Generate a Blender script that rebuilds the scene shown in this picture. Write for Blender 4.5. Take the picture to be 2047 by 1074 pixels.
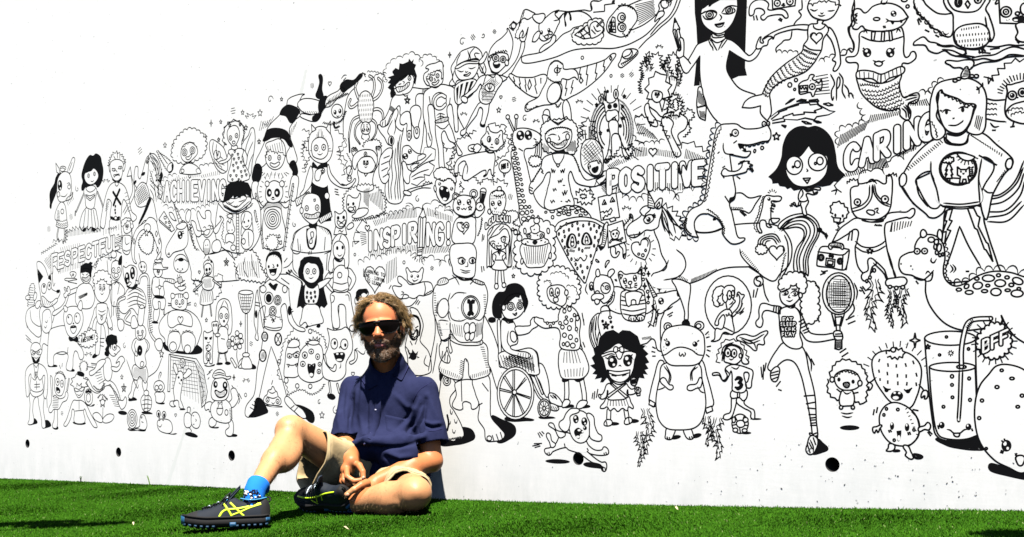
import bpy, bmesh, math, random, re
import numpy as np
from mathutils import Vector, Matrix
from mathutils.geometry import tessellate_polygon, delaunay_2d_cdt

for o in list(bpy.data.objects):
 bpy.data.objects.remove(o)
random.seed(7)
RNG = np.random.default_rng(7)
scene = bpy.context.scene
COL = scene.collection
R = math.radians

# ------------------------------------------------------------------ camera, sky, sun, exposure
FOC, CX, YH = 2050.0, 1023.5, 700.0        # focal length and horizon in pixels of a 2047 wide picture
cam_d = bpy.data.cameras.new('camera')
cam = bpy.data.objects.new('camera', cam_d)
COL.objects.link(cam)
cam.location = (0, 0, 0)
cam.rotation_euler = (R(90), 0, 0)
cam_d.sensor_width = 36.0
cam_d.lens = 36.0 * FOC / 2047.0
cam_d.shift_y = (YH - 537.0) / 2047.0
cam_d.clip_start = 0.05
cam_d.clip_end = 400.0
scene.camera = cam

SUN = Vector((0.02, -0.31, 0.95)).normalized()
world = bpy.data.worlds.new('World')
scene.world = world
world.use_nodes = True
wn = world.node_tree.nodes
sky = wn.new('ShaderNodeTexSky')
sky.sky_type = 'NISHITA'
sky.sun_disc = False
sky.air_density = 0.6
sky.dust_density = 0.3
sky.sun_elevation = math.asin(SUN.z)
sky.sun_rotation = math.atan2(SUN.x, SUN.y)
wn['Background'].inputs['Strength'].default_value = 0.05
world.node_tree.links.new(sky.outputs[0], wn['Background'].inputs['Color'])

sun_d = bpy.data.lights.new('sun', 'SUN')
sun_d.energy = 5.0
sun_d.angle = R(0.5)
sun_d.color = (1.0, 0.95, 0.87)
sun = bpy.data.objects.new('sun', sun_d)
COL.objects.link(sun)
sun.rotation_euler = (-SUN).to_track_quat('-Z', 'Y').to_euler()

scene.view_settings.view_transform = 'Standard'
scene.view_settings.look = 'None'
scene.view_settings.gamma = 1.0
scene.view_settings.use_curve_mapping = False
scene.view_settings.exposure = 1.58
scene.cycles.max_bounces = 6
scene.cycles.diffuse_bounces = 0

# ------------------------------------------------------------------ helpers
def newmat(name, col, rough=0.6, spec=0.3):
 m = bpy.data.materials.new(name)
 m.use_nodes = True
 b = m.node_tree.nodes['Principled BSDF']
 b.inputs['Base Color'].default_value = (*col, 1)
 b.inputs['Roughness'].default_value = rough
 b.inputs['Specular IOR Level'].default_value = spec
 return m

class NT:
 """small helper to wire shader nodes"""
 def __init__(s, m):
  s.t = m.node_tree; s.n = s.t.nodes; s.b = s.n['Principled BSDF']
 def add(s, kind, **kw):
  n = s.n.new(kind)
  for k, v in kw.items():
   if k in n.inputs: n.inputs[k].default_value = v
   else: setattr(n, k, v)
  return n
 def link(s, a, b): s.t.links.new(a, b)
 def noise(s, co, scale, detail=4, rough=0.6):
  n = s.add('ShaderNodeTexNoise'); n.inputs['Scale'].default_value = scale
  n.inputs['Detail'].default_value = detail; n.inputs['Roughness'].default_value = rough
  if co is not None: s.link(co, n.inputs['Vector'])
  return n.outputs['Fac']
 def ramp(s, fac, stops):
  r = s.add('ShaderNodeValToRGB'); e = r.color_ramp.elements
  while len(e) < len(stops): e.new(0.5)
  for q, (p, c) in zip(e, stops):
   q.position = p; q.color = c if len(c) == 4 else (*c, 1)
  s.link(fac, r.inputs['Fac']); return r.outputs['Color']
 def mix(s, fac, a, b, mode='MIX'):
  m = s.add('ShaderNodeMix', data_type='RGBA', blend_type=mode)
  for v, i in ((fac, 0), (a, 6), (b, 7)):
   if hasattr(v, 'is_linked') or hasattr(v, 'links'): s.link(v, m.inputs[i])
   else: m.inputs[i].default_value = v if i == 0 else (v if len(v) == 4 else (*v, 1))
  return m.outputs[2]
 def bump(s, h, strength, dist):
  n = s.add('ShaderNodeBump'); n.inputs['Strength'].default_value = strength
  n.inputs['Distance'].default_value = dist
  s.link(h, n.inputs['Height']); s.link(n.outputs[0], s.b.inputs['Normal'])
 def mapping(s, co, scale=(1, 1, 1), rot=(0, 0, 0)):
  m = s.add('ShaderNodeMapping'); m.inputs['Scale'].default_value = scale
  m.inputs['Rotation'].default_value = rot
  s.link(co, m.inputs['Vector']); return m.outputs[0]

def tag(o, label=None, cat=None, group=None, kind=None):
 if label: o['label'] = label
 if cat: o['category'] = cat
 if group: o['group'] = group
 if kind: o['kind'] = kind
 return o

def mesh_obj(name, verts, faces, mats, parent=None, smooth=False, matidx=None):
 me = bpy.data.meshes.new(name)
 me.from_pydata([tuple(v) for v in verts], [], [tuple(f) for f in faces])
 for m in (mats if isinstance(mats, (list, tuple)) else [mats]): me.materials.append(m)
 if matidx is not None: me.polygons.foreach_set('material_index', np.asarray(matidx, dtype=np.int32))
 if smooth: me.polygons.foreach_set('use_smooth', np.ones(len(me.polygons), dtype=bool))
 me.update()
 o = bpy.data.objects.new(name, me)
 COL.objects.link(o)
 if parent: o.parent = parent
 return o

def empty(name, loc=(0, 0, 0), rot=(0, 0, 0), parent=None):
 o = bpy.data.objects.new(name, None)
 o.empty_display_size = 0.2
 COL.objects.link(o); o.location = loc; o.rotation_euler = rot
 if parent: o.parent = parent
 return o

# ------------------------------------------------------------------ the wall plane
U = np.array([0.790, -0.613]); U /= np.linalg.norm(U)      # along the wall, towards the right and the camera
NRM = np.array([U[1], -U[0]])                              # out of the wall, towards the camera
P0 = np.array([-0.3145, 4.2])
WALL_ROT = math.atan2(U[1], U[0])
def wall_depth(x):
 d = np.stack([(np.asarray(x, float) - CX) / FOC, np.ones_like(np.asarray(x, float))], -1)
 return (P0 @ NRM) / (d @ NRM)
def to_wall(x, y):
 """a point of the mural as seen in the photograph -> metres along the wall and height"""
 t = wall_depth(x)
 X = (np.asarray(x, float) - CX) / FOC * t
 return (X - P0[0]) * U[0] + (t - P0[1]) * U[1], (YH - np.asarray(y, float)) / FOC * t
# foot of the wall
_bx = np.array([0, 60, 200, 400, 600, 870, 1150, 1400, 1700, 2047.])
_by = np.array([957, 959, 965, 973, 984, 998, 1007, 1012, 1017, 1022.])
BS, BZ = to_wall(_bx, _by)
def ground_z(X, Y):
 s = (np.asarray(X) - P0[0]) * U[0] + (np.asarray(Y) - P0[1]) * U[1]
 q = (np.asarray(X) - P0[0]) * NRM[0] + (np.asarray(Y) - P0[1]) * NRM[1]
 return np.interp(s, BS, BZ) + 0 * q
def at(x, y, d):
 return Vector(((x - CX) / FOC * d, d, (YH - y) / FOC * d))
# ------------------------------------------------------------------ ground, wall
m_paint = newmat('white_wall_paint', (0.8, 0.8, 0.8), 0.75, 0.25)
n = NT(m_paint)
pos = n.add('ShaderNodeNewGeometry').outputs['Position']
co = n.mapping(pos, (1, 1, 1), (0, 0, -WALL_ROT))
brush = n.noise(n.mapping(co, (9, 9, 60)), 1.0, 5, 0.7)
brush2 = n.noise(n.mapping(co, (4, 4, 130)), 1.0, 3, 0.6)
fine = n.noise(co, 160, 3, 0.7)
blot = n.noise(co, 1.7, 4, 0.6)
c1 = n.ramp(blot, [(0.25, (0.785, 0.79, 0.765)), (0.7, (0.84, 0.83, 0.80))])
c2 = n.mix(0.5, c1, n.ramp(brush, [(0.3, (0.80, 0.80, 0.78)), (0.62, (0.84, 0.835, 0.81))]))
spk = n.noise(n.mapping(co, (62, 62, 62)), 1.0, 1, 0.5)
c3 = n.mix(n.ramp(spk, [(0.775, (0, 0, 0)), (0.80, (1, 1, 1))]), c2, (0.42, 0.43, 0.42))
# grime splashed up from the turf: more of it in the last hand's width above the ground
low = n.add('ShaderNodeSeparateXYZ'); n.link(co, low.inputs[0])
lx = n.add('ShaderNodeMath', operation='MULTIPLY'); n.link(low.outputs['X'], lx.inputs[0]); lx.inputs[1].default_value = -0.054
lz = n.add('ShaderNodeMath', operation='ADD'); n.link(low.outputs['Z'], lz.inputs[0]); n.link(lx.outputs[0], lz.inputs[1])
mr = n.add('ShaderNodeMapRange'); n.link(lz.outputs[0], mr.inputs[0])
mr.inputs[1].default_value = -0.18; mr.inputs[2].default_value = -0.66; mr.inputs[3].default_value = 0; mr.inputs[4].default_value = 1
gr = n.add('ShaderNodeMath', operation='MULTIPLY'); n.link(mr.outputs[0], gr.inputs[0])
n.link(n.ramp(n.noise(n.mapping(co, (14, 14, 5)), 1.0, 6, 0.75), [(0.35, (0, 0, 0)), (0.75, (1, 1, 1))]), gr.inputs[1])
c4 = n.mix(gr.outputs[0], c3, (0.53, 0.56, 0.53))
n.link(c4, n.b.inputs['Base Color'])
hh = n.add('ShaderNodeMath', operation='ADD'); n.link(brush, hh.inputs[0]); n.link(brush2, hh.inputs[1])
h2 = n.add('ShaderNodeMath', operation='ADD'); n.link(hh.outputs[0], h2.inputs[0]); n.link(fine, h2.inputs[1])
n.bump(h2.outputs[0], 0.035, 0.003)

m_ink = newmat('black_ink', (0.0035, 0.0035, 0.0045), 0.85, 0.08)
m_hole = newmat('hole_shadow', (0.03, 0.03, 0.03), 0.9, 0.1)

ZB = float(np.interp(0.0, BS, BZ))
wall = empty('wall', (P0[0], P0[1], ZB), (0, 0, WALL_ROT))
tag(wall, 'long white painted wall covered in black line drawings behind the seated man', 'wall', None, 'thing')
def wl(s, z, off=0.0):                 # wall-local coordinates
 return (s, -off, z - ZB)

# wall body with round tie holes
S0, S1, ZT = -22.0, 6.5, 3.6
holes = []
for hx, hy, hr in ((55, 887, 0.026), (237, 904, 0.026), (463, 911, 0.026), (1156, 917, 0.024), (1664, 929, 0.023)):
 s, z = to_wall(hx, hy); holes.append((float(s), float(z), hr))
vs = [(S0, BZ[0] - 0.3), (S1, BZ[0] - 0.3), (S1, ZT), (S0, ZT)]
es = [(0, 1), (1, 2), (2, 3), (3, 0)]
for (s, z, r) in holes:
 k0 = len(vs)
 for i in range(24):
  a = i / 24 * 2 * math.pi
  vs.append((s + r * math.cos(a), z + r * math.sin(a)))
  es.append((k0 + i, k0 + (i + 1) % 24))
vo, eo, fo, *_ = delaunay_2d_cdt([Vector(v) for v in vs], es, [], 0, 1e-6)
def inhole(f):
 c = sum((vo[i] for i in f), Vector((0, 0))) / len(f)
 return any((c.x - s) ** 2 + (c.y - z) ** 2 < (r * 0.98) ** 2 for s, z, r in holes)
verts = [wl(v.x, v.y) for v in vo]
faces = [f for f in fo if not inhole(f)]
b0 = len(verts)                        # back, top and ends of the wall
D = 0.22
for (s, z) in ((S0, BZ[0] - 0.3), (S1, BZ[0] - 0.3), (S1, ZT), (S0, ZT)):
 verts.append(wl(s, z)); verts.append((s, D, z - ZB))
faces += [(b0, b0 + 6, b0 + 7, b0 + 1), (b0 + 6, b0 + 4, b0 + 5, b0 + 7), (b0 + 4, b0 + 2, b0 + 3, b0 + 5), (b0 + 1, b0 + 7, b0 + 5, b0 + 3)]
mesh_obj('painted_face', verts, faces, m_paint, wall)
for (s, z, r) in holes:
 v, f = [], []
 for i in range(24):
  a = i / 24 * 2 * math.pi
  for q, y in ((1.0, 0.001), (0.93, 0.012), (0.93, 0.14)):
   v.append((s + q * r * math.cos(a), y, z - ZB + q * r * math.sin(a)))
 for i in range(24):
  j = (i + 1) % 24
  for q in range(2): f.append((3 * i + q, 3 * j + q, 3 * j + q + 1, 3 * i + q + 1))
 f.append([3 * i + 2 for i in range(24)])
 mesh_obj('tie_hole', v, f, m_hole, wall)

# ground sheet
m_ground = newmat('turf_backing', (0.022, 0.05, 0.008), 1.0, 0.0)
n = NT(m_ground)
p = n.add('ShaderNodeNewGeometry').outputs['Position']
n.link(n.mix(n.noise(p, 90, 3), (0.012, 0.045, 0.003), (0.03, 0.09, 0.006)), n.b.inputs['Base Color'])
gs = np.concatenate([[-60, -20, -9], BS, [5, 9, 20, 60]])
gz = np.interp(gs, BS, BZ)
gq = np.array([-0.2, 0.5, 1, 2, 4, 10, 30, 60])
verts, faces = [], []
for s, z in zip(gs, gz):
 for q in gq:
  P = P0 + U * s + NRM * q
  verts.append((P[0], P[1], z))
nq = len(gq)
for i in range(len(gs) - 1):
 for j in range(nq - 1):
  faces.append((i * nq + j, i * nq + j + 1, (i + 1) * nq + j + 1, (i + 1) * nq + j))
tag(mesh_obj('ground', verts, faces, m_ground, None, True), kind='structure')
# ------------------------------------------------------------------ drawing on the wall
INK = 0.0051                           # width of the painter's marker, metres
TILES = dict(A=(40, 280, 3.357), B=(30, 500, 2.826), C=(300, 220, 3.158), D=(290, 500, 2.826), E=(490, 130, 2.903),
             G=(490, 420, 2.496), H=(680, 60, 3.158), I=(680, 340, 3.579), J=(780, 470, 2.4975), K=(1000, 0, 3.8357),
             L=(1000, 220, 2.983), M=(1160, 380, 3.355), N=(1060, 620, 3.255), O=(1320, 0, 3.835), P=(1680, 0, 3.8365),
             Q=(1340, 220, 3.158), R=(1660, 180, 2.827), S=(1380, 480, 2.442), T=(1660, 500, 2.336), Z=(0, 0, 1.0))
GLY = {'A': ['p0 0 .5 1 1 0', 'p.22 .36 .78 .36'], 'B': ['p0 0 0 1', 's0 1 .7 .97 .82 .76 .6 .55 0 .52', 's0 .52 .8 .5 .96 .26 .7 .02 0 0'],
       'C': ['s.95 .8 .6 1 .15 .85 0 .5 .15 .12 .6 0 .95 .2'], 'D': ['p0 0 0 1', 's0 1 .7 .95 1 .5 .7 .05 0 0'], 'E': ['p1 1 0 1 0 0 1 0', 'p0 .5 .8 .5'],
       'F': ['p1 1 0 1 0 0', 'p0 .52 .8 .52'], 'G': ['s.95 .82 .6 1 .15 .85 0 .5 .15 .12 .6 0 .95 .2 .95 .45 .95 .45 .55 .45'],
       'H': ['p0 0 0 1', 'p1 0 1 1', 'p0 .5 1 .5'], 'I': ['p.5 0 .5 1'], 'K': ['p0 0 0 1', 'p.9 1 0 .45 1 0'], 'L': ['p0 1 0 0 .9 0'],
       'M': ['p0 0 .1 1 .5 .4 .9 1 1 0'], 'N': ['p0 0 0 1 1 0 1 1'], 'O': ['s.5 1 .1 .85 0 .5 .1 .15 .5 0 .9 .15 1 .5 .9 .85 .5 1'],
       'P': ['p0 0 0 1', 's0 1 .8 .97 .95 .72 .7 .48 0 .45'], 'R': ['p0 0 0 1', 's0 1 .8 .97 .95 .72 .7 .48 0 .45', 'p.45 .45 1 0'],
       'S': ['s.9 .85 .5 1 .1 .85 .15 .6 .85 .42 .9 .15 .5 0 .05 .15'], 'T': ['p0 1 1 1', 'p.5 1 .5 0'], 'U': ['s0 1 0 .35 .2 .02 .8 .02 1 .35 1 1'],
       'V': ['p0 1 .5 0 1 1'], 'W': ['p0 1 .25 0 .5 .7 .75 0 1 1'], 'Y': ['p0 1 .5 .5 1 1', 'p.5 .5 .5 0'], '!': ['p.5 1 .5 .35', 'p.5 .06 .5 .02'],
       '.': ['p.4 .03 .5 .03'], "'": ['p.5 1 .45 .75'], '3': ['s.05 .85 .5 1 .9 .8 .5 .53 .5 .53 .95 .3 .5 0 .05 .15'], ' ': []}

def smooth_path(p, closed=False, step=None):
 """Catmull-Rom through the points; a point given twice is a corner"""
 p = np.asarray(p, float).reshape(-1, 2)
 n = len(p)
 if n < 3: return p
 out = []
 N = n if closed else n - 1
 for i in range(N):
  a, b = p[i], p[(i + 1) % n]
  if np.allclose(a, b): continue
  pa = p[i - 1] if (i > 0 or closed) else a
  pb = p[(i + 2) % n] if (i + 2 < n or closed) else b
  k = int(min(14, max(3, np.hypot(*(b - a)) / 6)))
  L = np.hypot(*(b - a))
  ta = (b - pa); tb = (pb - a)
  if np.allclose(pa, a): ta = (b - a)
  if np.allclose(pb, b): tb = (b - a)
  ta = ta * (L / (np.hypot(*ta) + 1e-9)); tb = tb * (L / (np.hypot(*tb) + 1e-9))
  for j in range(k):
   t = j / k
   h00 = 2 * t**3 - 3 * t**2 + 1; h10 = t**3 - 2 * t**2 + t; h01 = -2 * t**3 + 3 * t**2; h11 = t**3 - t**2
   out.append(h00 * a + h10 * ta + h01 * b + h11 * tb)
 if not closed: out.append(p[-1])
 return np.array(out)

def resample(p, n):
 p = np.asarray(p, float); d = np.r_[0, np.cumsum(np.hypot(*np.diff(p, axis=0).T))]
 t = np.linspace(0, d[-1], n)
 return np.stack([np.interp(t, d, p[:, 0]), np.interp(t, d, p[:, 1])], -1)

class Drawing:
 top = np.zeros((2200, 950), np.int16); topw = np.zeros((2200, 950), np.int16)
 def __init__(s, tile):
  s.ox, s.oy, s.k = TILES[tile]
  s.v = []; s.f = []; s.mi = []; s.w = 1.0
 # ---- low level
 def W(s, p):
  p = np.asarray(p, float).reshape(-1, 2)
  a, b = to_wall(s.ox + p[:, 0] / s.k, s.oy + p[:, 1] / s.k)
  return np.stack([a, b], -1)
 def scale(s, x):                   # metres of wall per tile pixel
  return float(wall_depth(s.ox + x / s.k)) / FOC / s.k
 def asp(s, x):                     # horizontal squeeze of the wall in the picture
  return 0.79 + 0.613 * (s.ox + x / s.k - CX) / FOC
 def level(s, q, white=False, filled=False):
  """height of a shape above the plaster: ink lies on the paint under it, white paint covers what was drawn before"""
  G = 0.006; q = np.asarray(q)
  n = np.maximum(2, (np.hypot(*np.diff(q, axis=0).T) / (G * .7)).astype(int) + 1) if len(q) > 1 else []
  pts = [q] + [q[i] + (q[i + 1] - q[i]) * np.linspace(0, 1, n[i])[:, None] for i in range(len(q) - 1)]
  c = np.floor((np.vstack(pts) - (-8, -2)) / G).astype(int)
  if filled and len(q) > 2:
   lo, hi = c.min(0), c.max(0)
   X, Y = np.meshgrid(np.arange(lo[0], hi[0] + 1), np.arange(lo[1], hi[1] + 1), indexing='ij')
   px_, py_ = (X + .5) * G - 8, (Y + .5) * G - 2; ins = np.zeros(X.shape, bool)
   for i in range(len(q)):
    x0, y0 = q[i - 1]; x1, y1 = q[i]
    if y0 != y1: ins ^= ((y0 > py_) != (y1 > py_)) & (px_ < (x1 - x0) * (py_ - y0) / (y1 - y0) + x0)
   c = np.vstack([c, np.stack([X[ins], Y[ins]], 1)])
  c = np.unique(c, axis=0)
  c = c[(c >= 0).all(1) & (c[:, 0] < 2200) & (c[:, 1] < 950)]; t = tuple(c.T)
  L = int((Drawing.top if white else Drawing.topw)[t].max()) + 1
  Drawing.top[t] = np.maximum(Drawing.top[t], L)
  if white: Drawing.topw[t] = L
  return 0.00006 + L * 0.000018
 def emit(s, verts2, faces, mat, off):
  b = len(s.v)
  s.v += [wl(a, z, off) for a, z in verts2]
  s.f += [tuple(b + i for i in f) for f in faces]
  s.mi += [mat] * len(faces)
 def poly(s, q, mat, off):
  q = np.asarray(q)
  keep = [0]
  for i in range(1, len(q)):
   if np.hypot(*(q[i] - q[keep[-1]])) > 1e-5: keep.append(i)
  q = q[keep]
  if len(q) < 3: return
  tri = tessellate_polygon([[Vector((a, b, 0)) for a, b in q]])
  s.emit(q, tri, mat, off)
 def ribbon(s, q, width, mat, off, closed=False, cap=False, taper=False):
  q = np.asarray(q, float)
  keep = [0]
  for i in range(1, len(q)):
   if np.hypot(*(q[i] - q[keep[-1]])) > 2e-4: keep.append(i)
  q = q[keep]
  if closed and len(q) > 2: q = np.vstack([q, q[:1]])
  if len(q) < 2:
   s.disc(q[0], width / 2, mat, off); return
  d = np.diff(q, axis=0); d /= np.hypot(*d.T)[:, None]
  pieces = []; st = 0
  for i in range(1, len(d)):
   if d[i] @ d[i - 1] < 0.35: pieces.append((st, i)); st = i
  pieces.append((st, len(d)))
  W = np.broadcast_to(np.asarray(width, float), (len(q),))
  for a, b in pieces:
   p = q[a:b + 1].copy(); w = W[a:b + 1] / 2
   t = d[a:b]
   p[0] -= t[0] * w[0] * (0 if cap else 0.45); p[-1] += t[-1] * w[-1] * (0 if cap else 0.45)
   nn = np.empty_like(p); nn[0] = t[0]; nn[-1] = t[-1]
   if len(p) > 2:
    m = t[1:] + t[:-1]; m /= np.hypot(*m.T)[:, None]; nn[1:-1] = m
   nv = np.stack([-nn[:, 1], nn[:, 0]], -1)
   ww = w.copy()
   if len(p) > 2: ww[1:-1] = ww[1:-1] / np.maximum(0.6, (nn[1:-1] * t[1:]).sum(1))
   if taper and len(p) > 4:
    ww = ww * np.interp(np.arange(len(p)), [0, 2, len(p) - 3, len(p) - 1], [0.45, 1, 1, 0.45])
   vv = np.empty((2 * len(p), 2)); vv[0::2] = p + nv * ww[:, None]; vv[1::2] = p - nv * ww[:, None]
   if mat == 1: off += 0.0000016     # no two coats of paint in one plane
   s.emit(vv, [(2 * i, 2 * i + 1, 2 * i + 3, 2 * i + 2) for i in range(len(p) - 1)], mat, off)
   if cap:
    e = 0.0000008 * (mat == 1); s.disc(p[0], w[0], mat, off + e); s.disc(p[-1], w[-1], mat, off - e)
 def disc(s, c, r, mat, off, n=14):
  s.emit([(c[0] + r * math.cos(i / n * 2 * math.pi), c[1] + r * math.sin(i / n * 2 * math.pi)) for i in range(n)], [tuple(range(n))], mat, off)
 # ---- shapes, p in tile pixels
 def line(s, p, closed=False, w=None):
  q = s.W(p); s.ribbon(q, INK * (w or s.w), 0, s.level(q), closed, taper=not closed)
 def fill(s, p, mat, outline=True):
  q = s.W(p); s.poly(q, mat, s.level(q, mat == 1, True))
  if outline: s.ribbon(q, INK * s.w, 0, s.level(q), True)
 def ell(s, cx, cy, rx, ry, rot=0):
  a = np.linspace(0, 2 * math.pi, 29)[:-1]; c, d = math.cos(R(rot)), math.sin(R(rot))
  x, y = rx * np.cos(a), ry * np.sin(a)
  return np.stack([cx + x * c - y * d, cy + x * d + y * c], -1)
 def tube(s, p, r, black=False, r1=None):
  q = s.W(p); sc = s.scale(np.mean([a[0] for a in p]))
  rr = np.linspace(r, r if r1 is None else r1, len(q)) * sc
  t = np.gradient(q, axis=0); nv = np.stack([-t[:, 1], t[:, 0]], -1) / (np.hypot(*t.T)[:, None] + 1e-9) * rr[:, None]
  ring = np.vstack([q + nv, (q - nv)[::-1]])
  s.ribbon(q, 2 * rr + INK * s.w, 0, s.level(ring, False, True), cap=True)
  if not black: s.ribbon(q, np.maximum(2 * rr - INK * s.w, 0.0005), 1, s.level(ring, True, True), cap=True)
 def glyphs(s, text, x0, y0, x1, y1, h):
  n = len(text); out = []
  for i, ch in enumerate(text):
   fx = (i + 0.14) / n; wx = 0.72 / n
   if ch in 'I!.\'': fx, wx = (i + 0.3) / n, 0.4 / n
   for g in GLY.get(ch, []):
    a = np.array([float(v) for v in g[1:].split()]).reshape(-1, 2)
    u = fx + a[:, 0] * wx
    pts = np.stack([x0 + (x1 - x0) * u, y0 + (y1 - y0) * u - a[:, 1] * h], -1)
    out.append((i, smooth_path(pts) if g[0] == 's' else pts))
  return out
 def path_bumps(s, p, amp, n, kind):
  q = resample(p, n + 1); out = []
  for i in range(n):
   a, b = q[i], q[i + 1]; d = b - a; m = np.array([d[1], -d[0]]); m /= (np.hypot(*m) + 1e-9)
   am = amp * (0.8 + 0.4 * random.random())
   if kind == 'u':
    for j in range(7):
     t = j / 7; out.append(a + d * t + m * am * math.sin(math.pi * t) ** 0.6)
   else:
    out.append(a); out.append(a + d * (0.35 + 0.3 * random.random()) + m * am)
  out.append(q[-1])
  return np.array(out)
 # ---- the little language
 def run(s, text):
  for cmd in re.split(r'[;\n]', text):
   cmd = cmd.strip()
   if not cmd: continue
   c = cmd[0]; body = cmd[1:].strip()
   if c in 'TY':
    m = re.match(r'"([^"]*)"\s*(.*)', body); txt = m.group(1); a = [float(v) for v in m.group(2).split()]
    g = s.glyphs(txt, *a[:5])
    if c == 'Y':
     for _, pts in g: s.line(pts, w=a[5] if len(a) > 5 else s.w)
    else:
     sc = s.scale(a[0])
     allq = s.W([(a[0] - a[5], a[1] + a[5]), (a[2] + a[5], a[3] + a[5]), (a[2] + a[5], a[3] - a[4] - a[5]), (a[0] - a[5], a[1] - a[4] - a[5])])
     o1 = s.level(allq, True, True)
     st = 0.000012
     for i, pts in g:
      q = s.W(pts)
      s.ribbon(q, 2 * a[5] * sc + 1.9 * INK * s.w, 0, o1 + 2 * i * st, cap=True)
     for i, pts in g:
      q = s.W(pts)
      s.ribbon(q, 2 * a[5] * sc, 1, o1 + 2 * i * st + st, cap=True)
     for i in range(int(len(txt) * 1.4) + 1): s.level(allq, True, True)
    continue
   a = [float(v) for v in body.split()]
   P = lambda v: np.array(v).reshape(-1, 2)
   if c == 'w': s.w = a[0]
   elif c == 'l': s.line(smooth_path(a))
   elif c == 'p': s.line(P(a))
   elif c == 'c': s.fill(smooth_path(a, True), 1)
   elif c == 'q': s.fill(P(a), 1)
   elif c == 'k': s.fill(smooth_path(a, True), 0, False)
   elif c == 'b': s.fill(P(a), 0, False)
   elif c == 'g': s.fill(smooth_path(a, True), 1, False)
   elif c == 'o': s.fill(s.ell(*a), 1)
   elif c == 'O': s.line(s.ell(*a), True)
   elif c == 'e': s.fill(s.ell(*a), 0, False)
   elif c == 'd': s.fill(s.ell(*a), 1, False)
   elif c == 's':
    x, y, r = a[:3]; rot = a[3] if len(a) > 3 else 0
    s.fill([(x + (r if i % 2 == 0 else r * .45) * math.sin(R(rot) + i * math.pi / 5) * s.asp(x), y - (r if i % 2 == 0 else r * .45) * math.cos(R(rot) + i * math.pi / 5)) for i in range(10)], 1)
   elif c == 'v':             # four pointed sparkle
    x, y, r = a[:3]
    s.fill([(x + (r if i % 2 == 0 else r * .3) * math.sin(i * math.pi / 4) * s.asp(x) * .7, y - (r if i % 2 == 0 else r * .3) * math.cos(i * math.pi / 4)) for i in range(8)], 1)
   elif c == 't':             # heart
    x, y, r = a[:3]; u = np.linspace(0, 2 * math.pi, 24)[:-1]
    s.fill(np.stack([x + r * s.asp(x) * np.sin(u) ** 3, y - r * (0.81 * np.cos(u) - 0.31 * np.cos(2 * u) - 0.12 * np.cos(3 * u) - 0.06 * np.cos(4 * u))], -1), 1)
   elif c == 'i':             # round eye with pupil
    x, y, r = a[:3]; dx, dy = (a[3], a[4]) if len(a) > 4 else (0, 0); f = s.asp(x)
    s.fill(s.ell(x, y, r * f, r), 1); px, py = x + dx * r * .4 * f, y + dy * r * .4
    s.fill(s.ell(px, py, r * .42 * f, r * .42), 0, False); s.fill(s.ell(px - r * .12 * f, py - r * .15, r * .13 * f, r * .13), 1, False)
   elif c == 'j':             # big glossy black eye
    x, y, rx, ry = a[:4]
    s.fill(s.ell(x, y, rx, ry), 0, False)
    s.fill(s.ell(x - rx * .2, y - ry * .4, rx * .36, ry * .3), 1, False); s.fill(s.ell(x + rx * .25, y + ry * .42, rx * .26, ry * .22), 1, False)
   elif c == 'r':
    cx, cy, ax, ay, bx, by, t0, t1, nn = a
    for i in range(int(nn)):
     t = R(t0 + (t1 - t0) * i / max(1, nn - 1)); e = 0.85 + 0.3 * random.random()
     s.line([(cx + ax * math.cos(t), cy + ay * math.sin(t)), (cx + (ax + (bx - ax) * e) * math.cos(t), cy + (ay + (by - ay) * e) * math.sin(t))], w=s.w * .7)
   elif c == 'h':
    q = P(a[:8]); nn = int(a[8])
    for i in range(nn):
     t = i / max(1, nn - 1); e = 0.12 * random.random()
     A = q[0] + (q[2] - q[0]) * t; B = q[1] + (q[3] - q[1]) * t
     s.line([A + (B - A) * e, B - (B - A) * e * .6], w=s.w * .62)
   elif c in 'uz': s.line(s.path_bumps(smooth_path(a[2:]), a[0], int(a[1]), c), w=s.w * .8)
   elif c in 'UVB':
    pth = smooth_path(a[2:], True); pth = np.vstack([pth, pth[:1]])
    s.fill(s.path_bumps(pth, a[0], int(a[1]), 'u' if c == 'U' else 'z'), 0 if c == 'B' else 1, c != 'B')
   elif c == 'a': s.tube(smooth_path(a[1:]), a[0])
   elif c == 'A': s.tube(smooth_path(a[2:]), a[0], False, a[1])
   elif c == 'n': s.tube(smooth_path(a[1:]), a[0], True)
   elif c == 'f':             # flame: x y w h (h may be negative for upwards): wavy sides with irregular hooked licks, a thin wave inside
    x, y, w, h = a[:4]; st = w * .62; n = abs(h); sg = 1 if h > 0 else -1
    mid = lambda t: x + w * .22 * math.sin(t * 8 + x)
    for k, (side, wd) in enumerate(((-1, 1), (1, 1), (-1, .42), (1, .42))):
     L = [(mid(0) + side * w * .42 * wd, y)]; p = st * (.25 if side > 0 else .7)
     while p < n * (1 if wd == 1 else .7) - st * .8:
      t = p / n; q = .5 * w * wd * side * (1 - t ** 1.6) + side * 2; e = random.uniform(.75, 1.35); s1 = st * random.uniform(.55, .95)
      L += [(mid(t) + q * .55, y + sg * p), (mid(t) + q * .8, y + sg * (p + s1 * .5)), (mid(t) + q * 1.15 * e, y + sg * (p + s1 * 1.15)), (mid(t) + q * 1.15 * e, y + sg * (p + s1 * 1.15)), (mid(t) + q * .75, y + sg * (p + s1 * .85))]
      p += s1
     L.append((mid(1 if wd == 1 else .75), y + h * (1 if wd == 1 else .75))); s.line(smooth_path(L), w=.8 if wd == 1 else .6)
   elif c == 'F':             # small face: x y size mood
    x, y, z, md = a[:4]; f = s.asp(x)
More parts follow.
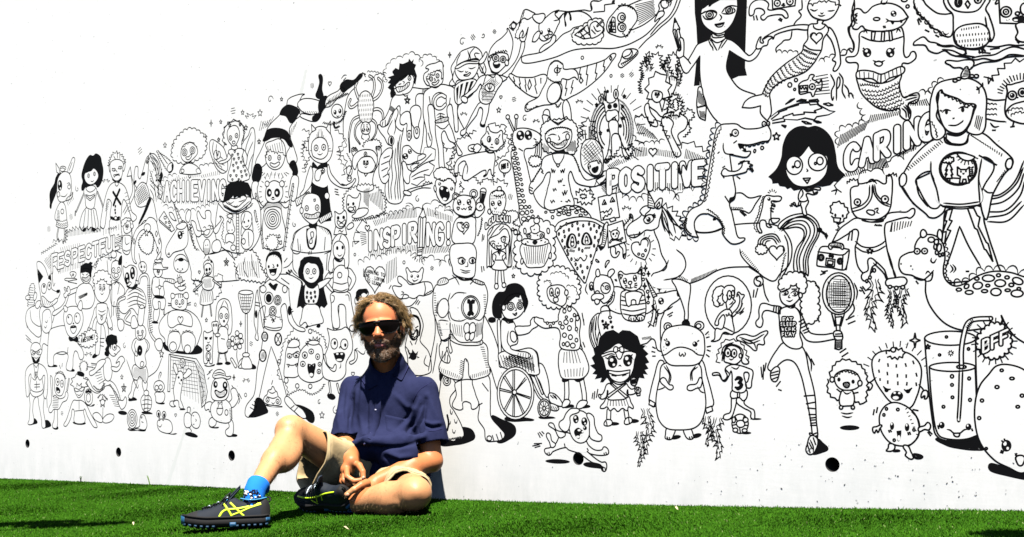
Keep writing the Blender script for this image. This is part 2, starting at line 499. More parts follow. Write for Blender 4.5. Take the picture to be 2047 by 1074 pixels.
    for sg in (-1, 1):
     ex = x + sg * z * .42 * f
     if md == 2: s.line([(ex - z * .2 * f, y), (ex, y - z * .12), (ex + z * .2 * f, y)])
     elif md == 4: s.fill(s.ell(ex, y, z * .14 * f, z * .18), 0, False)
     else:
      s.fill(s.ell(ex, y, z * .24 * f, z * .25), 1); s.fill(s.ell(ex + .03 * z, y + .02 * z, z * .11 * f, z * .12), 0, False)
     if md != 4: s.line([(ex - z * .26 * f, y - z * .38), (ex, y - z * .46), (ex + z * .26 * f, y - z * .38)])
    s.line([(x, y + z * .1), (x + z * .1 * f, y + z * .35), (x - z * .04 * f, y + z * .38)])
    if md in (0, 2, 4): s.line(smooth_path([x - z * .34 * f, y + z * .62, x, y + z * .8, x + z * .36 * f, y + z * .58]))
    elif md == 1:
     s.fill(smooth_path([x - z * .38 * f, y + z * .58, x - z * .38 * f, y + z * .58, x + z * .38 * f, y + z * .55, x + z * .38 * f, y + z * .55, x + z * .2 * f, y + z * .95, x - z * .15 * f, y + z * .97], True), 0, False)
     s.fill(s.ell(x, y + z * .88, z * .15 * f, z * .08), 1, False)
    else:
     s.fill(smooth_path([x - z * .5 * f, y + z * .52, x, y + z * .66, x + z * .5 * f, y + z * .5, x + z * .36 * f, y + z * .84, x, y + z * .95, x - z * .36 * f, y + z * .86], True), 1)
     for i in range(-2, 3): s.line([(x + i * z * .15 * f, y + z * .62), (x + i * z * .14 * f, y + z * .92)])
   else: raise ValueError(cmd)
 def done(s, name, label):
  o = mesh_obj(name, s.v, s.f, [m_ink, m_paint], wall, False, s.mi)
  o['label'] = label
  return o

def mural(text):
 d = None; hd = None
 for ln in text.strip().splitlines():
  if ln.startswith('#'):
   if d: d.done(*hd)
   tile, name, label = [q.strip() for q in ln[1:].split('|')]
   d = Drawing(tile); hd = (name, label)
  else: d.run(ln)
 d.done(*hd)
MURAL_RIGHT = r'''
#O|painted_rainbow_ribbon|sweeping double ribbon trail of the flying hero, top of the mural
w 1
#K|painted_flying_hero|large flying character lying on its side with cape lines and striped mouth
c 760 10 700 15 700 80 640 78 520 90 450 85 400 100 330 165 345 185 420 170 480 110 520 95 640 95 700 170 560 215 540 235 480 265 430 315 360 375 300 405 170 435 165 470 185 485 260 480 420 440 560 385 720 370 860 372 960 350 1040 315 1120 265 1200 180 1250 100 1255 60 1330 -10 1330 -10 800 -10
l 1385 -10 1350 80 1300 150 1230 210 1180 260 1120 310 1060 375
l 1360 -10 1330 70 1290 130 1210 200 1150 270
l 700 82 698 15 760 8
p 715 95 800 88 800 38 878 28
b 862 0 882 0 876 26 852 24
h 1030 40 1180 5 1060 190 1190 110 11
l 975 45 1080 0 1100 -5
l 1000 235 1100 190 1190 120 1220 70 1215 40 1240 -5
c 1220 90 1255 90 1250 120 1205 150 1185 165 1200 120
o 1262 30 30 34
l 1240 8 1270 2 1280 30;l 1285 0 1310 10 1300 50
c 905 60 870 100 830 150 815 210 830 250 870 270 930 285 985 260 1010 215 1050 150 1040 90 1000 50 940 45
z 14 8 905 75 930 40 980 55 1030 80
z 12 7 930 240 960 290 990 260 1005 220
q 862 130 880 140 886 250 838 245 830 200
h 858 140 838 240 884 150 862 248 3
b 845 168 858 150 862 248 838 242
p 838 170 884 172;p 834 200 886 203;p 836 225 886 228
o 930 135 30 36 10;o 936 136 14 17;e 936 136 5 6
o 932 210 32 33;o 936 210 15 16;e 937 210 6 7
l 905 180 915 188 905 194
#K|painted_sleeping_animal|long eared animal lying down with a smiling face
c 330 160 300 185 298 240 300 290 330 315 370 300 410 262 440 200 455 160 420 110 440 80 440 80 400 95 350 135
c 300 240 260 270 245 320 245 320 270 320 300 280
b 455 72 420 82 415 112 440 100
l 410 160 450 150 480 105
c 415 270 380 320 330 350 300 400 340 385 420 320
e 317 250 11 17;d 314 243 4 6
e 373 233 12 18;d 370 226 4 6
o 386 255 14 12
l 325 275 345 280 362 265 372 278;c 340 280 365 272 362 298 350 296
k 492 95 515 92 498 140 505 205 490 150;k 525 92 545 120 540 160 530 120
#K|painted_cone|cone of sweets in a scalloped cloud
U 12 16 555 290 570 240 640 200 720 150 780 160 785 240 760 320 660 335 580 325
q 570 268 670 190 695 292 640 300 
p 600 255 650 215;p 610 290 690 240;p 640 225 690 275;p 610 245 650 298
c 690 195 730 165 760 190 790 220 770 260 720 290 695 290
e 625 240 7 7;e 628 272 7 7
l 715 200 740 240 770 235;l 700 230 730 262
a 6 745 200 785 160
#K|painted_saucer|round flying dish with a ringed planet top
c 920 470 950 395 1000 375 1050 385 1055 410 1020 450 960 500 925 520 905 500
o 975 415 42 33 -40;l 945 440 990 420 1010 385
l 925 490 980 465 1030 425 1050 395
h 925 490 940 505 1035 410 1050 425 10
#K|painted_juggler_arm|raised arm with a phone and open hand
c 165 320 188 318 175 400 120 500 75 575 0 640 0 640 -10 600 60 540 110 480 140 420 155 360
c 150 265 175 240 168 290 190 275 215 210 215 210 200 280 185 318 162 318 150 300
p 170 230 178 260;p 70 200 100 165 130 185 100 235 70 210;o 102 198 18 22
l 130 185 150 165 165 120 190 75 250 95 275 110;l 145 205 150 175 180 140 210 150 245 130
c 250 120 290 110 340 110 330 160 300 180 260 155
z 6 10 185 75 170 130 140 210 115 260 120 300 160 290
#K|painted_parrot|big curved beaked bird with wide lightning striped wings
c 880 412 800 460 700 495 580 525 485 535 485 535 470 600 470 760 560 735 640 690 730 620 800 550 850 480
c 70 570 130 590 240 595 355 580 330 690 290 745 230 735 150 680 100 630
c 360 580 372 520 395 480 440 470 480 495 488 530 560 530 590 555 595 610 570 592 520 612 475 605 465 625 440 635 440 640 470 650 470 720 450 770 400 800 330 808 260 830 200 855 190 820 210 790 290 745 320 690 355 620
z 8 12 385 500 430 468 480 500
z 8 7 360 600 400 630 460 630
O 412 715 52 82 14
l 420 535 470 525;o 437 540 22 20;e 438 540 8 14;p 440 500 436 580
p 100 590 112 625 104 625 118 660;p 145 600 155 645 145 645 160 690;p 190 605 198 650 190 655 203 705;p 225 610 240 655 222 690 212 655 225 610;p 265 600 275 650 265 660 282 720;p 310 600 312 640
p 510 620 500 680 512 680 498 735;p 560 615 545 670 556 675 540 720;p 615 525 605 570 620 570 612 600;p 620 595 635 620 620 640 605 620 620 595;p 670 500 660 570 672 575 660 655;p 740 490 728 560 742 565 730 610;p 800 460 790 510 803 515 795 545;p 848 430 838 448 848 465 856 448 848 430
z 10 7 210 790 190 830 230 845 290 815
z 10 6 420 800 440 830 470 790
#L|painted_light_circle|circle of dashed rays and stars round a dancing figure
r 665 120 70 105 75 112 0 360 150
r 665 120 86 128 91 135 3 363 150
r 665 120 100 148 106 156 0 360 150
r 665 120 112 168 119 176 2 362 140
r 665 120 124 188 131 196 0 360 140
r 665 120 150 225 200 270 150 400 22
#L|painted_alien_dancer|thin alien figure with two eye stalks and folded arms
g 628 -70 700 -70 718 20 710 90 760 280 620 310 660 90
c 640 -45 625 -110 628 -55 620 -65 606 -95 600 -60 618 -35 630 20 650 40 675 40 705 20 708 -40 700 -70 690 -120 680 -110 690 -60
o 600 -62 13 22 -15;e 600 -62 6 14;o 690 -95 14 28;e 690 -95 6 18
e 652 -20 14 16;e 686 -26 14 16
p 668 0 664 8 672 8 668 0;l 645 18 668 26 696 10;h 650 16 650 26 692 10 694 20 6
c 640 5 630 30 640 68 660 60 680 45 700 70 705 20 690 0 660 4
l 640 68 660 75 675 50 695 32
c 650 70 655 150 640 260 615 310 615 310 640 315 662 270 688 140 735 270 760 295 768 285 735 220 705 140 698 68
e 642 122 9 10;e 716 95 10 12
s 597 138 12;s 735 48 12;s 730 -20 10;s 740 -80 12;s 575 -30 11;s 640 -110 8
#L|painted_sprinter|running boy with tall spiky hair and flames all around
z 22 16 850 -100 840 -160 860 -200 850 -260 890 -300
z 22 18 900 -300 940 -330 960 -240 1000 -290 1040 -330 1050 -250
f 1000 -190 50 -130;f 880 -230 40 -120;f 1060 -140 40 -140
c 880 -40 900 -70 960 -80 1000 -90 1010 -60 1000 -10 985 30 960 40 930 10 890 -20
c 880 -40 860 -10 880 60 900 90 930 100 940 90 930 60 900 20 890 -10
c 960 -75 985 -110 1010 -160 1012 -200 1050 -185 1050 -150 1030 -100 1000 -60
h 1010 -200 1012 -180 1050 -198 1050 -172 4
c 970 40 990 20 1060 20 1115 55 1105 110 1060 150 1075 200 1070 210 1030 190 1010 130 980 80
c 970 45 975 120 1010 200 1040 270 1060 280 1078 260 1050 200 1020 130 1030 70
p 965 40 975 50 985 38 995 50 1005 30 1015 42 1020 20
p 945 -70 965 10 985 -70;p 975 0 1000 -10 998 20 978 28
V 26 9 915 -60 880 -130 900 -170 940 -220 980 -180 1000 -120 985 -70 950 -100
c 910 -110 905 -70 930 -45 960 -60 965 -100 930 -115
F 936 -92 22 0
z 14 14 1100 40 1120 0 1150 30 1110 80 1130 110 1090 160
#L|painted_burst|spiky burst with hatching beside the running boy
V 18 12 1030 -10 1020 -50 1035 -90 1060 -60 1075 -20 1055 30
V 8 10 1038 -15 1034 -45 1046 -65 1056 -40 1058 -10 1048 5
r 1045 -25 42 60 55 80 0 360 26
#L|painted_leaf_clumps|ragged leaf clumps and rays under the light circle
z 20 10 800 60 840 40 880 60 900 100 930 60 960 110 1000 180
u 18 7 790 150 810 200 860 215 900 190 930 210 980 180
h 800 60 830 150 900 130 940 180 9
z 16 14 640 240 660 260 620 310 690 270 720 230 760 250 790 200
z 14 12 630 320 700 280 760 290 800 240 790 200
#O|painted_tree_outline|leafy island outline behind the mermaid
l 1085 -5 1085 70 1062 85 1080 120 1040 165 1020 195
l 1010 235 995 300 950 310 930 330 888 370 890 405
u 22 4 890 405 960 410 1020 400 1055 420
u 24 6 1215 470 1250 480 1300 440 1340 430 1400 400 1480 390
l 1480 390 1480 340 1450 250 1455 200 1480 150 1470 80 1490 0
#O|painted_pencil_woman|woman with very long black hair holding up a pencil
b 262 -5 665 -5 652 395 650 520 665 580 600 585 545 610 500 520 400 500 303 500 303 655 257 660 275 480 283 340 276 200 264 100
c 395 262 375 300 320 325 283 345 250 400 213 462 213 462 178 430 178 430 143 448 143 448 155 500 195 562 240 520 303 430 303 430 303 560 318 680 350 800 400 890 455 950 455 950 640 990 790 900 725 725 725 725 610 680 545 605 508 520 530 390 530 390 610 440 680 470 735 440 775 375 775 375 737 372 737 372 700 418 675 425 600 350 550 312 500 290 490 245
g 440 930 460 930 700 940 780 900 740 720 740 720 820 850 780 990 430 990
l 213 462 232 490
c 315 75 312 140 335 195 390 240 440 260 490 245 545 190 578 120 592 60 592 -5 592 -5 460 -5 460 -5 395 32 375 48 380 30 340 55
l 398 262 400 285 440 290 488 280 490 262;l 395 250 440 275 492 262
l 370 310 385 345 400 365 405 390;l 375 300 395 320 410 345 435 390;l 500 292 470 330 445 385;l 515 300 490 335 465 370
l 380 290 435 328 510 290
l 308 112 340 95 390 80 432 100 400 145 350 148 325 120;l 430 100 400 85;l 318 105 345 88
o 378 115 28 28;o 378 115 13 13;e 378 115 5 5
l 470 100 500 60 540 45 590 50;l 475 105 530 108 572 88 560 60;o 528 80 26 27;o 528 80 12 13;e 528 80 5 5
l 455 112 470 135 455 158
c 418 188 418 188 440 185 460 180 490 175 490 175 475 200 455 208 435 205
l 418 188 455 192 490 175
w 1;q 110 138 150 220 145 240 158 290 158 290 150 390 138 380 96 240
b 108 136 122 175 106 180;p 96 238 112 225 122 238 135 222 150 232;l 112 242 140 375;l 125 240 148 370
c 150 292 175 300 182 360 178 430 178 430 143 445 122 420 130 380 130 380 145 392 158 380 155 330
c 737 372 742 330 760 290 772 285 765 320 790 330 785 300 850 265 865 270 855 290 830 310 820 345 790 355 770 372
c 305 665 285 730 280 820 300 900 345 925 345 925 350 860 352 800 330 730
h 298 690 290 790 340 750 345 820 7;z 10 6 285 830 345 815;h 300 850 310 900 335 850 345 915 5
#O|painted_cube_head_animal|boxy headed animal lying down above the mermaid
c 680 100 690 40 730 5 790 0 830 30 828 75 920 70 960 85 980 130 960 140 930 115 830 125 790 155 770 130 800 100 780 70 730 70 715 110 690 122
q 858 -8 1038 -8 1032 45 862 70
i 897 25 24;i 993 12 26;e 945 32 10 10;k 925 38 960 38 945 52
l 715 125 720 155;l 735 120 745 155;l 905 150 930 165;l 915 140 935 152
#O|painted_mermaid|smiling mermaid in a heart vest with a scaly tail
c 1145 195 1000 200 880 240 800 285 800 285 790 300 830 280 860 285 865 300 880 270 960 240 1040 225 1135 228
c 1290 210 1340 270 1370 370 1380 440 1378 500 1330 545 1345 480 1320 460 1340 430 1335 380 1310 310 1275 255
c 1145 190 1130 240 1130 300 1100 345 1090 390 1060 420 960 490 860 580 810 660 780 725 780 725 700 745 650 780 628 825 628 825 700 828 768 812 768 812 770 870 820 928 820 928 850 870 845 780 840 720 880 660 960 610 1060 575 1120 545 1180 480 1210 430 1235 385 1250 300 1290 230 1265 190 1240 180 1250 160 1205 160 1205 180
l 1098 345 1150 380 1235 388
l 1172 190 1180 215 1220 228 1255 210 1265 190
t 1197 288 48
l 1155 290 1165 262 1180 255
h 1095 375 1205 420 805 700 815 740 2
u -12 8 1095 370 1150 400 1205 412;u -12 8 1085 400 1140 435 1190 445;u -12 8 1070 425 1120 470 1175 478;u -12 8 1050 440 1100 495 1155 505;u -12 8 1020 460 1070 520 1130 525;u -12 8 990 485 1030 545 1105 545;u -11 7 960 500 995 560 1045 575;u -11 7 930 525 965 585 1000 595;u -11 7 900 545 935 605 960 610;u -11 7 872 575 900 620 935 625;u -11 6 850 590 870 640 905 645;u -11 6 830 615 850 655 880 665;u -11 5 815 645 835 680 860 685;u -11 5 800 675 820 705 845 710;u -11 4 792 705 810 730 830 735
c 1130 50 1140 90 1170 130 1220 150 1270 155 1320 130 1350 90 1370 40 1360 -5 1160 -5
z 14 7 1135 30 1160 50 1230 10 1250 30 1300 10 1340 40 1385 45
l 1150 72 1180 85 1205 75;l 1285 85 1310 85 1335 80;l 1210 118 1235 125 1262 118;l 1228 100 1240 106 1250 98
#O|painted_angry_fish|small angry fish racing past with speed lines and bubbles
c 1062 650 1090 625 1130 610 1150 575 1180 580 1165 605 1200 625 1215 640 1235 612 1232 690 1208 680 1190 700 1170 740 1150 710 1100 720 1068 720 1062 680
q 1065 660 1130 655 1130 700 1070 708
p 1070 665 1082 685 1092 665 1105 688 1115 668 1125 690 1130 670
o 1165 665 22 22;e 1165 665 10 10
o 1040 615 12 13;o 993 652 15 17;o 1030 686 8 9
h 1180 590 1290 570 1190 725 1300 715 7
l 1305 570 1335 640 1312 700 1320 770 1330 740;l 1350 770 1355 620 1370 590 1375 650 1350 690;l 1370 560 1400 610 1395 700 1420 755;l 1410 650 1440 690 1448 750;l 1440 735 1460 715 1482 755
#O|painted_lightning|jagged lightning bolts pouring from the dinosaur snout
p 835 905 905 850 945 835 985 820 1040 800 1100 782 1200 780 1215 805 1300 850 1340 855 1290 880 1200 895 1180 920 1110 905 1050 920 950 915 955 930 860 945
p 850 915 910 870 905 862 970 840 965 832 1060 805 1060 797 1140 790 1150 805 1200 800 1240 830 1180 850 1195 865 1100 860 1105 875 1020 885 1015 870 940 895 945 905 860 925
q 960 800 1000 765 1030 757 1000 780;q 1045 778 1080 762 1120 768 1075 775;q 1140 770 1205 762 1215 778 1180 775;q 1250 797 1290 790 1325 808 1290 812
q 1085 930 1120 935 1160 952 1115 950;q 1175 925 1210 930 1235 940 1205 942;q 930 960 965 965 958 980
s 888 1045 26
#P|painted_fish_hat_mermaid|square faced marshmallow mermaid wearing a whale hat
l 105 -5 108 60 85 120 85 200 60 210 70 270 105 340 90 400 60 380 40 420 0 425
c 135 585 140 660 165 720 220 780 290 830 380 850 450 835 460 890 520 920 540 860 520 800 580 790 600 720 540 725 490 750 460 700 452 640 460 570
u -16 8 150 640 210 640 300 655;u -16 11 165 680 300 690 440 625;u -16 11 185 715 300 720 445 660;u -16 11 205 745 310 750 450 695;u -16 10 230 775 320 775 455 725;u -16 9 260 800 340 800 470 755;u -16 8 295 815 370 825 485 780;u -14 5 340 835 400 840 455 820
l 490 745 540 735 590 730;l 500 770 550 755 590 745;l 520 790 560 775 590 760;l 470 830 500 860 505 905;l 485 815 515 850 525 905;l 500 805 525 840 535 880
c 150 255 200 235 300 240 400 235 460 210 480 240 488 300 485 400 500 440 525 432 545 400 570 400 580 440 555 470 520 488 475 490 475 560 310 640 135 585 132 490 60 480 42 460 50 440 110 432 135 400 145 320
l 180 250 192 235 205 255;l 430 250 445 225 460 245
l 160 280 230 310 320 318 420 300 485 280
e 170 285 7 7;e 200 300 7 7;e 235 311 7 7;e 270 315 7 7;e 300 318 7 7;e 340 316 7 7;e 400 305 7 7;e 430 297 7 7;e 460 288 7 7;e 355 312 6 6
q 240 245 268 245 258 310 238 310;q 318 245 340 245 335 318 312 318;q 372 238 392 238 400 308 378 315
j 205 405 33 36;j 382 405 34 38;p 175 370 190 385;p 415 370 400 385;p 172 390 182 395
l 250 465 275 475 292 470 315 475 340 465;c 262 485 292 472 322 485 310 505 292 508 272 500
c 120 575 130 550 180 540 250 550 312 570 380 545 460 512 490 520 490 550 460 575 380 600 312 640 240 605 160 605 128 600
l 312 570 310 638;h 145 545 150 600 290 565 285 620 5;h 340 560 345 615 460 515 465 570 5
c 95 215 110 180 100 130 110 75 150 70 190 100 250 50 320 28 400 30 470 65 520 132 520 132 480 190 420 225 330 240 240 238 190 225 165 200 130 225
l 130 105 112 115 128 125 108 140 125 155 108 170 130 180;l 520 132 470 160 420 165 360 160;l 350 145 365 160 350 172
o 278 147 24 12;j 408 106 24 24;q 392 168 410 168 402 184;q 458 160 475 157 468 173;p 330 200 335 215;p 340 200 345 215
l 320 0 315 25 345 30 360 5;o 515 50 12 12;O 490 0 22 14
#P|painted_owl|owl with scalloped wings standing on a branch
c 568 -5 575 60 600 110 650 150 700 210 760 240 790 275 850 275 870 160 870 110 800 110 740 100 660 40 625 -5
u -22 8 575 30 600 90 650 140 700 200 760 245 850 270;u -16 7 590 60 625 110 680 160 740 220 830 255
p 592 150 605 190;p 600 140 620 170;l 650 230 680 245;l 730 270 755 285
c 800 -5 812 60 860 110 865 165 870 300 900 350 1000 380 1090 370 1140 320 1160 315 1180 260 1140 120 1115 70 1140 -5
l 1110 130 1130 240 1160 320
c 880 310 875 250 920 205 1000 185 1080 185 1130 220 1145 290 1120 340 1050 370 960 370 900 345
h 930 220 930 235 1060 200 1060 215 8;h 895 265 897 282 1130 250 1130 265 11;h 890 310 893 330 1130 290 1130 310 12;h 930 345 930 360 1090 335 1090 350 8
c 830 -5 840 40 880 80 970 95 1050 80 1100 20 1108 -5
o 905 18 26 36;o 905 18 15 26;e 907 18 8 18;o 1055 0 26 26;e 1055 0 12 16;q 975 5 995 35 978 65 958 30
l 930 375 925 400 905 415;l 945 375 945 420;l 960 380 965 415;l 1060 370 1070 410;l 1080 370 1095 410;l 1090 370 1112 395
#P|painted_branch|knotty tree branch with leaf tufts carrying the owl
c 560 340 600 300 640 285 680 320 730 330 780 350 860 350 900 370 960 400 900 430 850 420 800 390 740 410 680 390 650 350 600 345
l 740 345 800 360 880 355;l 1120 355 1200 360 1290 345 1350 350 1420 345;l 1010 445 1080 430 1180 420 1260 380 1330 360 1420 380
l 870 430 960 440 1030 460 1100 450 1180 465 1240 450 1300 420 1420 430;l 780 380 860 390 930 420 1040 440;l 1150 380 1220 370;l 1060 400 1150 410
c 805 480 820 465 900 470 960 460 1020 470 1010 520 960 540 920 520 870 520 840 500
l 1000 520 1040 500 1100 480 1200 470 1280 440 1420 430
#P|painted_box_face_animal|square headed animal with its mouth open, top right corner
q 1215 -8 1225 178 1440 185 1440 -8
l 1170 0 1200 -5 1190 30 1215 20
o 1270 92 42 40;o 1270 92 20 20;e 1270 92 8 8;o 1410 70 30 44;o 1358 105 16 13
k 1318 140 1360 125 1405 122 1408 165 1350 170 1320 160;d 1345 155 16 7
c 1350 185 1360 250 1345 290 1380 320 1440 310 1440 190;l 1345 300 1370 330;b 1350 325 1375 318 1370 340
e 1275 155 4 4;e 1295 150 4 4;e 1285 160 3 3
#P|painted_owlet|small round owl with rays behind its head
z 40 7 1100 590 1150 660 1160 640 1250 540 1320 480 1440 480
r 1390 740 150 130 190 175 190 275 11
c 1280 700 1275 655 1310 650 1360 635 1440 630 1440 935 1340 935 1280 900 1262 850 1270 760
o 1318 733 33 33;e 1318 733 20 20;d 1312 726 5 5;o 1395 710 30 32;e 1395 710 18 19;e 1358 750 9 7
c 1270 880 1300 820 1360 790 1440 790 1440 935 1340 935
u 14 4 1290 870 1330 840 1400 845;u 14 4 1310 895 1360 870 1420 880
l 1112 755 1180 770 1270 765;u 10 3 1120 805 1200 805;u 10 3 1120 845 1200 845;u 10 3 1120 885 1200 885;l 1110 910 1200 930 1270 935
l 1150 945 1180 975 1215 970;l 1330 935 1320 975;l 1305 975 1335 970;l 1165 1000 1190 1000
#R|painted_word_caring|bubble letters spelling CARING in a scalloped ray cloud
u 22 9 45 310 60 220 130 210 200 170 160 70
u 20 5 500 10 560 30 580 -20 640 -60
h 40 330 60 250 190 230 215 170 16
h 215 190 230 140 390 140 395 120 16
h 440 90 450 70 560 90 540 50 10
h 50 500 40 480 200 470 190 440 14
h 210 450 210 400 330 440 310 385 14
h 380 380 400 350 480 340 490 290 10
h 500 310 510 280 590 280 575 230 9
u 26 6 160 500 220 460 300 480 340 400 430 390 480 320 540 310
T "CARING" 80 460 590 258 128 15
#R|painted_hero_boy|tall boy with hands on hips and a forest cat badge on his jumper
l 880 600 960 590 1040 520 1094 400;l 890 650 980 630 1060 560 1094 470;l 890 690 990 680 1070 600 1100 510;l 888 745 1000 740 1094 650;l 890 620 970 600 1050 530 1090 440;l 890 720 1000 700 1080 630
c 690 670 650 690 640 760 625 900 600 1060 800 1080 960 1060 945 985 900 850 870 750 850 660
q 660 680 690 672 672 735 688 740 660 790 680 795 645 870 655 800 635 805 658 740 645 740
l 730 770 690 900 650 1010;l 730 770 780 880 850 1000
q 775 668 810 668 830 710 845 720 835 770 880 860 892 870 918 970 880 905 870 900 830 790 815 780
c 560 660 600 670 640 640 645 680 600 720 560 720 540 700 470 640 410 560 388 500 410 475 470 380 560 295 640 265 640 265 700 310 770 300 785 250 860 245 940 310 1025 385 1030 420 980 480 920 585 910 620 885 730 870 725 850 650 850 590 870 540 925 425 850 385 838 500 845 640 640 660 615 600 590 510 565 460 485 505 500 560
g 570 410 850 370 838 500 845 640 615 640 590 510
l 568 405 570 470 600 560 615 635;l 485 505 560 470;l 485 505 500 590 550 660;l 865 560 890 580 925 580
l 840 370 940 425;l 855 390 838 500 845 640
h 430 440 445 455 620 285 635 300 18;h 420 560 405 545 475 650 460 635 10;h 790 255 810 265 970 360 965 375 14;h 940 520 955 500 1010 440 1000 430 7
c 400 480 415 470 430 490 425 530 400 545 390 510;c 1005 390 1028 395 1022 440 1000 445 990 420
l 640 655 740 662 848 650;l 640 640 740 646 845 632
o 722 445 106 94;o 722 445 98 87
c 720 358 735 385 770 400 800 395 815 378;r 775 370 45 35 65 55 20 170 8
U 8 8 640 400 655 390 690 385 695 400 665 408;p 670 410 650 455 662 450 648 480 660 475 645 500 690 500 682 480 692 480 680 450 690 452 670 410;q 663 500 675 500 675 515 663 515
l 690 498 730 500
q 718 435 735 450 770 450 785 435 788 480 778 490 785 525 770 528 765 505 750 505 745 528 730 525 735 490 718 480
e 738 462 6 7;e 766 460 6 7;l 748 470 752 475 757 470;l 785 490 800 480 800 440;h 790 440 808 440 788 490 806 495 6;l 800 440 808 435
l 655 250 660 290 700 305 760 300 785 245;l 640 265 655 300 720 315
k 655 245 690 262 730 262 770 235 765 222 690 245
c 612 20 605 100 620 160 650 220 700 245 750 235 790 180 812 100 820 85 800 0 700 -30 630 -30
c 600 40 608 100 600 150 650 240 590 280 565 200 562 100 570 40 600 -30 680 -60 780 -65 850 -30 880 30 880 120 860 240 775 238 790 190 812 120 820 85 760 75 720 50 640 20 625 0
z 12 9 820 85 760 75 700 45 640 20 628 0
z 8 5 565 180 590 220 600 270;h 830 140 815 210 860 150 840 230 4
l 615 20 606 90 622 170
l 632 128 650 112 680 118;e 656 125 9 14;l 725 105 750 95 778 102;e 748 112 10 15;p 775 95 785 90;p 630 120 620 116;l 692 162 700 160;l 668 200 710 200 745 180 750 172
c 740 -70 760 -125 775 -130 785 -75;h 745 -75 784 -80 760 -118 778 -120 6;o 725 -62 12 8;o 705 -52 12 8;o 800 -78 12 8;o 825 -78 12 9
z 10 4 860 -40 840 -10 820 -20 840 20
#R|painted_masked_animal|small masked animal in tights carrying a radio
c 145 725 100 750 50 790 10 860 10 860 40 850 90 820 150 790 150 860 140 890 150 980 170 1020 200 1040 240 1020 220 960 300 1010 330 1074 370 1074 340 980 315 870 310 760 350 740 430 720 450 725 475 700 470 670 430 690 380 690 325 700 300 730
l 140 855 180 885 240 890 290 870 312 850;l 140 885 190 915 260 910 315 880
s 223 910 18;z 8 4 250 768 290 770
q 10 870 105 905 90 1015 -10 990
l 15 940 15 995;O 52 968 16 17;e 52 968 8 9
l 350 750 340 800;h 350 745 345 805 460 740 450 770 8
l 110 800 100 850;l 125 795 120 850
c 115 560 135 545 158 540 155 510 160 530 220 520 260 510 310 530 320 485 345 490 350 560 345 620 340 660 320 700 270 730 200 730 150 720 122 680 115 620
z 14 4 95 530 130 510 155 520;z 14 4 320 500 345 480 375 490
k 175 730 230 742 300 728 300 745 240 752 180 742
l 122 672 180 650 215 610 222 540;l 120 690 190 665 232 610 236 540;l 240 535 250 590 290 640 335 660;l 250 535 262 590 300 630 338 650
o 153 634 18 18;e 153 634 8 8;o 308 618 20 20;e 310 616 8 8
c 205 685 235 680 250 690 245 705 225 705;l 250 675 270 670 262 690 275 698
l 205 530 235 505 262 530;e 225 518 5 5;e 245 518 5 5
#R|painted_flower_head|little ragged flower creature with long legs
Z 0 0
V 10 12 15 700 5 660 40 635 80 660 100 690 80 720 60 750 30 745
e 28 708 7 10;e 70 712 7 10;q 18 722 58 725 52 750 20 745;z 8 3 35 755 45 780 30 790
#T|painted_long_neck_dinosaur|huge long necked dinosaur with scalloped back and oval spots
c 321 54 330 32 364 13 392 5 395 -20 410 -50 438 -70 479 -70 510 -52 529 -20 535 40 528 80 530 120 548 150 580 168 620 160 690 120 760 100 840 105 904 125 1000 150 1000 480 904 432 860 402 820 350 798 305 798 305 800 340 650 375 580 365 520 330 465 260 445 200 445 142 440 140 400 128 380 118 340 110 322 85
u 14 11 520 -30 540 10 540 50 526 90 532 125 550 150 580 170
u 26 5 575 168 640 150 700 105 760 95;u 32 4 760 95 840 100 904 125 990 145
o 738 132 28 15;o 793 155 25 16;o 688 166 22 16 -10;o 648 198 18 9;o 600 185 12 7;o 720 192 14 7;o 773 196 24 17;o 828 188 12 6;o 872 203 28 16;o 875 145 25 15 20;o 845 163 11 8;o 785 118 9 7;o 825 128 10 7;o 735 166 9 6;o 636 170 12 9 -40;o 684 134 10 7;o 880 181 8 6;o 640 100 6 0.5
o 471 -48 15 12;o 495 -38 10 12 20;o 508 -10 10 19 10;o 490 -15 7 12;o 497 12 7 9;o 512 24 6 7;o 525 20 5 7
c 425 -60 430 -95 450 -72;c 500 -62 512 -95 520 -50
i 405 6 13;i 440 5 13;e 330 65 4 5;e 376 75 4 5
l 495 42 482 60 470 52 472 38;l 390 130 430 140 460 120 482 95;l 445 112 455 100 465 108;l 445 148 470 140 480 100;l 400 145 410 158;l 560 70 572 90 560 105;l 572 68 585 88 575 105
#T|painted_flaming_feet|skating feet with fire below
c 180 40 215 60 195 80 180 130 160 145 145 130 150 110 175 95;o 205 95 6 8;o 185 128 6 7;o 170 145 5 7
c 262 140 300 130 345 128 358 145 345 165 300 172 262 165;o 278 172 9 7;o 308 177 8 8;o 338 174 9 8
l 262 140 250 110 200 60;l 300 125 285 60 265 0
f 195 135 66 250;f 283 185 42 180;f 335 180 48 185;l 150 170 165 190;l 148 185 160 205
#T|painted_strawberry|angry strawberry with little arms
c 285 712 240 660 210 610 195 550 197 510 220 482 260 470 320 472 370 485 410 520 425 560 420 620 405 680 370 738 330 720
V 12 9 262 485 280 470 320 468 345 480 310 500;c 282 465 292 455 305 462 300 475 288 475
l 214 595 190 615 172 622;c 172 618 165 640 180 640 178 655 192 645 195 628;l 412 628 435 655 430 670;c 430 662 425 690 440 680 440 695 452 690 455 665 445 655
p 230 510 226 522;p 268 530 270 544;p 308 535 308 548;p 350 530 354 544;p 385 518 390 532;p 226 560 228 572;p 265 570 267 584;p 313 580 313 594;p 354 582 354 596;p 400 575 404 590;p 232 600 232 610;p 268 610 268 624;p 315 615 315 630;p 358 618 356 632;p 400 620 402 634
w 1.5;l 248 638 262 652 280 650;l 380 645 360 660 345 652;w 1;e 262 655 10 10;e 362 660 11 10
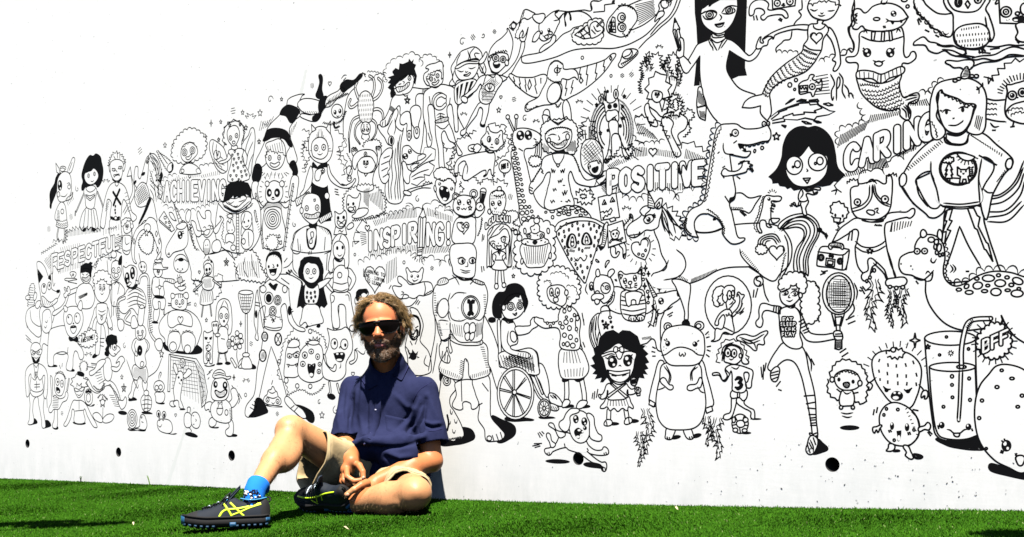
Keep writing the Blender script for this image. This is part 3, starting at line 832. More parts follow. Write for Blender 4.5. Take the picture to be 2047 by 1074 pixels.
k 282 690 290 665 315 658 338 672 335 695 310 705;d 305 690 14 8;d 300 667 6 5;d 322 668 6 5
r 310 600 140 150 165 175 190 350 14
v 395 422 34
#T|painted_cracker|round cracker character running with an open mouth
c 300 712 260 725 232 765 230 815 245 860 280 900 330 915 380 905 412 860 410 800 385 755 345 725
l 345 722 390 760 415 810 410 870 370 915;h 350 745 358 738 400 860 410 862 8
e 288 822 10 18;d 286 812 4 6;e 358 828 11 19;d 356 818 4 6
k 308 845 308 845 332 842 332 842 330 868 318 895 312 870;d 320 878 7 13
l 280 840 285 850;l 272 842 276 852;l 362 852 365 864;l 370 850 374 862
o 262 742 5 6;o 315 745 6 6;o 250 770 5 6;o 390 840 5 6;o 298 888 5 6
c 240 818 215 825 198 830 205 855 215 840 222 852 230 835;c 412 830 440 820 455 805 468 820 460 840 440 838 415 848
l 455 850 468 868;l 460 845 475 860;l 385 745 410 750;l 380 755 400 775;l 205 745 200 770;l 220 735 215 760
c 275 905 270 925 262 938 295 935 300 912;k 290 940 310 930 328 938 310 945
c 340 915 355 945 350 960 385 975 375 940 362 915;k 380 955 410 950 435 968 400 978
#T|painted_bouncing_child|tiny shaggy haired child jumping above a shadow
V 9 22 0 590 20 540 60 515 120 530 160 570 168 650 150 720 120 700 20 690 -10 650
c 20 590 40 570 80 560 120 575 140 610 130 640 90 655 50 650 25 625
z 9 8 20 600 60 570 90 575 130 590
e 40 605 8 10;e 106 615 8 10;o 8 605 10 12;o 138 622 10 13
c 60 625 75 618 88 622 85 640 70 642;h 64 622 66 640 82 622 82 640 4
c 52 660 75 655 105 662 108 720 80 728 45 722;l 60 660 75 672 95 665;o 50 735 8 8;o 105 735 8 8
l 50 665 30 650;l 105 670 130 665;l 50 760 75 765 105 760;l 55 775 80 782 100 778
e 90 830 46 12
#T|painted_drink_glass|tall smiling glass of fizzy drink with a bendy straw
k 492 878 540 915 600 930 680 938 725 928 715 870 600 880
c 440 412 440 412 448 520 462 680 482 830 492 862 520 885 580 893 640 890 690 870 690 870 685 690 680 550 678 420 678 420
c 462 545 462 545 468 650 485 800 500 855 520 875 580 886 640 882 688 865 688 865 682 690 676 548 676 548
o 560 412 120 33
o 570 546 107 21
a 9 612 545 612 470 622 400 640 345 670 325 748 320
h 632 358 650 368 660 318 668 335 6
l 602 560 598 700 592 795;l 618 560 612 700 605 798;l 592 795 598 802 606 798
O 612 546 22 8
o 542 406 5 5;o 510 490 5 5;o 645 462 5 6;r 562 482 6 6 14 14 0 330 8
o 568 590 7 8;o 568 630 6 6;o 648 600 6 7;o 570 688 6 6;o 652 700 6 7;o 528 732 6 6;s 455 452 12
l 545 838 560 842 578 856 605 855 625 840 638 838;c 575 856 575 856 605 855 605 855 600 870 588 872 578 866
e 520 818 14 16;d 516 812 4 5;e 645 826 14 16;d 641 820 4 5;p 502 820 506 835;p 660 835 664 845
#T|painted_potato|very large smiling speckled potato in the bottom right corner
k 735 1015 745 995 780 1000 850 1020 1000 1030 1000 1085 904 1074 820 1056 750 1036
c 700 630 740 580 775 542 830 535 905 560 990 640 1000 800 985 960 904 1040 830 1015 765 980 700 900 675 800 678 700
e 822 914 24 28;d 815 904 8 10;d 828 926 6 7;p 800 890 808 900;p 812 882 816 893
l 800 935 795 948;l 808 938 803 950;l 862 950 872 965 890 968 910 960;c 868 965 905 965 900 1000 885 1008 872 995;p 870 950 865 960
o 800 562 7 6;o 848 600 10 6;o 778 640 9 7;o 708 703 7 7;o 875 732 8 6;o 695 785 7 7;o 728 927 5 5;o 895 680 8 7
#T|painted_word_bff|bubble letters spelling BFF in a spiky cloud
U 12 18 690 440 720 370 780 345 830 390 840 440 800 490 740 500
r 765 425 80 85 105 110 0 360 22
T "BFF" 708 480 832 424 54 4.6
'''
mural(MURAL_RIGHT.replace("#O | painted_rainbow_ribbon | sweeping double ribbon trail of the flying hero, top of the mural\nw 1\n", "").replace("Z 0 0\n", ""))
MURAL_MIDDLE = r'''
#H|painted_tree_cloud|cloud like leaf crown and rays behind the row of friends
u 16 9 285 330 290 250 340 190 400 175 450 150 500 180 510 230
u 14 6 500 200 550 160 620 200 650 240
u 10 8 170 270 220 270 270 290 290 330
#I|painted_word_inspiring|bubble letters spelling INSPIRING with a pencil for one letter
z 30 6 90 550 140 500 95 490 150 440 130 400 200 380 215 330
u 26 9 215 355 250 350 330 330 460 300 500 260
u 24 6 470 240 540 300 620 270 690 220 740 290 810 325
h 235 360 255 400 330 335 330 370 8
h 330 320 345 355 540 260 545 340 20
h 620 330 625 270 800 370 800 330 16
h 150 540 190 520 140 440 185 450 7
h 200 620 215 560 400 600 390 545 14
h 400 590 410 545 540 580 545 535 12
h 600 600 595 550 790 590 770 545 16
r 568 600 40 40 60 60 30 150 7
u 34 7 130 680 230 640 300 640 400 550
u 34 6 400 600 470 600 540 640 600 660
u 34 5 600 680 640 620 720 690 790 610
T "INSPIR" 185 575 550 500 118 15
T "NG!" 618 532 805 525 140 14
t 195 415 24
q 560 345 596 275 616 345 600 555 552 560
k 596 275 596 275 590 245 590 245 578 310 578 310
l 575 345 568 555;l 592 340 588 550;l 560 345 575 335 590 345 604 335 616 345
q 552 558 590 552 585 610 552 612;l 552 575 588 570;l 552 588 586 584
#I|painted_heart_sign|heart with the words learning to love loving to learn
t 248 770 108
Y "LEARNING TO" 165 730 318 765 24 .75
Y "LOVE...LOVING" 165 760 318 805 24 .75
Y "TO LEARN" 190 800 290 835 24 .75
#H|painted_spider|large spider hanging head down with striped body
A 9 7 200 420 215 370 210 310 185 290
A 9 7 205 445 240 420 265 370 262 330 240 305
A 9 7 115 460 70 490 55 470 65 440
A 9 7 115 430 100 390 95 360 108 330
A 9 7 205 505 240 500 265 520 272 560
A 8 4 190 560 225 590 225 650 200 695
A 8 4 135 570 100 610 95 670 125 720
A 8 6 130 540 80 570 60 640 55 680
c 160 385 125 410 112 470 118 530 135 580 190 580 205 530 212 470 195 410
h 130 410 130 425 195 405 195 420 7;h 120 440 120 455 205 435 205 450 8;h 118 470 118 485 205 465 205 480 9;h 122 500 122 515 205 495 205 510 8;h 126 530 126 545 200 525 200 540 8;h 134 560 134 575 192 555 192 570 7
c 160 580 138 595 132 630 145 655 180 655 190 625 185 595
j 148 632 11 14;j 174 630 11 14;e 150 600 4 5;e 170 598 4 5;e 150 612 4 5;e 170 610 4 5
l 142 655 135 680 150 692;l 178 655 185 680 170 692
n 4 55 690 60 770;z 6 10 40 780 70 850 45 930;O 58 890 18 32;O 58 938 14 18;e 52 936 4 5;e 64 936 4 5
#H|painted_turban_child|child in a turban holding up both hands
c 110 900 115 860 75 780 75 750 95 745 110 760 120 830 200 900 235 800 230 745 250 735 260 770 240 850 215 900 205 950 205 1010 110 1010 118 950
c 165 905 120 890 110 850 120 820 160 800 210 810 222 850 205 890
c 90 880 80 810 110 770 160 755 210 765 235 810 225 860 220 840 190 800 140 805 110 840
O 160 785 9 14;e 160 785 4 8
F 162 842 34 0
l 70 745 85 770 80 740 98 768 95 740 105 765;l 225 760 230 735 240 760 245 735 250 765
z 10 10 150 740 160 710 240 700 255 740;q 152 905 160 925 175 905
#H|painted_tree_trunk|tall hollow tree trunk with wavy bark and wings beside it
c 300 600 320 560 360 500 350 600 390 640 400 620 385 700 380 800 395 900 390 1080 300 1080 290 930 330 740 300 720 280 680 250 640 240 600 270 610
o 322 700 18 30;e 324 700 10 24
l 350 745 345 830 355 920 345 1000 350 1070;l 365 700 360 800 370 900 362 980 368 1070;l 335 760 325 850 330 930 320 1000 325 1070;l 380 660 370 720 372 800 382 880 375 960 382 1070;l 310 900 305 980 310 1070
l 345 560 350 620 340 660;l 330 570 300 640 315 670
c 320 745 260 790 245 860 250 930 280 970 310 930 300 900 315 870 310 830 325 800
l 270 930 300 910;l 262 890 300 870;l 260 850 305 830;l 275 810 312 795
#H|painted_spiky_hair_boy|boy with black spiky hair sitting on the tree limb
c 380 390 330 430 310 500 280 560 255 580 260 610 290 605 320 540 350 500 375 480 385 540 470 520 485 410 560 405 578 375 520 372 440 365
h 310 500 335 520 320 480 345 500 5;h 520 375 518 405 550 375 545 408 6
l 270 580 265 605;l 285 570 285 610
c 385 540 380 590 400 600 420 590 420 640 440 690 450 640 445 560 430 515
c 445 530 455 600 465 615 475 670 490 680 500 650 495 600 510 540 505 490 480 475 450 490 440 520
c 425 640 425 690 440 698 448 640;c 470 620 468 670 485 685 500 660 495 615;o 435 665 6 14;o 484 640 7 16
c 350 370 330 370 330 400 350 410 390 410 440 390 465 330 460 290 430 280 350 330
b 300 365 318 340 300 335 320 310 300 300 340 285 330 270 330 260 350 240 370 250 375 210 395 215 430 200 435 180 450 200 465 185 460 210 480 220 470 245 485 290 475 345 460 330 470 300 462 285 450 280 440 300 430 285 415 300 390 320 375 325 350 350 340 360 345 385 355 400 335 425 320 428 315 400 320 380
c 355 365 400 355 435 330 435 350 410 375 375 392 362 390;h 370 365 375 388 425 342 425 360 6
i 438 305 13;p 370 345 385 340;l 395 325 405 330 400 342;l 395 400 410 418 430 410
s 424 445 26;s 424 445 14 36;o 424 445 7 8
#H|painted_letter_c_hero|caped boy hero with a large letter on his chest
l 700 350 760 420 740 520 780 620 830 690;l 525 430 530 560 520 700 505 780
c 560 370 530 400 525 460 525 540 545 640 545 700 562 740 580 690 568 640 560 560 570 470 600 560 600 620 605 680 620 760 625 860 640 930 660 910 655 820 650 740 650 640 690 700 725 720 745 790 770 785 760 760 735 720 710 640 680 560 690 470 715 540 720 600 735 645 745 600 740 520 740 450 720 370 680 350 630 345
l 570 470 562 420;l 690 470 695 430;l 605 600 650 625 690 590
c 600 575 680 550 680 572 605 588;h 605 577 605 587 675 555 677 570 9
o 625 450 45 55 8
w 1;T "C" 585 505 680 485 82 7
l 610 540 630 528 660 535;l 612 555 640 545 658 552;l 632 530 636 565
l 720 600 725 640;l 555 650 570 700
c 545 300 560 350 600 360 640 340 650 290 630 250 570 260
c 545 310 560 350 530 320 530 280 560 250 540 240 560 220 600 210 640 200 650 250 650 300 640 310 640 270 615 255 600 265 595 285 570 285 560 310
z 8 6 545 310 560 285 600 265 640 255
i 575 310 13;i 615 290 13;c 580 335 605 330 622 315 618 335 600 348 588 348;p 595 305 602 318 596 320
k 575 355 605 362 635 340 625 358 600 370
z 12 8 640 700 670 770 720 740 720 790 690 830 700 890
#H|painted_bandana_woman|wavy haired woman in a bandana and striped top
c 740 470 720 400 730 350 780 320 860 320 840 400 790 440
b 732 370 750 350 740 470 735 440;b 760 345 778 335 760 420 750 440;b 795 330 812 328 790 400 775 430;b 825 325 845 320 820 380 805 390
c 710 300 700 240 720 200 760 140 800 120 850 108 890 140 900 190 920 260 880 300 860 270 800 310 740 320 720 350 690 345
c 725 250 750 310 790 315 840 300 870 250 880 200 860 180 760 210
c 725 240 760 210 820 190 870 190 885 200 870 212 800 215 740 245;l 730 230 790 200 870 200
c 875 205 900 170 925 140 915 190 890 215;c 875 212 905 270 895 270 880 240
l 740 255 765 265 780 260;l 810 240 830 245 855 235;c 780 285 800 282 822 270 812 288 795 292;l 790 260 795 268 808 262
l 720 260 710 310 725 340;l 760 150 740 190 735 220;l 850 110 820 150 825 190;l 805 130 815 170 805 190;l 880 150 850 150 860 180;l 905 230 900 260 920 290
#H|painted_big_hair_boy|boy with tall hair in a patterned vest throwing up an arm
c 920 285 880 300 840 360 800 400 765 425 770 450 795 460 800 430 860 380 890 345 880 420 890 450 870 470 830 540 790 620 762 640 765 665 790 655 800 620 860 540 890 490 895 560 885 600 910 610 915 590 935 520 945 460 975 400 1010 340 1050 300
c 925 285 905 340 880 390 880 440 900 465 940 465 965 430 990 380 1025 320 1000 285 985 280 970 300 945 290
w .7;h 900 350 960 300 885 440 1010 330 7;h 895 360 900 450 985 290 950 465 8;h 890 370 985 390 890 440 960 440 4;w 1
o 945 365 30 26;l 930 350 945 375 960 350;p 945 340 945 395
k 888 590 900 598 915 592 908 612 892 608
c 950 250 935 200 945 130 980 80 1020 50 1055 10 1055 -10 1070 10 1090 70 1085 130 1060 200 1020 220 1000 270 960 270
c 950 160 1050 150 1060 200 1030 240 990 270 955 255 940 200
z 14 8 950 190 985 150 1055 140
o 982 178 20 22;o 982 178 9 10;e 982 178 4 4;o 1028 186 18 20;o 1028 186 8 9;e 1028 186 4 4
k 965 205 990 210 1012 215 1000 240 975 240;d 985 212 14 5;l 1000 195 1005 202
o 1052 208 12 18;o 940 185 8 14
c 765 425 790 420 805 440 795 460 770 450
#H|painted_sitting_cat|fluffy faced cat standing on the bushes with a curled tail
z 16 14 720 830 700 880 690 830 720 800 740 700 800 680 860 640
z 14 14 940 620 960 590 1000 620 1040 600 1030 650 1060 700 1040 790 990 800 980 860
z 12 16 740 900 800 960 840 930 880 980 920 940 960 960 980 900
c 905 770 850 780 800 790 750 810 725 850 720 900 735 925 745 890 750 850 790 830 780 880 775 940 800 950 850 920 915 885 920 910 905 925 925 915 945 880 955 910 965 920 970 880 970 770
l 790 830 805 870 800 910
k 915 750 940 770 968 770 968 780 930 778
c 890 690 920 650 930 610 950 640 990 650 1020 635 1025 680 1030 720 1010 740 990 760 950 760 920 735 890 720
z 8 8 890 700 900 730 930 755;z 8 6 1040 690 1025 740 980 765
o 940 690 11 18;e 942 692 5 13;o 990 704 12 18;e 990 706 5 13;e 958 724 6 5;l 945 740 958 742 970 745;p 930 640 940 660;p 1010 660 1000 680
c 870 760 820 765 808 740 830 725 860 728;c 860 775 840 755 860 720 890 735 880 760;l 825 745 850 755;t 735 912 12
o 1040 862 38 42;Y "HI!" 1018 880 1066 868 30 1.6;p 1030 905 1035 930 1045 900
#H|painted_winged_bird|big billed bird with spread feathered wings
c 395 745 430 730 460 760 490 780 540 790 520 815 470 835 430 850 400 830
c 400 830 430 880 450 895 440 920 430 970 400 940 395 880
z 18 9 450 890 560 740 590 760 600 800 560 840 590 880 520 920 530 950 450 970
l 450 930 500 900 560 880;l 455 900 520 850 590 820;l 460 880 530 830 580 780;l 460 945 500 930 530 930
j 412 798 18 20;j 440 768 13 16
l 495 835 480 880 445 895;l 430 850 500 840
#I|painted_shouting_boy|scruffy boy shouting with a huge open mouth
V 8 14 690 60 670 30 700 -10 760 -10 790 20 830 70 800 110 700 90
c 690 70 685 150 700 200 740 245 790 225 810 190 820 100 780 60 740 80
c 680 110 670 130 685 155
z 12 7 700 65 740 85 780 65 825 110
j 712 100 11 13;j 798 135 12 14
k 715 120 760 120 780 150 785 190 760 225 735 215 710 170
d 728 132 9 11;d 768 146 8 10;d 748 208 14 10;l 735 180 750 175 755 195
u 20 6 700 320 690 280 760 270 800 310;z 14 6 860 80 850 120 880 130 840 170
l 450 170 490 140 560 120 640 100 660 95;l 455 190 500 160 580 130 650 130;o 480 165 30 16 20;z 12 5 590 130 610 95 660 100
#I|painted_bear|white bear with a heart on its belly waving a torch
k 835 525 835 525 950 525 950 525 952 550 900 558 840 552
c 965 300 1000 240 985 245 975 225 1000 190 1005 140 1030 130 1045 150 1025 240 1035 270 1020 310 975 340
q 1005 155 1042 160 1022 245 1000 235;b 1010 165 1036 168 1020 240 1003 232
c 850 340 820 370 805 430 800 500 830 530 900 535 950 525 968 480 970 400 960 340
o 1000 262 28 30;l 995 270 1005 255 1010 268
t 885 410 50;c 838 380 845 420 880 440 880 400 860 380;o 880 405 9 12;o 905 402 9 12
k 845 320 900 335 955 305 955 325 900 348 850 338
o 825 190 22 26;O 825 190 12 15;o 955 170 28 30;O 955 172 16 18
c 885 180 830 200 808 250 820 300 860 325 910 330 955 305 970 250 950 200
j 852 232 16 22;j 922 230 17 22;e 885 248 5 5;l 865 275 875 283 886 275 896 283 906 270
t 845 275 13;s 930 272 19;p 835 210 825 200;p 940 205 950 196;l 935 208 946 200
#I|painted_small_strawberry|small crowned strawberry with big eyes
z 28 4 1100 110 1150 80 1190 120
c 1070 200 1080 165 1120 145 1165 150 1185 195 1180 260 1150 320 1110 330 1075 280
V 8 8 1090 170 1130 150 1170 165 1135 185;c 1125 145 1130 122 1150 122 1150 145
h 1080 200 1080 212 1175 190 1175 202 8;h 1085 180 1087 190 1170 172 1170 182 6;h 1090 290 1092 300 1150 300 1150 310 5
j 1092 240 15 20;j 1140 238 16 22;l 1100 270 1112 280 1120 268;c 1070 280 1055 300 1075 315;c 1165 290 1190 295 1180 315
z 10 10 1010 340 1000 420 980 470;z 10 14 1190 300 1260 300 1270 340 1230 380 1290 410
T "LOU" 1040 420 1110 355 32 5;T "LOU!" 1120 360 1225 372 34 5
#I|painted_long_hair_girl|winking girl with long wavy hair standing
c 1050 700 1055 500 1060 440 1100 400 1150 385 1200 400 1228 450 1222 560 1225 690 1190 690 1060 690
l 1070 480 1065 560 1070 690;l 1085 570 1080 640 1085 700;l 1200 480 1208 580 1200 690;l 1215 470 1215 600 1215 680;l 1090 600 1095 660;l 1185 560 1188 640;l 1100 400 1080 440 1060 470;l 1150 390 1110 430 1075 480;l 1170 400 1140 430;l 1060 690 1090 700 1110 690;l 1190 690 1200 700 1225 685
a 12 1122 720 1118 790 1120 830;a 12 1160 720 1165 790 1172 820;o 1118 832 14 20;o 1172 824 14 18
c 1110 590 1095 600 1090 640 1105 660 1085 700 1110 715 1180 715 1195 700 1170 650 1185 620 1175 590 1140 580
l 1108 645 1165 645;l 1100 600 1115 615 1108 650;l 1175 605 1160 620 1165 650;l 1135 580 1140 610;p 1130 575 1130 595 1145 595 1145 575
c 1065 510 1090 550 1130 572 1170 565 1205 520 1210 470 1180 420 1130 460 1070 490
l 1075 515 1095 508 1110 515;l 1080 520 1075 526;i 1168 498 20 0.4 0;l 1145 490 1170 475 1195 482;e 1132 525 4 6;o 1098 540 10 16 -10;o 1182 535 9 12
c 1118 540 1118 540 1135 545 1152 540 1152 540 1148 565 1125 560
o 1255 440 13 16;o 1235 425 8 9;o 1285 485 18 20
l 1020 460 1015 510;l 1030 470 1025 500;l 1010 690 1015 730;l 1025 690 1030 720;l 1240 690 1235 710;l 1255 680 1250 705
#I|painted_flying_bat|small flying bat with spread wings and one raised arm
h 330 660 335 820 400 620 405 760 7
c 500 820 470 790 420 760 415 800 440 830 380 830 375 850 410 910 440 920 460 890 490 910 430 930 440 960 490 978 540 940 560 900 600 900 660 870 650 810 600 800 560 810
l 490 910 530 920 560 900;l 600 800 610 850 600 900;l 440 870 455 880 435 895;z 8 5 600 900 630 880 660 868
c 485 790 480 750 475 700 505 730 530 725 560 730 590 700 590 750 580 790 535 815
e 512 760 9 12;d 509 756 3 4;e 556 760 9 12;d 553 756 3 4;l 515 785 535 795 558 783;p 525 791 528 800 532 793;e 535 774 4 3
l 350 850 365 825;l 540 960 560 930;l 555 965 570 940
#I|painted_hooded_friend|black haired child peeping from behind the seated man
c 115 960 105 930 115 900 120 870 160 860 200 870 195 900
k 112 920 115 880 130 855 160 850 160 850 190 850 200 870 190 890 170 880 150 895 140 920 125 940
i 145 905 10
#J|painted_hooded_boy|hooded figure with a barred mask and a star emblem on the chest
c 105 690 85 600 75 560 85 500 80 450 90 410 105 390 100 365 130 370 150 400 165 450 155 500 150 530 190 580 205 640 195 690
c 95 410 85 450 95 500 115 525 140 505 150 450 140 410 115 400
l 92 420 105 400 130 405 150 440
n 3 95 415 115 403 138 415 150 450 145 500
k 92 480 100 470 115 490 130 468 142 480 130 520 115 526 100 515
w 1;g 108 485 118 498 130 482 122 518;p 100 500 120 510;p 100 490 118 500;p 115 520 135 500
l 100 460 110 468;l 125 465 140 455;l 118 470 120 480
e 115 605 18 20;b 85 575 103 590 95 600;b 110 570 122 585 108 588;b 140 578 128 592 135 602;b 148 612 134 604 136 616;b 90 615 98 605 100 620
l 75 555 95 580;l 180 600 170 640 195 660;l 100 530 110 550;l 135 520 125 545
#J|painted_giant_kneeling_legs|shaggy one eyed creature behind the athlete
k 300 985 330 960 400 965 425 1000 415 1025 330 1050 240 1040
c 255 720 265 700 300 705 330 760 300 810 300 850 320 880 360 960 365 1010 330 1020 320 1030 290 1025 240 1020 240 860
o 283 728 19 24;o 283 728 11 14;e 285 727 5 7
z 8 12 280 1028 320 1020 366 1012;l 300 870 305 895 312 880;l 320 920 328 940 335 925;l 310 970 318 990 326 975;l 290 930 296 945 302 930
n 3 285 900 292 940 285 975
k 250 680 268 690 252 730 245 720
#J|painted_muscular_hero|tall bald muscular hero in shorts with a bone badge on his chest
l 215 330 225 480 205 600 190 680;l 470 400 510 480 540 570 550 650;l 235 540 225 620 212 690;l 500 660 530 760 560 840;l 390 730 355 830 365 870
k 505 905 560 920 620 950 628 990 600 1020 540 1040 530 1000 560 980
c 330 735 330 800 310 850 330 870 360 870 365 835 400 840 410 870 440 850 440 740
l 355 730 358 830
c 415 715 425 790 445 850 440 920 470 970 480 1025 520 1030 560 1020 572 995 550 965 505 910 500 850 500 770 485 700
l 460 740 490 780;l 440 850 460 840;l 490 1010 500 1025;l 510 1000 518 1028;l 530 995 540 1024;l 550 985 560 1018;o 495 1015 12 12
c 300 510 290 560 245 650 250 685 300 715 355 720 365 680 380 620 400 715 450 715 498 690 490 640 470 540
k 385 620 378 628 382 632
h 250 660 244 685 355 705 352 722 12;h 402 700 402 718 495 670 498 690 11;h 350 625 372 635 345 690 362 700 8;h 450 560 470 560 478 660 492 660 10
c 300 495 340 525 400 535 458 525 458 545 400 552 340 545 298 520;h 305 502 302 518 452 530 452 545 22
c 230 250 215 290 215 380 230 430 240 480 255 530 245 560 255 620 290 640 300 620 290 590 285 560 300 590 310 580 300 540 300 500 300 440 300 470 340 530 400 535 455 525 460 470 470 400 485 330 485 280 465 240 420 230 340 210 280 230
c 280 215 250 220 235 245 255 250 290 235;c 415 225 450 230 470 245 440 245;h 240 230 245 245 275 215 280 235 5;h 425 225 428 240 460 235 462 248 5
o 265 365 28 48 8;l 240 330 230 380 245 400;l 300 430 290 400 295 380;l 240 430 255 425 290 430;l 250 530 280 520 300 505;l 258 610 262 580;l 272 625 276 590;l 285 635 288 600;l 250 515 270 530 295 520
l 300 320 330 290 380 290;l 295 380 310 420 350 430 380 420;l 420 420 450 425 475 390;l 300 290 290 330 295 370;l 310 200 330 220 345 250;l 400 245 415 230
c 370 450 390 440 395 480 375 490;c 400 445 420 440 425 480 400 490;c 375 495 395 490 395 520 380 525;c 400 495 420 488 415 520 400 525;h 310 440 320 500 355 450 360 510 5;h 430 440 430 510 455 430 455 500 5
h 232 440 248 440 252 500 262 500 9;h 218 290 228 290 222 400 234 400 10;h 465 300 478 300 470 390 480 390 9
o 402 362 46 59;o 402 362 38 52;b 385 322 395 318 402 328 412 320 425 325 422 342 412 345 412 380 420 392 415 405 405 400 395 408 383 398 388 385 394 378 392 345 384 340
k 330 200 370 220 410 205 412 222 370 230 345 222
c 300 130 298 80 310 50 360 42 410 45 430 80 427 140 425 180 415 210 370 215 320 195 310 160
l 300 110 292 130 300 155
o 357 130 17 16;e 362 131 7 11;o 410 128 16 15;e 412 129 7 11;l 335 118 360 112 378 125;l 395 122 410 112 425 115;l 385 135 388 155 375 158;l 350 172 375 180 400 178;l 355 185 375 190 398 186;l 310 160 315 190 330 205
#J|painted_wheelchair_user|girl with black hair sitting in a wheelchair
k 570 915 620 905 700 915 720 925 680 930 600 932;k 740 908 780 905 825 912 800 918 750 918
c 745 640 780 690 795 790 780 810 740 720 700 690
c 790 800 800 788 830 800 860 840 858 855 830 850 800 835;l 800 800 815 815;l 812 798 825 815;l 822 802 832 820;c 790 845 820 845 842 865 830 878 800 870;h 800 850 796 866 835 860 826 876 5
a 6 690 690 740 800 770 830;a 6 720 690 760 790
c 535 430 545 420 550 440 555 660 545 655 540 560
c 545 590 640 575 700 565 730 590 740 650 745 690 720 700 560 660 548 640
h 550 600 570 660 700 590 720 690 12;h 570 660 550 600 720 690 710 600 12;h 555 640 640 580 590 670 720 610 7;h 560 610 720 680 600 590 725 650 6
l 705 565 735 590 745 685
o 626 790 92 132;o 626 790 80 118
p 621 785 621 675;p 613 785 613 675;p 621 785 680 720;p 621 785 674 712;p 621 785 700 810;p 621 790 698 818;p 621 785 672 890;p 621 790 664 896;p 621 785 620 905;p 615 785 612 905;p 621 785 575 880;p 615 785 568 872;p 621 785 545 765;p 621 792 545 775;p 621 785 572 700;p 615 785 564 708
o 621 785 10 12
o 769 865 32 46;o 769 865 25 37;r 769 865 6 8 25 36 0 330 10;o 769 865 7 9
c 560 420 552 480 560 560 590 590 640 605 690 615 700 600 680 585 640 580 600 560 635 540 630 480 620 440 590 415
c 625 460 670 455 700 450 700 430 720 410 720 430 740 435 735 455 710 470 690 490 640 500 630 490
l 590 480 585 530 600 560;c 600 490 610 480 625 490 632 520 620 535 605 525;h 640 590 636 606 690 590 690 612 5
l 570 425 590 440 610 435
k 560 420 590 410 615 425 612 440 590 435
c 560 360 565 400 590 420 630 415 660 390 680 350 670 300 600 300
k 555 415 520 410 508 370 515 320 540 285 570 280 585 250 630 240 665 260 680 300 690 340 670 390 670 390 665 350 665 350 660 330 660 330 650 300 650 300 645 315 645 315 625 310 625 310 600 330 580 350 580 350 560 370 558 395
o 567 362 9 14
o 602 356 18 20;o 602 356 10 12;e 603 356 4 5;o 648 352 15 19;o 648 352 8 11;e 648 352 4 5;l 625 360 630 375 622 378;c 612 392 612 392 622 396 632 388 625 402;l 585 330 605 325;l 640 325 655 325
e 508 424 20 15;h 495 412 495 436 525 412 525 436 6
#J|painted_curly_woman|curly haired woman in a spotted jumper and long skirt
k 870 860 900 845 920 855 900 862;k 950 860 980 848 1000 855 985 864
a 13 880 720 882 790 880 820;a 13 955 720 968 790 970 825;c 865 830 880 820 898 830 890 850 865 862 858 855;c 945 830 970 825 985 835 965 860 935 868 930 855
k 860 715 895 720 862 735;k 920 720 970 708 940 735
c 855 570 840 620 845 680 860 715 900 720 960 715 990 680 985 630 945 565
h 870 580 865 640 930 575 950 640 6;h 870 670 875 710 965 660 960 705 7
c 860 355 840 400 835 430 770 435 765 420 745 415 725 410 720 430 740 450 770 465 835 465 850 500 850 560 900 575 945 565 945 490 950 430 930 380 890 350
l 935 390 925 440 935 490
o 870 380 8 10;o 895 370 9 11;o 878 435 11 12;o 905 425 7 8;o 860 460 9 10;o 895 465 10 12;o 935 415 8 13;o 870 500 10 11;o 900 510 10 12;o 930 470 6 9;o 885 545 10 12;o 912 552 12 12;o 865 545 6 8;o 848 440 7 8;o 920 400 6 8;o 815 440 6 6;o 800 455 6 6;o 785 440 6 6;o 930 525 7 9;o 880 410 6 6
U 12 24 760 330 745 280 750 220 770 180 820 160 870 170 920 195 935 240 945 280 920 330 880 350 830 360 790 355
u 8 5 800 200 850 190 890 220;u 8 5 770 240 790 230 800 260;u 8 4 880 260 920 260 930 300;u 8 4 850 320 880 330 900 310
c 785 300 785 270 800 255 850 250 875 270 880 330 860 355 830 345 800 330
o 805 285 9 20;e 806 288 5 8;o 835 285 11 21;e 837 288 5 8;c 815 318 835 312 838 330 822 335;l 820 295 815 305 822 308;o 880 288 9 14
l 958 390 965 430;l 965 420 968 450;l 950 540 960 570;l 962 535 972 560
#N|painted_puppy|floppy eared puppy leaping over a hole
e 178 985 80 15 2;k 345 1000 390 990 460 1010 480 1028 430 1030 360 1018
c 250 800 200 810 165 870 130 895 95 905 98 930 125 945 150 920 230 895 250 910 320 935 400 990 460 1010 465 1040 485 1050 498 1020 490 990 465 990 430 970 370 920 390 935 440 945 480 945 508 935 505 905 480 890 465 910 420 910 380 880 360 850 320 850
c 225 800 170 780 150 740 125 735 120 750 160 780 190 830 225 820
c 140 895 125 860 105 820 112 800 130 810 140 850 165 875
l 222 870 228 895;l 370 900 378 915;l 110 930 112 940;l 122 925 124 940;l 480 930 482 942;l 492 925 496 938;l 470 1030 475 1045;l 485 1025 490 1040
c 250 690 255 780 280 840 320 865 360 855 385 810 390 740 370 680 320 655
c 320 655 270 640 235 670 215 710 190 730 190 760 220 790 245 785 260 740 262 690
c 370 675 410 690 420 750 440 800 465 820 460 850 420 850 390 830 385 790 385 730
j 297 710 19 28;j 352 726 20 28;e 356 768 13 14;d 351 764 4 5
k 285 790 310 765 330 775 350 795 325 810 320 838 300 830
d 318 782 10 7;d 310 825 12 8;d 342 792 7 6
l 50 800 65 830;l 60 795 80 820;l 75 790 90 805;l 15 885 60 875;l 30 895 65 885;l 25 870 75 868
#M|painted_pony|striped maned pony carrying a cat and a goofy passenger
c 130 830 90 850 65 900 62 980 90 1060 105 1060 120 980 140 900
h 85 860 75 960 130 840 135 920 3;l 75 880 72 980 98 1055;l 95 855 85 950 105 1040;l 110 845 100 940 112 1020
c 130 830 200 810 300 820 440 830 500 800 560 800 540 880 540 1010 560 1074 520 1074 490 1000 440 1030 200 1074 130 950
h 420 1005 415 990 480 1000 470 980 8
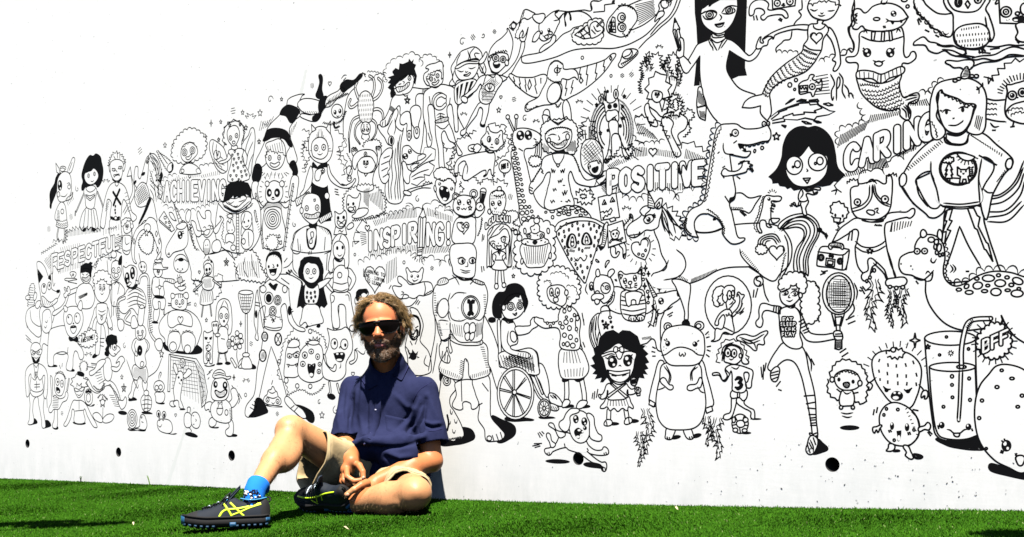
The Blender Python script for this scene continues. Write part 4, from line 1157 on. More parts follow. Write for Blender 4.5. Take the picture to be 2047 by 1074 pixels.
s 172 910 28;s 172 910 16 36;s 205 885 9;s 150 880 9;s 215 920 9
c 510 700 560 690 650 675 670 700 665 730 610 770 570 810 530 830 500 800 490 750
j 542 745 20 24;l 648 680 655 710 668 712;l 500 700 540 690 560 690 575 675;l 560 810 590 800 620 780;l 585 840 620 820;l 595 850 615 840
z 14 9 500 740 470 800 480 850 445 910 490 920 520 860 530 800;l 490 760 485 840 470 900;l 510 770 505 850 490 910;l 520 800 515 860 505 915
q 440 590 515 710 488 720;h 445 600 448 598 485 705 510 700 8
v 437 525 22;v 457 562 18;v 432 645 22;v 505 612 18;v 530 662 20;v 457 718 18;O 425 565 9 9;O 422 600 9 9;O 452 682 9 10;O 500 645 9 9;O 528 625 9 9;O 455 755 8 8
#M|painted_goofy_passenger|goofy bald creature with antennae and goggle eyes
c 215 660 260 650 300 680 300 820 210 810 190 770
l 45 630 35 670 50 700;l 140 830 140 790 175 775 195 800 200 850;o 200 855 10 9
c 130 570 100 590 88 640 95 700 80 720 80 740 110 735 100 755 120 765 130 740 160 760 200 730 225 670 215 610 190 580
c 130 575 110 580 105 545 120 530 130 550;c 185 575 190 545 215 530 230 545 215 570 195 585
o 75 645 14 27;O 75 650 7 12;o 170 658 32 36;o 180 655 13 13;e 181 655 5 6;p 150 640 158 648;e 160 632 2 2;e 155 665 2 2
o 115 690 14 14;c 75 715 100 695 150 700 155 725 110 738 80 735;c 100 735 105 765 125 760 128 738
a 8 225 690 215 740 185 770;h 205 700 225 710 190 740 205 750 4
p 205 590 220 630;p 232 600 238 610;p 240 598 245 612;c 105 465 125 480 125 485 108 480;c 175 480 195 475 180 500 168 520
#M|painted_striped_cat|plump striped cat with its paws on its belly
c 285 680 270 740 275 820 300 865 360 882 420 870 440 810 435 730 415 670
l 275 710 300 720 320 712;l 272 740 305 745;l 390 715 430 705;l 395 745 440 735;l 275 770 310 775 360 770 440 760;l 276 800 350 812 440 795;l 285 830 360 842 438 820
c 310 690 305 740 320 780 340 770 345 740 370 740 375 765 390 768 400 740 410 690
o 350 862 25 20;o 405 858 25 20;l 340 858 342 878;l 358 858 360 880;l 395 855 398 875;l 412 855 414 872
c 255 560 270 545 300 565 340 560 380 555 410 515 415 530 410 580 410 640 370 675 310 670 280 650 262 600
q 262 565 285 572 272 598;q 385 560 408 530 408 565
j 300 610 15 22;j 367 592 15 24;c 322 620 345 615 335 635;l 335 635 338 655;l 310 655 338 658 352 655;p 300 640 315 645;p 302 655 315 655;p 365 630 380 625;p 365 640 382 640;p 360 650 378 655
#N|painted_wand_girl|big headed girl with black hair and a bow headband holding a racket
e 540 740 40 12;e 670 722 38 14
a 15 512 655 510 710;a 15 622 650 630 700;c 490 720 505 712 530 720 530 745 500 755 480 745;c 620 710 640 698 660 705 660 730 625 745 612 735;l 495 725 500 750;l 640 705 645 735
c 500 570 480 600 455 635 480 640 500 630 520 655 545 640 570 660 600 640 630 655 640 630 670 640 655 600 635 560
h 510 575 500 625 620 570 640 625 8
c 505 480 480 530 465 550 445 550 450 570 470 580 495 565 505 525 500 575 560 585 630 570 635 520 630 545 660 550 690 535 690 510 660 515 640 500 620 475
q 520 480 535 480 640 565 620 572;q 610 480 625 480 510 570 500 555
l 450 550 460 560 455 575;o 700 522 20 20;l 690 515 695 535;l 705 508 708 530;q 690 545 715 540 715 555 698 558;a 4 680 495 695 520
o 674 465 22 27;h 655 450 660 485 685 442 692 482 6;h 655 460 690 450 660 480 694 472 5
b 475 470 455 470 465 440 420 450 435 420 405 415 425 390 390 360 420 350 400 310 420 290 410 250 440 230 450 180 490 140 540 128 575 150 600 130 650 135 700 170 720 230 752 230 735 250 770 285 750 300 775 340 750 350 770 380 745 390 765 420 735 415 745 445 710 440 700 470 690 440 660 440 640 470 520 470 500 440
c 462 290 520 250 575 215 620 250 688 280 680 330 670 390 640 450 600 480 560 480 515 440 490 380 475 320
l 462 290 520 270 550 275 580 320 610 275 650 268 688 280;l 468 305 525 285 550 290
c 576 255 550 240 548 275;c 576 255 602 240 604 275;o 576 256 8 9
j 536 340 32 38;j 634 330 30 38;l 500 320 525 298 560 305;l 610 300 650 295 668 320;l 490 310 510 318;l 655 300 665 290
l 575 365 585 360 592 368;c 500 390 500 390 570 400 650 390 650 390 640 440 590 470 530 450;l 508 410 570 425 648 408;l 510 395 512 405;l 530 425 560 430;l 600 428 625 420
l 408 540 402 575;l 420 530 415 580;l 440 515 430 570
#L|painted_giraffe|long necked giraffe like creature with pebble spots and big eyes
c 95 235 75 200 80 130 110 110 180 115 240 150 235 190 200 225 145 240 160 330 185 440 215 540 275 590 400 570 470 575 530 620 540 660 400 700 200 690 130 690 110 560 85 400 65 250
a 6 80 120 60 75 45 45;a 6 92 115 95 75 96 40;o 45 42 11 13;o 96 40 11 13
j 120 152 24 30;j 168 150 23 30;l 210 190 225 192;l 200 170 215 180;l 195 215 245 185 240 160
o 70 150 6 6;o 68 175 7 7;o 72 200 8 8;o 78 230 9 8;o 90 260 10 8;o 82 285 10 9;o 100 290 8 8;o 88 315 11 9;o 108 320 7 8;o 90 345 11 9;o 112 352 8 9;o 95 378 11 9;o 118 385 8 8;o 100 410 11 10;o 124 415 7 8;o 104 442 11 10;o 130 445 6 7;o 108 475 11 10;o 130 480 8 8;o 112 508 11 10;o 135 512 9 8;o 118 545 12 11;o 142 545 9 10;o 126 580 13 12;o 152 580 10 10;o 175 578 8 8;o 132 615 13 12;o 160 612 11 12;o 188 605 8 8;o 140 650 14 12;o 170 645 12 11;o 195 635 8 8;o 185 665 9 8;o 145 675 10 8
o 272 610 7 6;o 310 605 14 8;o 355 598 16 10;o 388 590 11 8;o 430 585 16 9;o 465 588 14 9;o 350 622 13 9;o 380 615 10 8;o 410 605 12 8;o 490 600 12 9;o 408 622 14 8;o 455 610 11 8;o 510 618 11 9;o 480 628 10 7;O 312 640 8 10
l 110 230 135 245
l 215 190 210 250 195 300;l 225 190 222 250 210 300;l 235 190 235 250 228 295;l 245 190 247 250 240 300
U 8 12 175 300 190 280 230 285 245 300 230 325 190 330
#L|painted_furry_hooded_boy|grinning boy in a furry animal hood and tunic
a 24 275 20 285 110;a 24 395 20 405 90
c 255 30 300 50 290 110 270 110 255 60;c 375 -40 395 -60 420 0 420 90 400 95 375 20
l 280 110 283 60 290 45 295 60 300 110;l 390 95 385 50 395 40 405 60 412 90
V 8 28 250 180 245 110 270 75 340 60 410 60 450 90 460 150 455 230 430 265 380 240 330 250 280 250 255 230
h 262 200 258 250 290 220 285 260 5;h 400 190 398 245 448 180 450 250 9
q 310 65 345 80 385 60 345 90
c 272 180 270 145 300 115 370 105 420 120 425 170 400 220 345 245 300 225
z 8 14 270 150 300 122 370 108 425 125
l 285 155 310 145 335 150;l 370 140 395 130 412 135;o 290 180 10 14;o 402 160 11 18;l 345 150 355 175 345 180
c 300 190 345 205 395 180 385 215 345 230 315 215;h 310 198 318 215 390 188 380 212 9
k 325 240 350 250 385 240 380 260 345 262
c 330 260 260 285 240 350 200 410 175 450 175 490 190 500 205 480 250 430 290 370 295 420 280 480 275 590 400 570 440 565 420 480 415 370 450 430 490 450 570 455 620 420 640 370 620 365 600 400 560 410 510 415 470 350 440 280 400 262
z 7 7 240 340 215 380 190 430;z 7 7 440 290 460 330 470 370
l 310 260 320 300 345 325 375 290 382 262;t 345 330 12
p 305 350 310 375 315 355 322 375 328 358;p 360 360 365 375 372 355 378 375 385 350;p 345 420 350 435 358 418 362 432 372 410;p 315 470 320 485 328 468 335 480;p 370 490 378 510 385 480 390 505 400 480;p 300 540 308 555 316 538 325 550;p 390 545 400 550 408 535 418 548;e 380 450 8 4;e 365 545 6 4;p 245 350 255 365 245 370 258 380
l 178 460 195 470;l 175 475 192 485;l 600 370 610 400;l 570 420 620 390;l 560 400 600 395
#L|painted_pineapple|smiling pineapple with a leafy top
z 24 9 485 180 500 110 520 60 545 90 550 180
l 510 180 505 120;l 530 180 530 100;l 495 170 490 130;l 540 175 545 120
c 510 180 485 220 480 290 490 340 520 375 570 400 605 380 615 320 610 250 590 200 560 175
w .8;h 490 210 600 360 560 178 612 260 5;h 482 260 570 350 500 200 600 310 4;h 488 230 540 178 500 330 608 240 7;w 1
d 560 350 40 28;c 525 325 560 305 600 310 605 350 590 385 560 390 535 370
j 532 338 10 13;j 588 310 10 14;k 545 350 565 340 585 335 582 365 565 378 550 370;p 560 342 565 370
#L|painted_watermelon_slice|large slice of watermelon with long lashed eyes and a smile
c 318 715 318 715 350 670 420 645 490 638 560 650 620 680 620 680 610 710 590 780 550 900 510 1030 510 1030 500 1030 430 930 360 800 330 740
l 325 745 360 700 430 668 500 662 560 670 612 700;l 318 715 325 745;l 335 725 380 690 450 668
k 395 820 400 760 425 735 450 750 455 820 430 825;g 412 815 415 770 430 745 445 770 445 815;k 420 815 422 760 432 752 440 770 440 812;d 430 775 6 8;d 431 800 7 8
k 485 800 490 750 512 728 535 745 550 800 520 808;g 498 795 502 755 513 740 528 760 532 795;k 505 795 508 755 516 748 525 765 525 795;d 514 770 5 8;d 516 790 6 7
h 418 830 412 845 445 835 440 850 6;h 508 818 502 830 538 815 532 828 6
l 440 905 455 895 460 885;l 440 880 460 900 478 880 500 900 520 870;l 510 865 518 875
o 360 700 4 8;o 395 680 4 8;o 430 690 4 8;o 460 675 4 8;o 495 690 4 8;o 530 680 4 8;o 560 690 4 8;o 590 700 4 8;o 350 740 4 8;o 380 725 4 8;o 410 715 4 8;o 465 710 4 8;o 540 710 4 8;o 575 725 4 8;o 600 740 4 8;o 370 780 4 8;o 385 755 4 8;o 470 745 4 8;o 565 760 4 8;o 585 780 4 8;o 385 820 4 8;o 465 790 4 8;o 470 830 4 8;o 490 840 4 8;o 560 810 4 8;o 575 830 4 8;o 405 860 4 8;o 425 890 4 8;o 450 920 4 8;o 480 930 4 8;o 540 870 4 8;o 545 910 4 8;o 520 940 4 8;o 490 965 4 8;o 500 1000 4 8;o 460 945 4 8;o 400 840 4 8
#L|painted_cupcake|smiling cupcake with a cherry in a scalloped cloud
U 16 20 130 690 200 660 290 680 325 720 310 780 320 850 300 920 250 960 170 975 110 930 100 880 90 820 120 760
c 130 800 290 790 265 925 210 940 155 930;h 140 805 160 925 285 800 260 920 11
c 130 795 140 770 165 765 155 745 185 730 180 700 200 690 215 675 235 695 235 720 262 735 265 765 285 775 288 795 210 812
l 165 768 210 775 262 760;l 185 730 210 738 240 722
o 218 660 17 18;l 220 645 225 630 235 640
o 173 755 10 13;e 173 755 5 7;o 247 752 10 13;e 247 752 5 7;k 192 785 222 782 208 805
c 145 705 155 720 148 740 140 722;c 285 705 295 720 288 738 278 722;c 130 885 138 900 130 920 122 905;c 300 850 305 870 298 888 290 870
p 160 785 168 790;p 240 780 250 778;p 200 715 206 712;p 220 745 226 750;p 150 795 156 800;p 265 790 272 786
o 115 763 15 20;o 92 730 11 14;o 75 712 7 8
#L|painted_box_robot|square headed robot child with a skull picture on its body
c 640 670 620 690 605 800 585 810 585 810 600 835 600 835 622 812 640 720
b 585 810 622 812 600 835;h 618 710 632 716 608 800 622 806 8
c 660 820 665 870 690 880 712 850 700 845 690 860 685 820;c 710 800 730 830 738 885 750 850 740 795;b 728 860 750 850 738 885
c 740 690 770 650 775 620 792 650 770 690 745 715;b 765 650 775 617 792 650;h 730 660 745 690 765 640 778 660 4
q 640 690 730 660 752 785 645 820
q 583 522 690 495 712 640 602 658
q 608 565 620 535 634 562;q 655 550 668 520 684 546;e 622 556 5 7;e 670 542 5 7
p 600 610 615 605 620 615 635 600 640 610 660 585 668 600 655 625 645 620 640 635 625 630 615 650 612 640
q 650 650 680 640 690 658 660 668
c 660 745 665 725 690 715 710 730 705 750 700 765 675 770;e 675 740 7 8;e 696 736 7 8;l 650 720 660 730;l 700 700 695 715;l 660 780 720 770;l 665 770 725 785;p 685 755 690 750;a 4 655 790 665 775;a 4 720 772 728 765
#L|painted_spark|spiky burst with a smaller burst inside
V 20 11 455 510 480 490 510 485 540 510 545 545 500 550 470 540
V 7 8 478 515 495 505 512 515 495 525
#L|painted_word_positive|bubble letters spelling POSITIVE with rays and clouds around
h 640 330 660 350 700 290 720 320 8;h 720 300 730 320 800 240 810 280 8;h 800 220 810 280 870 220 875 275 8;h 930 230 930 270 1060 250 1050 290 12;h 1110 230 1100 290 1220 280 1200 310 12
h 590 440 640 410 620 500 660 470 9;h 690 490 700 450 900 480 890 430 18;h 900 480 900 430 1060 480 1060 440 14;h 1060 480 1060 440 1210 460 1200 420 12
u 30 8 690 500 760 540 860 540 910 490 1010 500
u 30 5 1000 480 1060 560 1070 500 1210 480;z 30 5 550 490 570 450 640 470 690 500
z 30 4 1080 230 1110 200 1180 230 1250 280
T "POSITIVE" 640 490 1222 430 118 17
t 910 250 28
l 1070 320 1075 380 1090 330 1110 360
#Q|painted_bandage_marks|faint scuffs on the unpainted belly of the unicorn
w .7
l 75 860 110 850 180 840;l 80 895 130 890 190 885;e 160 848 6 10
#M|painted_unicorn|large white unicorn with a striped horn and a rainbow tail
c 495 270 525 350 545 430 580 505 560 540 490 560 490 560 480 580 560 605 640 590 700 625 740 625 830 590 920 540 1000 520 1130 515 1130 515 1200 560 1240 590 1300 610 1342 560 1400 500 1420 400 1400 320 1340 250 1240 225 1120 225 1000 240 900 280 780 285 700 260 620 220 545 110 500 150
g 500 560 480 640 600 660 700 640 640 560
l 545 110 545 200 570 280;l 490 560 545 540 580 500 592 470;l 645 400 690 440 708 500 690 550 650 585 560 605
c 620 600 640 650 680 750 700 820 700 870 720 880 725 780 740 660 730 625
k 700 868 720 868 738 900 725 912 690 910 680 890
h 650 590 665 570 710 625 720 600 7;h 740 625 750 595 920 545 910 530 20
l 1070 395 1080 440 1130 500 1200 560;h 1078 420 1090 410 1190 550 1200 540 14
l 1140 510 1200 560 1220 600 1240 700 1265 750
c 310 270 330 230 400 180 420 150 440 130 490 120 545 110 530 210 520 250 480 270 440 270 400 300 360 320 320 305
l 325 305 370 300 410 290;l 398 280 402 292;l 350 318 380 312 430 275;c 410 160 400 140 430 110 460 110 470 130 440 160 430 175
c 425 200 440 175 470 165 495 180 480 210 445 225;e 458 198 15 18;d 452 190 5 6;l 425 200 450 170 490 165;p 480 172 500 160;p 485 178 505 170;p 488 185 506 182
c 455 5 455 5 500 115 455 115 455 115;h 457 15 468 25 456 100 495 110 6
c 500 110 510 80 545 55 548 90 530 125;q 512 105 530 80 535 100 520 118
z 30 9 545 115 600 130 660 200 690 260 690 300 640 310 600 320;l 550 130 580 200 600 310;l 560 120 610 190 640 290;l 550 150 560 230 600 300;l 580 130 640 220 680 270;l 560 180 590 260 620 310
c 345 400 350 360 390 350 400 370 410 340 440 320 465 340 465 400 435 470 435 470 370 440;l 415 335 440 330 455 350 450 380;o 392 430 7 7;o 420 438 9 10;o 438 405 6 8
r 405 395 80 90 100 115 0 330 16
U 10 9 1180 400 1200 370 1240 380 1250 410 1200 425
l 1190 370 1200 330 1250 300 1310 300 1345 350;l 1205 370 1215 335 1260 312 1300 315 1335 355;l 1220 370 1230 340 1265 325 1295 330 1320 365;l 1235 378 1250 345 1275 340
t 1318 415 55;l 1345 375 1362 380 1360 410
#Q|painted_rainbow_tail|striped rainbow tail of the unicorn sweeping down behind the runner
c 680 740 720 690 790 660 870 660 930 710 940 780 900 860 870 940 870 1045 850 1030 850 1050 830 1020 790 1030 780 950 800 870 840 810 840 760 800 740 720 750
l 690 748 740 700 800 680 860 685 905 730 905 790 860 880 840 950 845 1030;l 700 755 750 715 800 700 850 705 880 745 880 790 840 870 815 940 820 1020;l 700 765 760 730 810 720 845 735 860 770 850 810 815 880 798 950 805 1020;l 690 760 770 690 850 672 918 720 925 785 880 870 855 950 858 1040
h 735 900 715 920 700 1030 690 1060 9;l 720 790 740 840 745 920 735 1000 700 1060
#Q|painted_dinosaur|tall standing dinosaur with a spiny back and open jaws
l 410 525 450 525 500 555 575 540 575 540 540 590 500 650 470 640 430 630 385 630;h 390 625 385 612 460 625 450 615 7;l 440 640 470 670;l 450 640 480 665
u 26 22 180 800 120 800 90 740 100 660 150 620 205 580 225 460 240 340 265 200 290 110 320 90
c 320 95 290 130 265 260 240 400 215 560 195 595 130 630 95 690 90 750 120 790 175 805 175 805 155 750 155 700 190 660 240 655 240 655 300 690 330 740 330 780 380 840 420 845 465 825 470 810 430 805 410 740 390 650 375 590 405 560 412 510 400 440 390 390 375 280 375 280 420 290 480 298 505 275 505 262 470 262 440 240 430 215 430 215 500 220 580 200 625 190 635 140 615 95 615 95 560 115 480 120 450 110 420 90 370 88
u -10 7 430 215 500 222 580 202 625 190
k 430 215 455 215 475 240 480 262 460 262 440 245;d 452 250 8 6;d 470 235 5 6
i 410 145 22 0.3 0;l 385 150 388 165;l 378 150 382 168;o 592 88 12 15;o 618 86 10 13;e 593 90 4 5;e 618 88 4 5;e 605 140 2 3;e 585 150 2 3;l 400 210 420 195
l 335 210 335 245 350 275 400 280;l 300 275 310 265
c 345 370 325 390 330 415 380 415 430 405 480 390 490 370 510 375 500 355 520 350 490 335 500 325 460 330 450 360 420 385 370 385
l 345 355 330 365;l 320 400 340 430;l 440 330 470 320;l 430 340 460 328;l 510 380 520 390;l 515 365 525 385;l 420 420 440 435
z 8 14 230 630 290 670 335 740 335 785;z 10 18 320 105 285 180 265 320 235 500 215 580;z 8 12 100 680 95 750 130 790
k 375 580 375 555 400 545 408 520 402 560
l 345 545 375 590;o 275 690 3 5;l 280 685 285 695
c 530 250 540 255 530 270;c 575 230 590 240 575 250
l 160 760 180 772 260 770 330 745
s 670 168 26
#Q|painted_small_dinosaur|little dinosaur copying the big one behind it
u 8 13 575 775 545 760 535 720 555 680 575 600 595 545
c 600 545 580 620 560 690 545 730 560 770 578 775 565 740 570 700 600 700 610 735 640 740 625 725 630 690 670 685 690 690 660 715 640 705 635 640 640 610 640 600 660 610 655 595 640 590 640 575 690 575 700 550 650 545
e 623 563 11 12;d 619 558 4 4;l 640 575 660 580 690 575;l 630 620 655 625;l 632 630 650 645;r 645 530 20 15 30 30 200 330 5
#Q|painted_black_bob_girl|big headed girl with a black bob and outstretched arms
c 820 570 830 620 840 660 860 665 860 650 855 620 870 570
c 815 520 845 495 860 515 900 510 905 525 930 520 905 535 860 530 865 570 815 572
c 845 500 900 490 945 490 945 505 905 500 860 505;l 830 500 838 530 820 560
c 818 575 800 610 785 585 775 590 790 605 820 600;l 755 600 762 610;l 765 590 770 610
k 640 440 618 422 618 422 670 370 700 300 710 220 740 150 790 110 840 100 870 108 920 100 980 130 1025 190 1045 270 1060 360 1105 410 1105 410 1060 455 1060 455 1035 450 1035 450 1010 475 1010 475 960 485 960 485 930 480 930 480 780 510 780 510 760 490 760 490 740 500 740 500 725 485 725 485 690 480 690 480 680 462 680 462 645 465 645 465
c 725 340 740 335 820 290 875 222 875 222 900 260 950 285 990 290 995 350 980 410 930 460 860 485 790 475 745 430 728 385
o 783 350 52 58;o 803 343 18 22;o 775 360 5 5;e 775 378 2 2;o 930 328 58 56;o 945 322 20 24;o 916 338 6 7
l 860 372 868 385 860 390;c 838 432 838 432 885 430 885 430 865 465 865 465;l 850 445 875 442
z 30 4 1020 450 1040 460 1020 530 1080 520
#Q|painted_music_note|music note and a portable radio with handle
n 3 945 760 985 790;e 943 758 17 17;b 985 772 998 795 985 820 972 795
c 925 975 935 900 955 865 1010 865 1125 880 1130 890 1112 990 1095 1010 1010 995 930 985
l 930 895 1000 905 1090 915 1128 885;l 1090 915 1085 1005
c 1000 870 1005 845 1030 840 1060 840 1090 850 1090 880 1070 870 1030 862 1015 880
h 1005 850 1020 870 1085 845 1080 870 9
o 952 932 18 20;o 952 932 11 12;e 952 932 5 6;o 1072 955 17 19;o 1072 955 10 12;e 1072 955 5 6;q 985 935 1040 945 1035 990 980 980;q 995 950 1028 955 1024 978 992 972;o 1008 920 5 8;o 1024 924 5 8
#M|painted_ring_runner|girl running out of a hoop waving
o 992 772 156 196
c 1020 830 1055 790 1070 740 1060 700 1050 715 1060 685 1080 700 1100 705 1085 735 1080 780 1050 825 1020 850
c 980 800 935 830 905 885 905 905 925 905 930 870 965 840 960 920 945 935 910 930 900 1000 880 1015 930 1005 965 955 1025 965 1022 880 1010 810
l 960 920 1022 950;z 16 4 985 850 1000 840 1015 860
V 6 14 960 760 940 770 920 785 900 770 890 720 900 670 940 645 970 660 945 700 920 720 925 765
c 975 660 985 800 1005 790 1025 765 1040 745 1025 730 1035 700 1030 665 1000 650
U 8 8 965 660 1000 640 1035 660 1035 680 985 690 980 760 965 760
o 1000 705 14 30;e 1002 710 6 8;o 1024 700 10 26;e 1024 706 5 7;l 1000 770 1015 760 1025 745
l 1040 820 1065 810 1090 760;l 1055 830 1080 815 1100 790;l 1070 835 1095 815
#M|painted_ball|small beach ball being bounced
o 1196 612 31 34;l 1200 580 1180 600 1210 620 1195 645;l 1190 660 1175 720;l 1165 670 1160 720
#N|painted_backpack_bear|big white bear with a jet pack of flames
e 945 828 36 14 -10;e 1082 818 34 15 -15
c 890 770 880 810 880 835 915 842 930 820 940 775;c 1000 775 1010 820 1030 840 1060 835 1060 810 1040 770;l 890 825 895 838;l 905 828 908 842;l 1035 825 1040 838;l 1050 822 1055 835
c 840 330 810 420 780 540 775 600 805 630 825 590 830 500 870 340;c 1120 330 1150 430 1185 560 1190 620 1140 640 1130 560 1100 360
q 778 585 812 605 805 630 772 615;q 1140 640 1180 625 1188 655 1148 672
c 870 350 840 460 820 560 820 640 840 720 890 770 970 780 1060 770 1110 730 1140 640 1140 560 1120 460 1090 350
l 870 365 905 420 900 470;l 885 360 915 430 905 480;l 1090 370 1055 400 1055 460;l 1075 365 1045 410 1045 460
c 845 460 880 500 910 520 930 510 925 490 905 485 870 440;l 830 520 860 510 880 500;c 1110 440 1080 480 1030 490 1022 515 1045 525 1080 510 1110 500;l 1090 500 1110 530 1135 540
o 895 108 25 25;O 897 110 12 13;o 1100 102 30 28;O 1095 104 16 15
c 855 270 850 210 880 130 960 100 1050 105 1120 150 1135 220 1130 290 1090 350 990 362 900 350
l 855 295 880 290 940 250 990 242 1050 260 1090 290 1128 295
e 895 218 16 19;d 890 212 5 6;e 1072 222 17 18;d 1066 216 5 6;p 880 200 872 192;p 890 196 886 186;p 1088 205 1098 198;e 870 240 3 4;e 885 250 3 4;e 868 262 3 4;e 1080 255 3 4;e 1070 270 3 4;e 1085 280 3 4
l 972 275 970 290 980 300 990 285 1000 302 1010 285 1005 275
f 765 640 70 300;f 720 790 55 230;f 1160 690 60 200;f 1215 700 75 280
p 795 240 815 250;p 790 270 812 275;p 795 300 815 300;l 1140 160 1160 140;l 1145 180 1165 175;l 1150 240 1175 235;l 1150 260 1172 268;l 1145 290 1165 305
#S|painted_soccer_girl|girl with a ponytail kicking a football, number on her shirt
e 185 872 25 5;e 320 874 28 5;e 272 942 26 7
c 205 760 195 840 165 855 165 875 195 872 215 830 225 770;c 240 760 225 790 260 820 295 840 295 865 310 875 315 860 310 830 290 820 262 795 275 760
c 205 735 200 770 240 770 260 785 278 760 270 730
c 195 610 170 630 180 665 160 685 140 660 110 660 110 650 140 650 165 690 190 660 200 640 205 700 210 738 270 735 262 650 285 650 280 690 270 700 275 720 295 720 300 690 305 640 280 625 230 610
p 170 630 188 650;l 200 620 225 630 240 615;Y "3" 212 728 258 722 52 2.6
c 165 590 170 530 200 510 250 530 255 570 225 605 185 600
z 12 10 145 600 130 590 150 530 160 500 200 490 250 510 270 560 280 590;l 165 590 175 530 200 515 240 530 250 560 255 600 285 600 270 575;l 150 560 165 520 210 500;l 155 590 160 545
o 183 550 14 20;e 184 552 6 9;o 214 553 13 20;e 215 554 6 9;l 190 580 200 585 212 578;l 198 565 202 570;o 245 565 7 11
c 225 480 260 460 310 470 350 450 378 447 360 480 360 510 330 510 320 540 290 520 260 500;l 240 475 300 490 360 460;l 250 485 290 505 340 490;l 255 480 310 505 320 530
o 243 897 40 47;c 230 885 255 882 265 905 240 915 225 900;p 230 885 220 865;p 255 882 262 862;p 265 905 282 905;p 240 915 245 942;p 225 900 205 905;o 212 878 8 14;o 270 878 12 12;o 220 928 12 10;o 265 930 12 9
c 235 770 240 745 232 745
#S|painted_tennis_girl|long legged runner with a tennis racket and slogan shirt
k 620 970 650 990 675 1020 650 1038 590 1048 600 1020
U 10 16 560 210 600 210 625 250 620 320 630 360 600 400 560 400 545 300
c 460 500 420 540 385 600 380 630 410 640 430 610 470 585 510 600 540 660 560 740 580 840 590 900 600 960 620 970 615 880 608 760 580 640 545 520
c 395 640 395 680 415 692 430 670 430 620;l 395 650 430 640;l 395 662 432 655;l 400 680 430 668
l 555 762 605 758;l 566 800 608 792;l 572 820 610 824;l 578 852 612 852;l 582 870 614 866;l 584 880 615 878;l 586 895 616 892;l 586 905 616 905;c 583 942 600 948 620 942 620 954 600 958 585 952
c 590 955 570 1000 565 1030 585 1048 610 1030 622 975;l 585 975 600 1010 600 1035;l 580 990 595 1020;l 572 1000 585 1040;l 600 965 612 1000
c 445 330 400 320 350 310 335 340 335 380 320 400 325 420 345 425 355 395 350 370 365 345 420 355 445 365
c 510 335 540 360 570 430 590 455 650 462 700 455 730 460 730 480 700 485 620 498 570 490 540 450 520 420
c 440 340 435 400 440 450 455 500 500 530 545 520 535 460 540 400 530 350 500 325
l 410 318 405 350;l 420 320 418 355;l 432 324 430 358;l 440 326 438 362;l 530 400 555 385;l 535 415 562 400;l 540 430 570 415;l 548 445 578 430;l 555 455 582 445
T "EAT" 450 394 500 394 15 1.7;T "SLEEP" 440 418 515 418 15 1.6;T "WORK" 444 442 514 442 15 1.7;T "PLAY" 446 468 512 468 16 1.7
k 465 318 490 330 510 310 510 330 488 335
c 440 250 445 300 480 322 510 310 540 270 540 210 480 210
U 9 14 440 245 440 200 480 165 540 165 565 210 555 255 540 260 525 215 490 220 470 240
l 445 258 462 246 478 255 468 268 450 268;e 463 259 7 8;l 490 260 510 248 525 258 515 272 498 272;e 510 261 7 8;l 484 268 480 280 488 282;l 470 295 485 300 500 292;o 538 270 9 13;l 445 242 460 236;l 495 240 520 240;d 461 256 2 2;d 508 258 2 2
a 9 720 400 722 440;o 723 262 78 102;o 725 264 61 90
w .75;h 672 200 672 325 778 190 778 335 13;h 690 190 762 195 690 340 762 340 14;h 672 225 780 225 670 310 780 315 7;w 1
q 698 378 740 374 730 415 712 415;q 690 355 705 360 712 415 705 420;l 690 360 710 420;l 755 350 735 420
c 700 450 720 442 738 450 742 485 720 490 705 480;l 708 460 740 458;l 706 470 740 470;q 708 490 740 488 740 528 725 535 706 530;h 708 498 740 496 708 526 740 524 6
l 565 545 590 600 590 640;l 590 580 605 610;l 345 620 350 670;l 358 610 355 680;l 370 600 362 640;l 420 715 440 690;l 430 730 445 735
l 640 150 655 165;l 650 155 670 150;l 635 170 660 160;l 800 210 815 250 810 290;l 790 300 800 340 770 380;l 760 390 800 370;l 770 410 805 395;l 730 550 760 530;l 740 570 770 550;l 830 230 840 240;l 825 245 835 250;l 610 210 625 235;l 620 380 630 400
'''
mural(MURAL_MIDDLE)
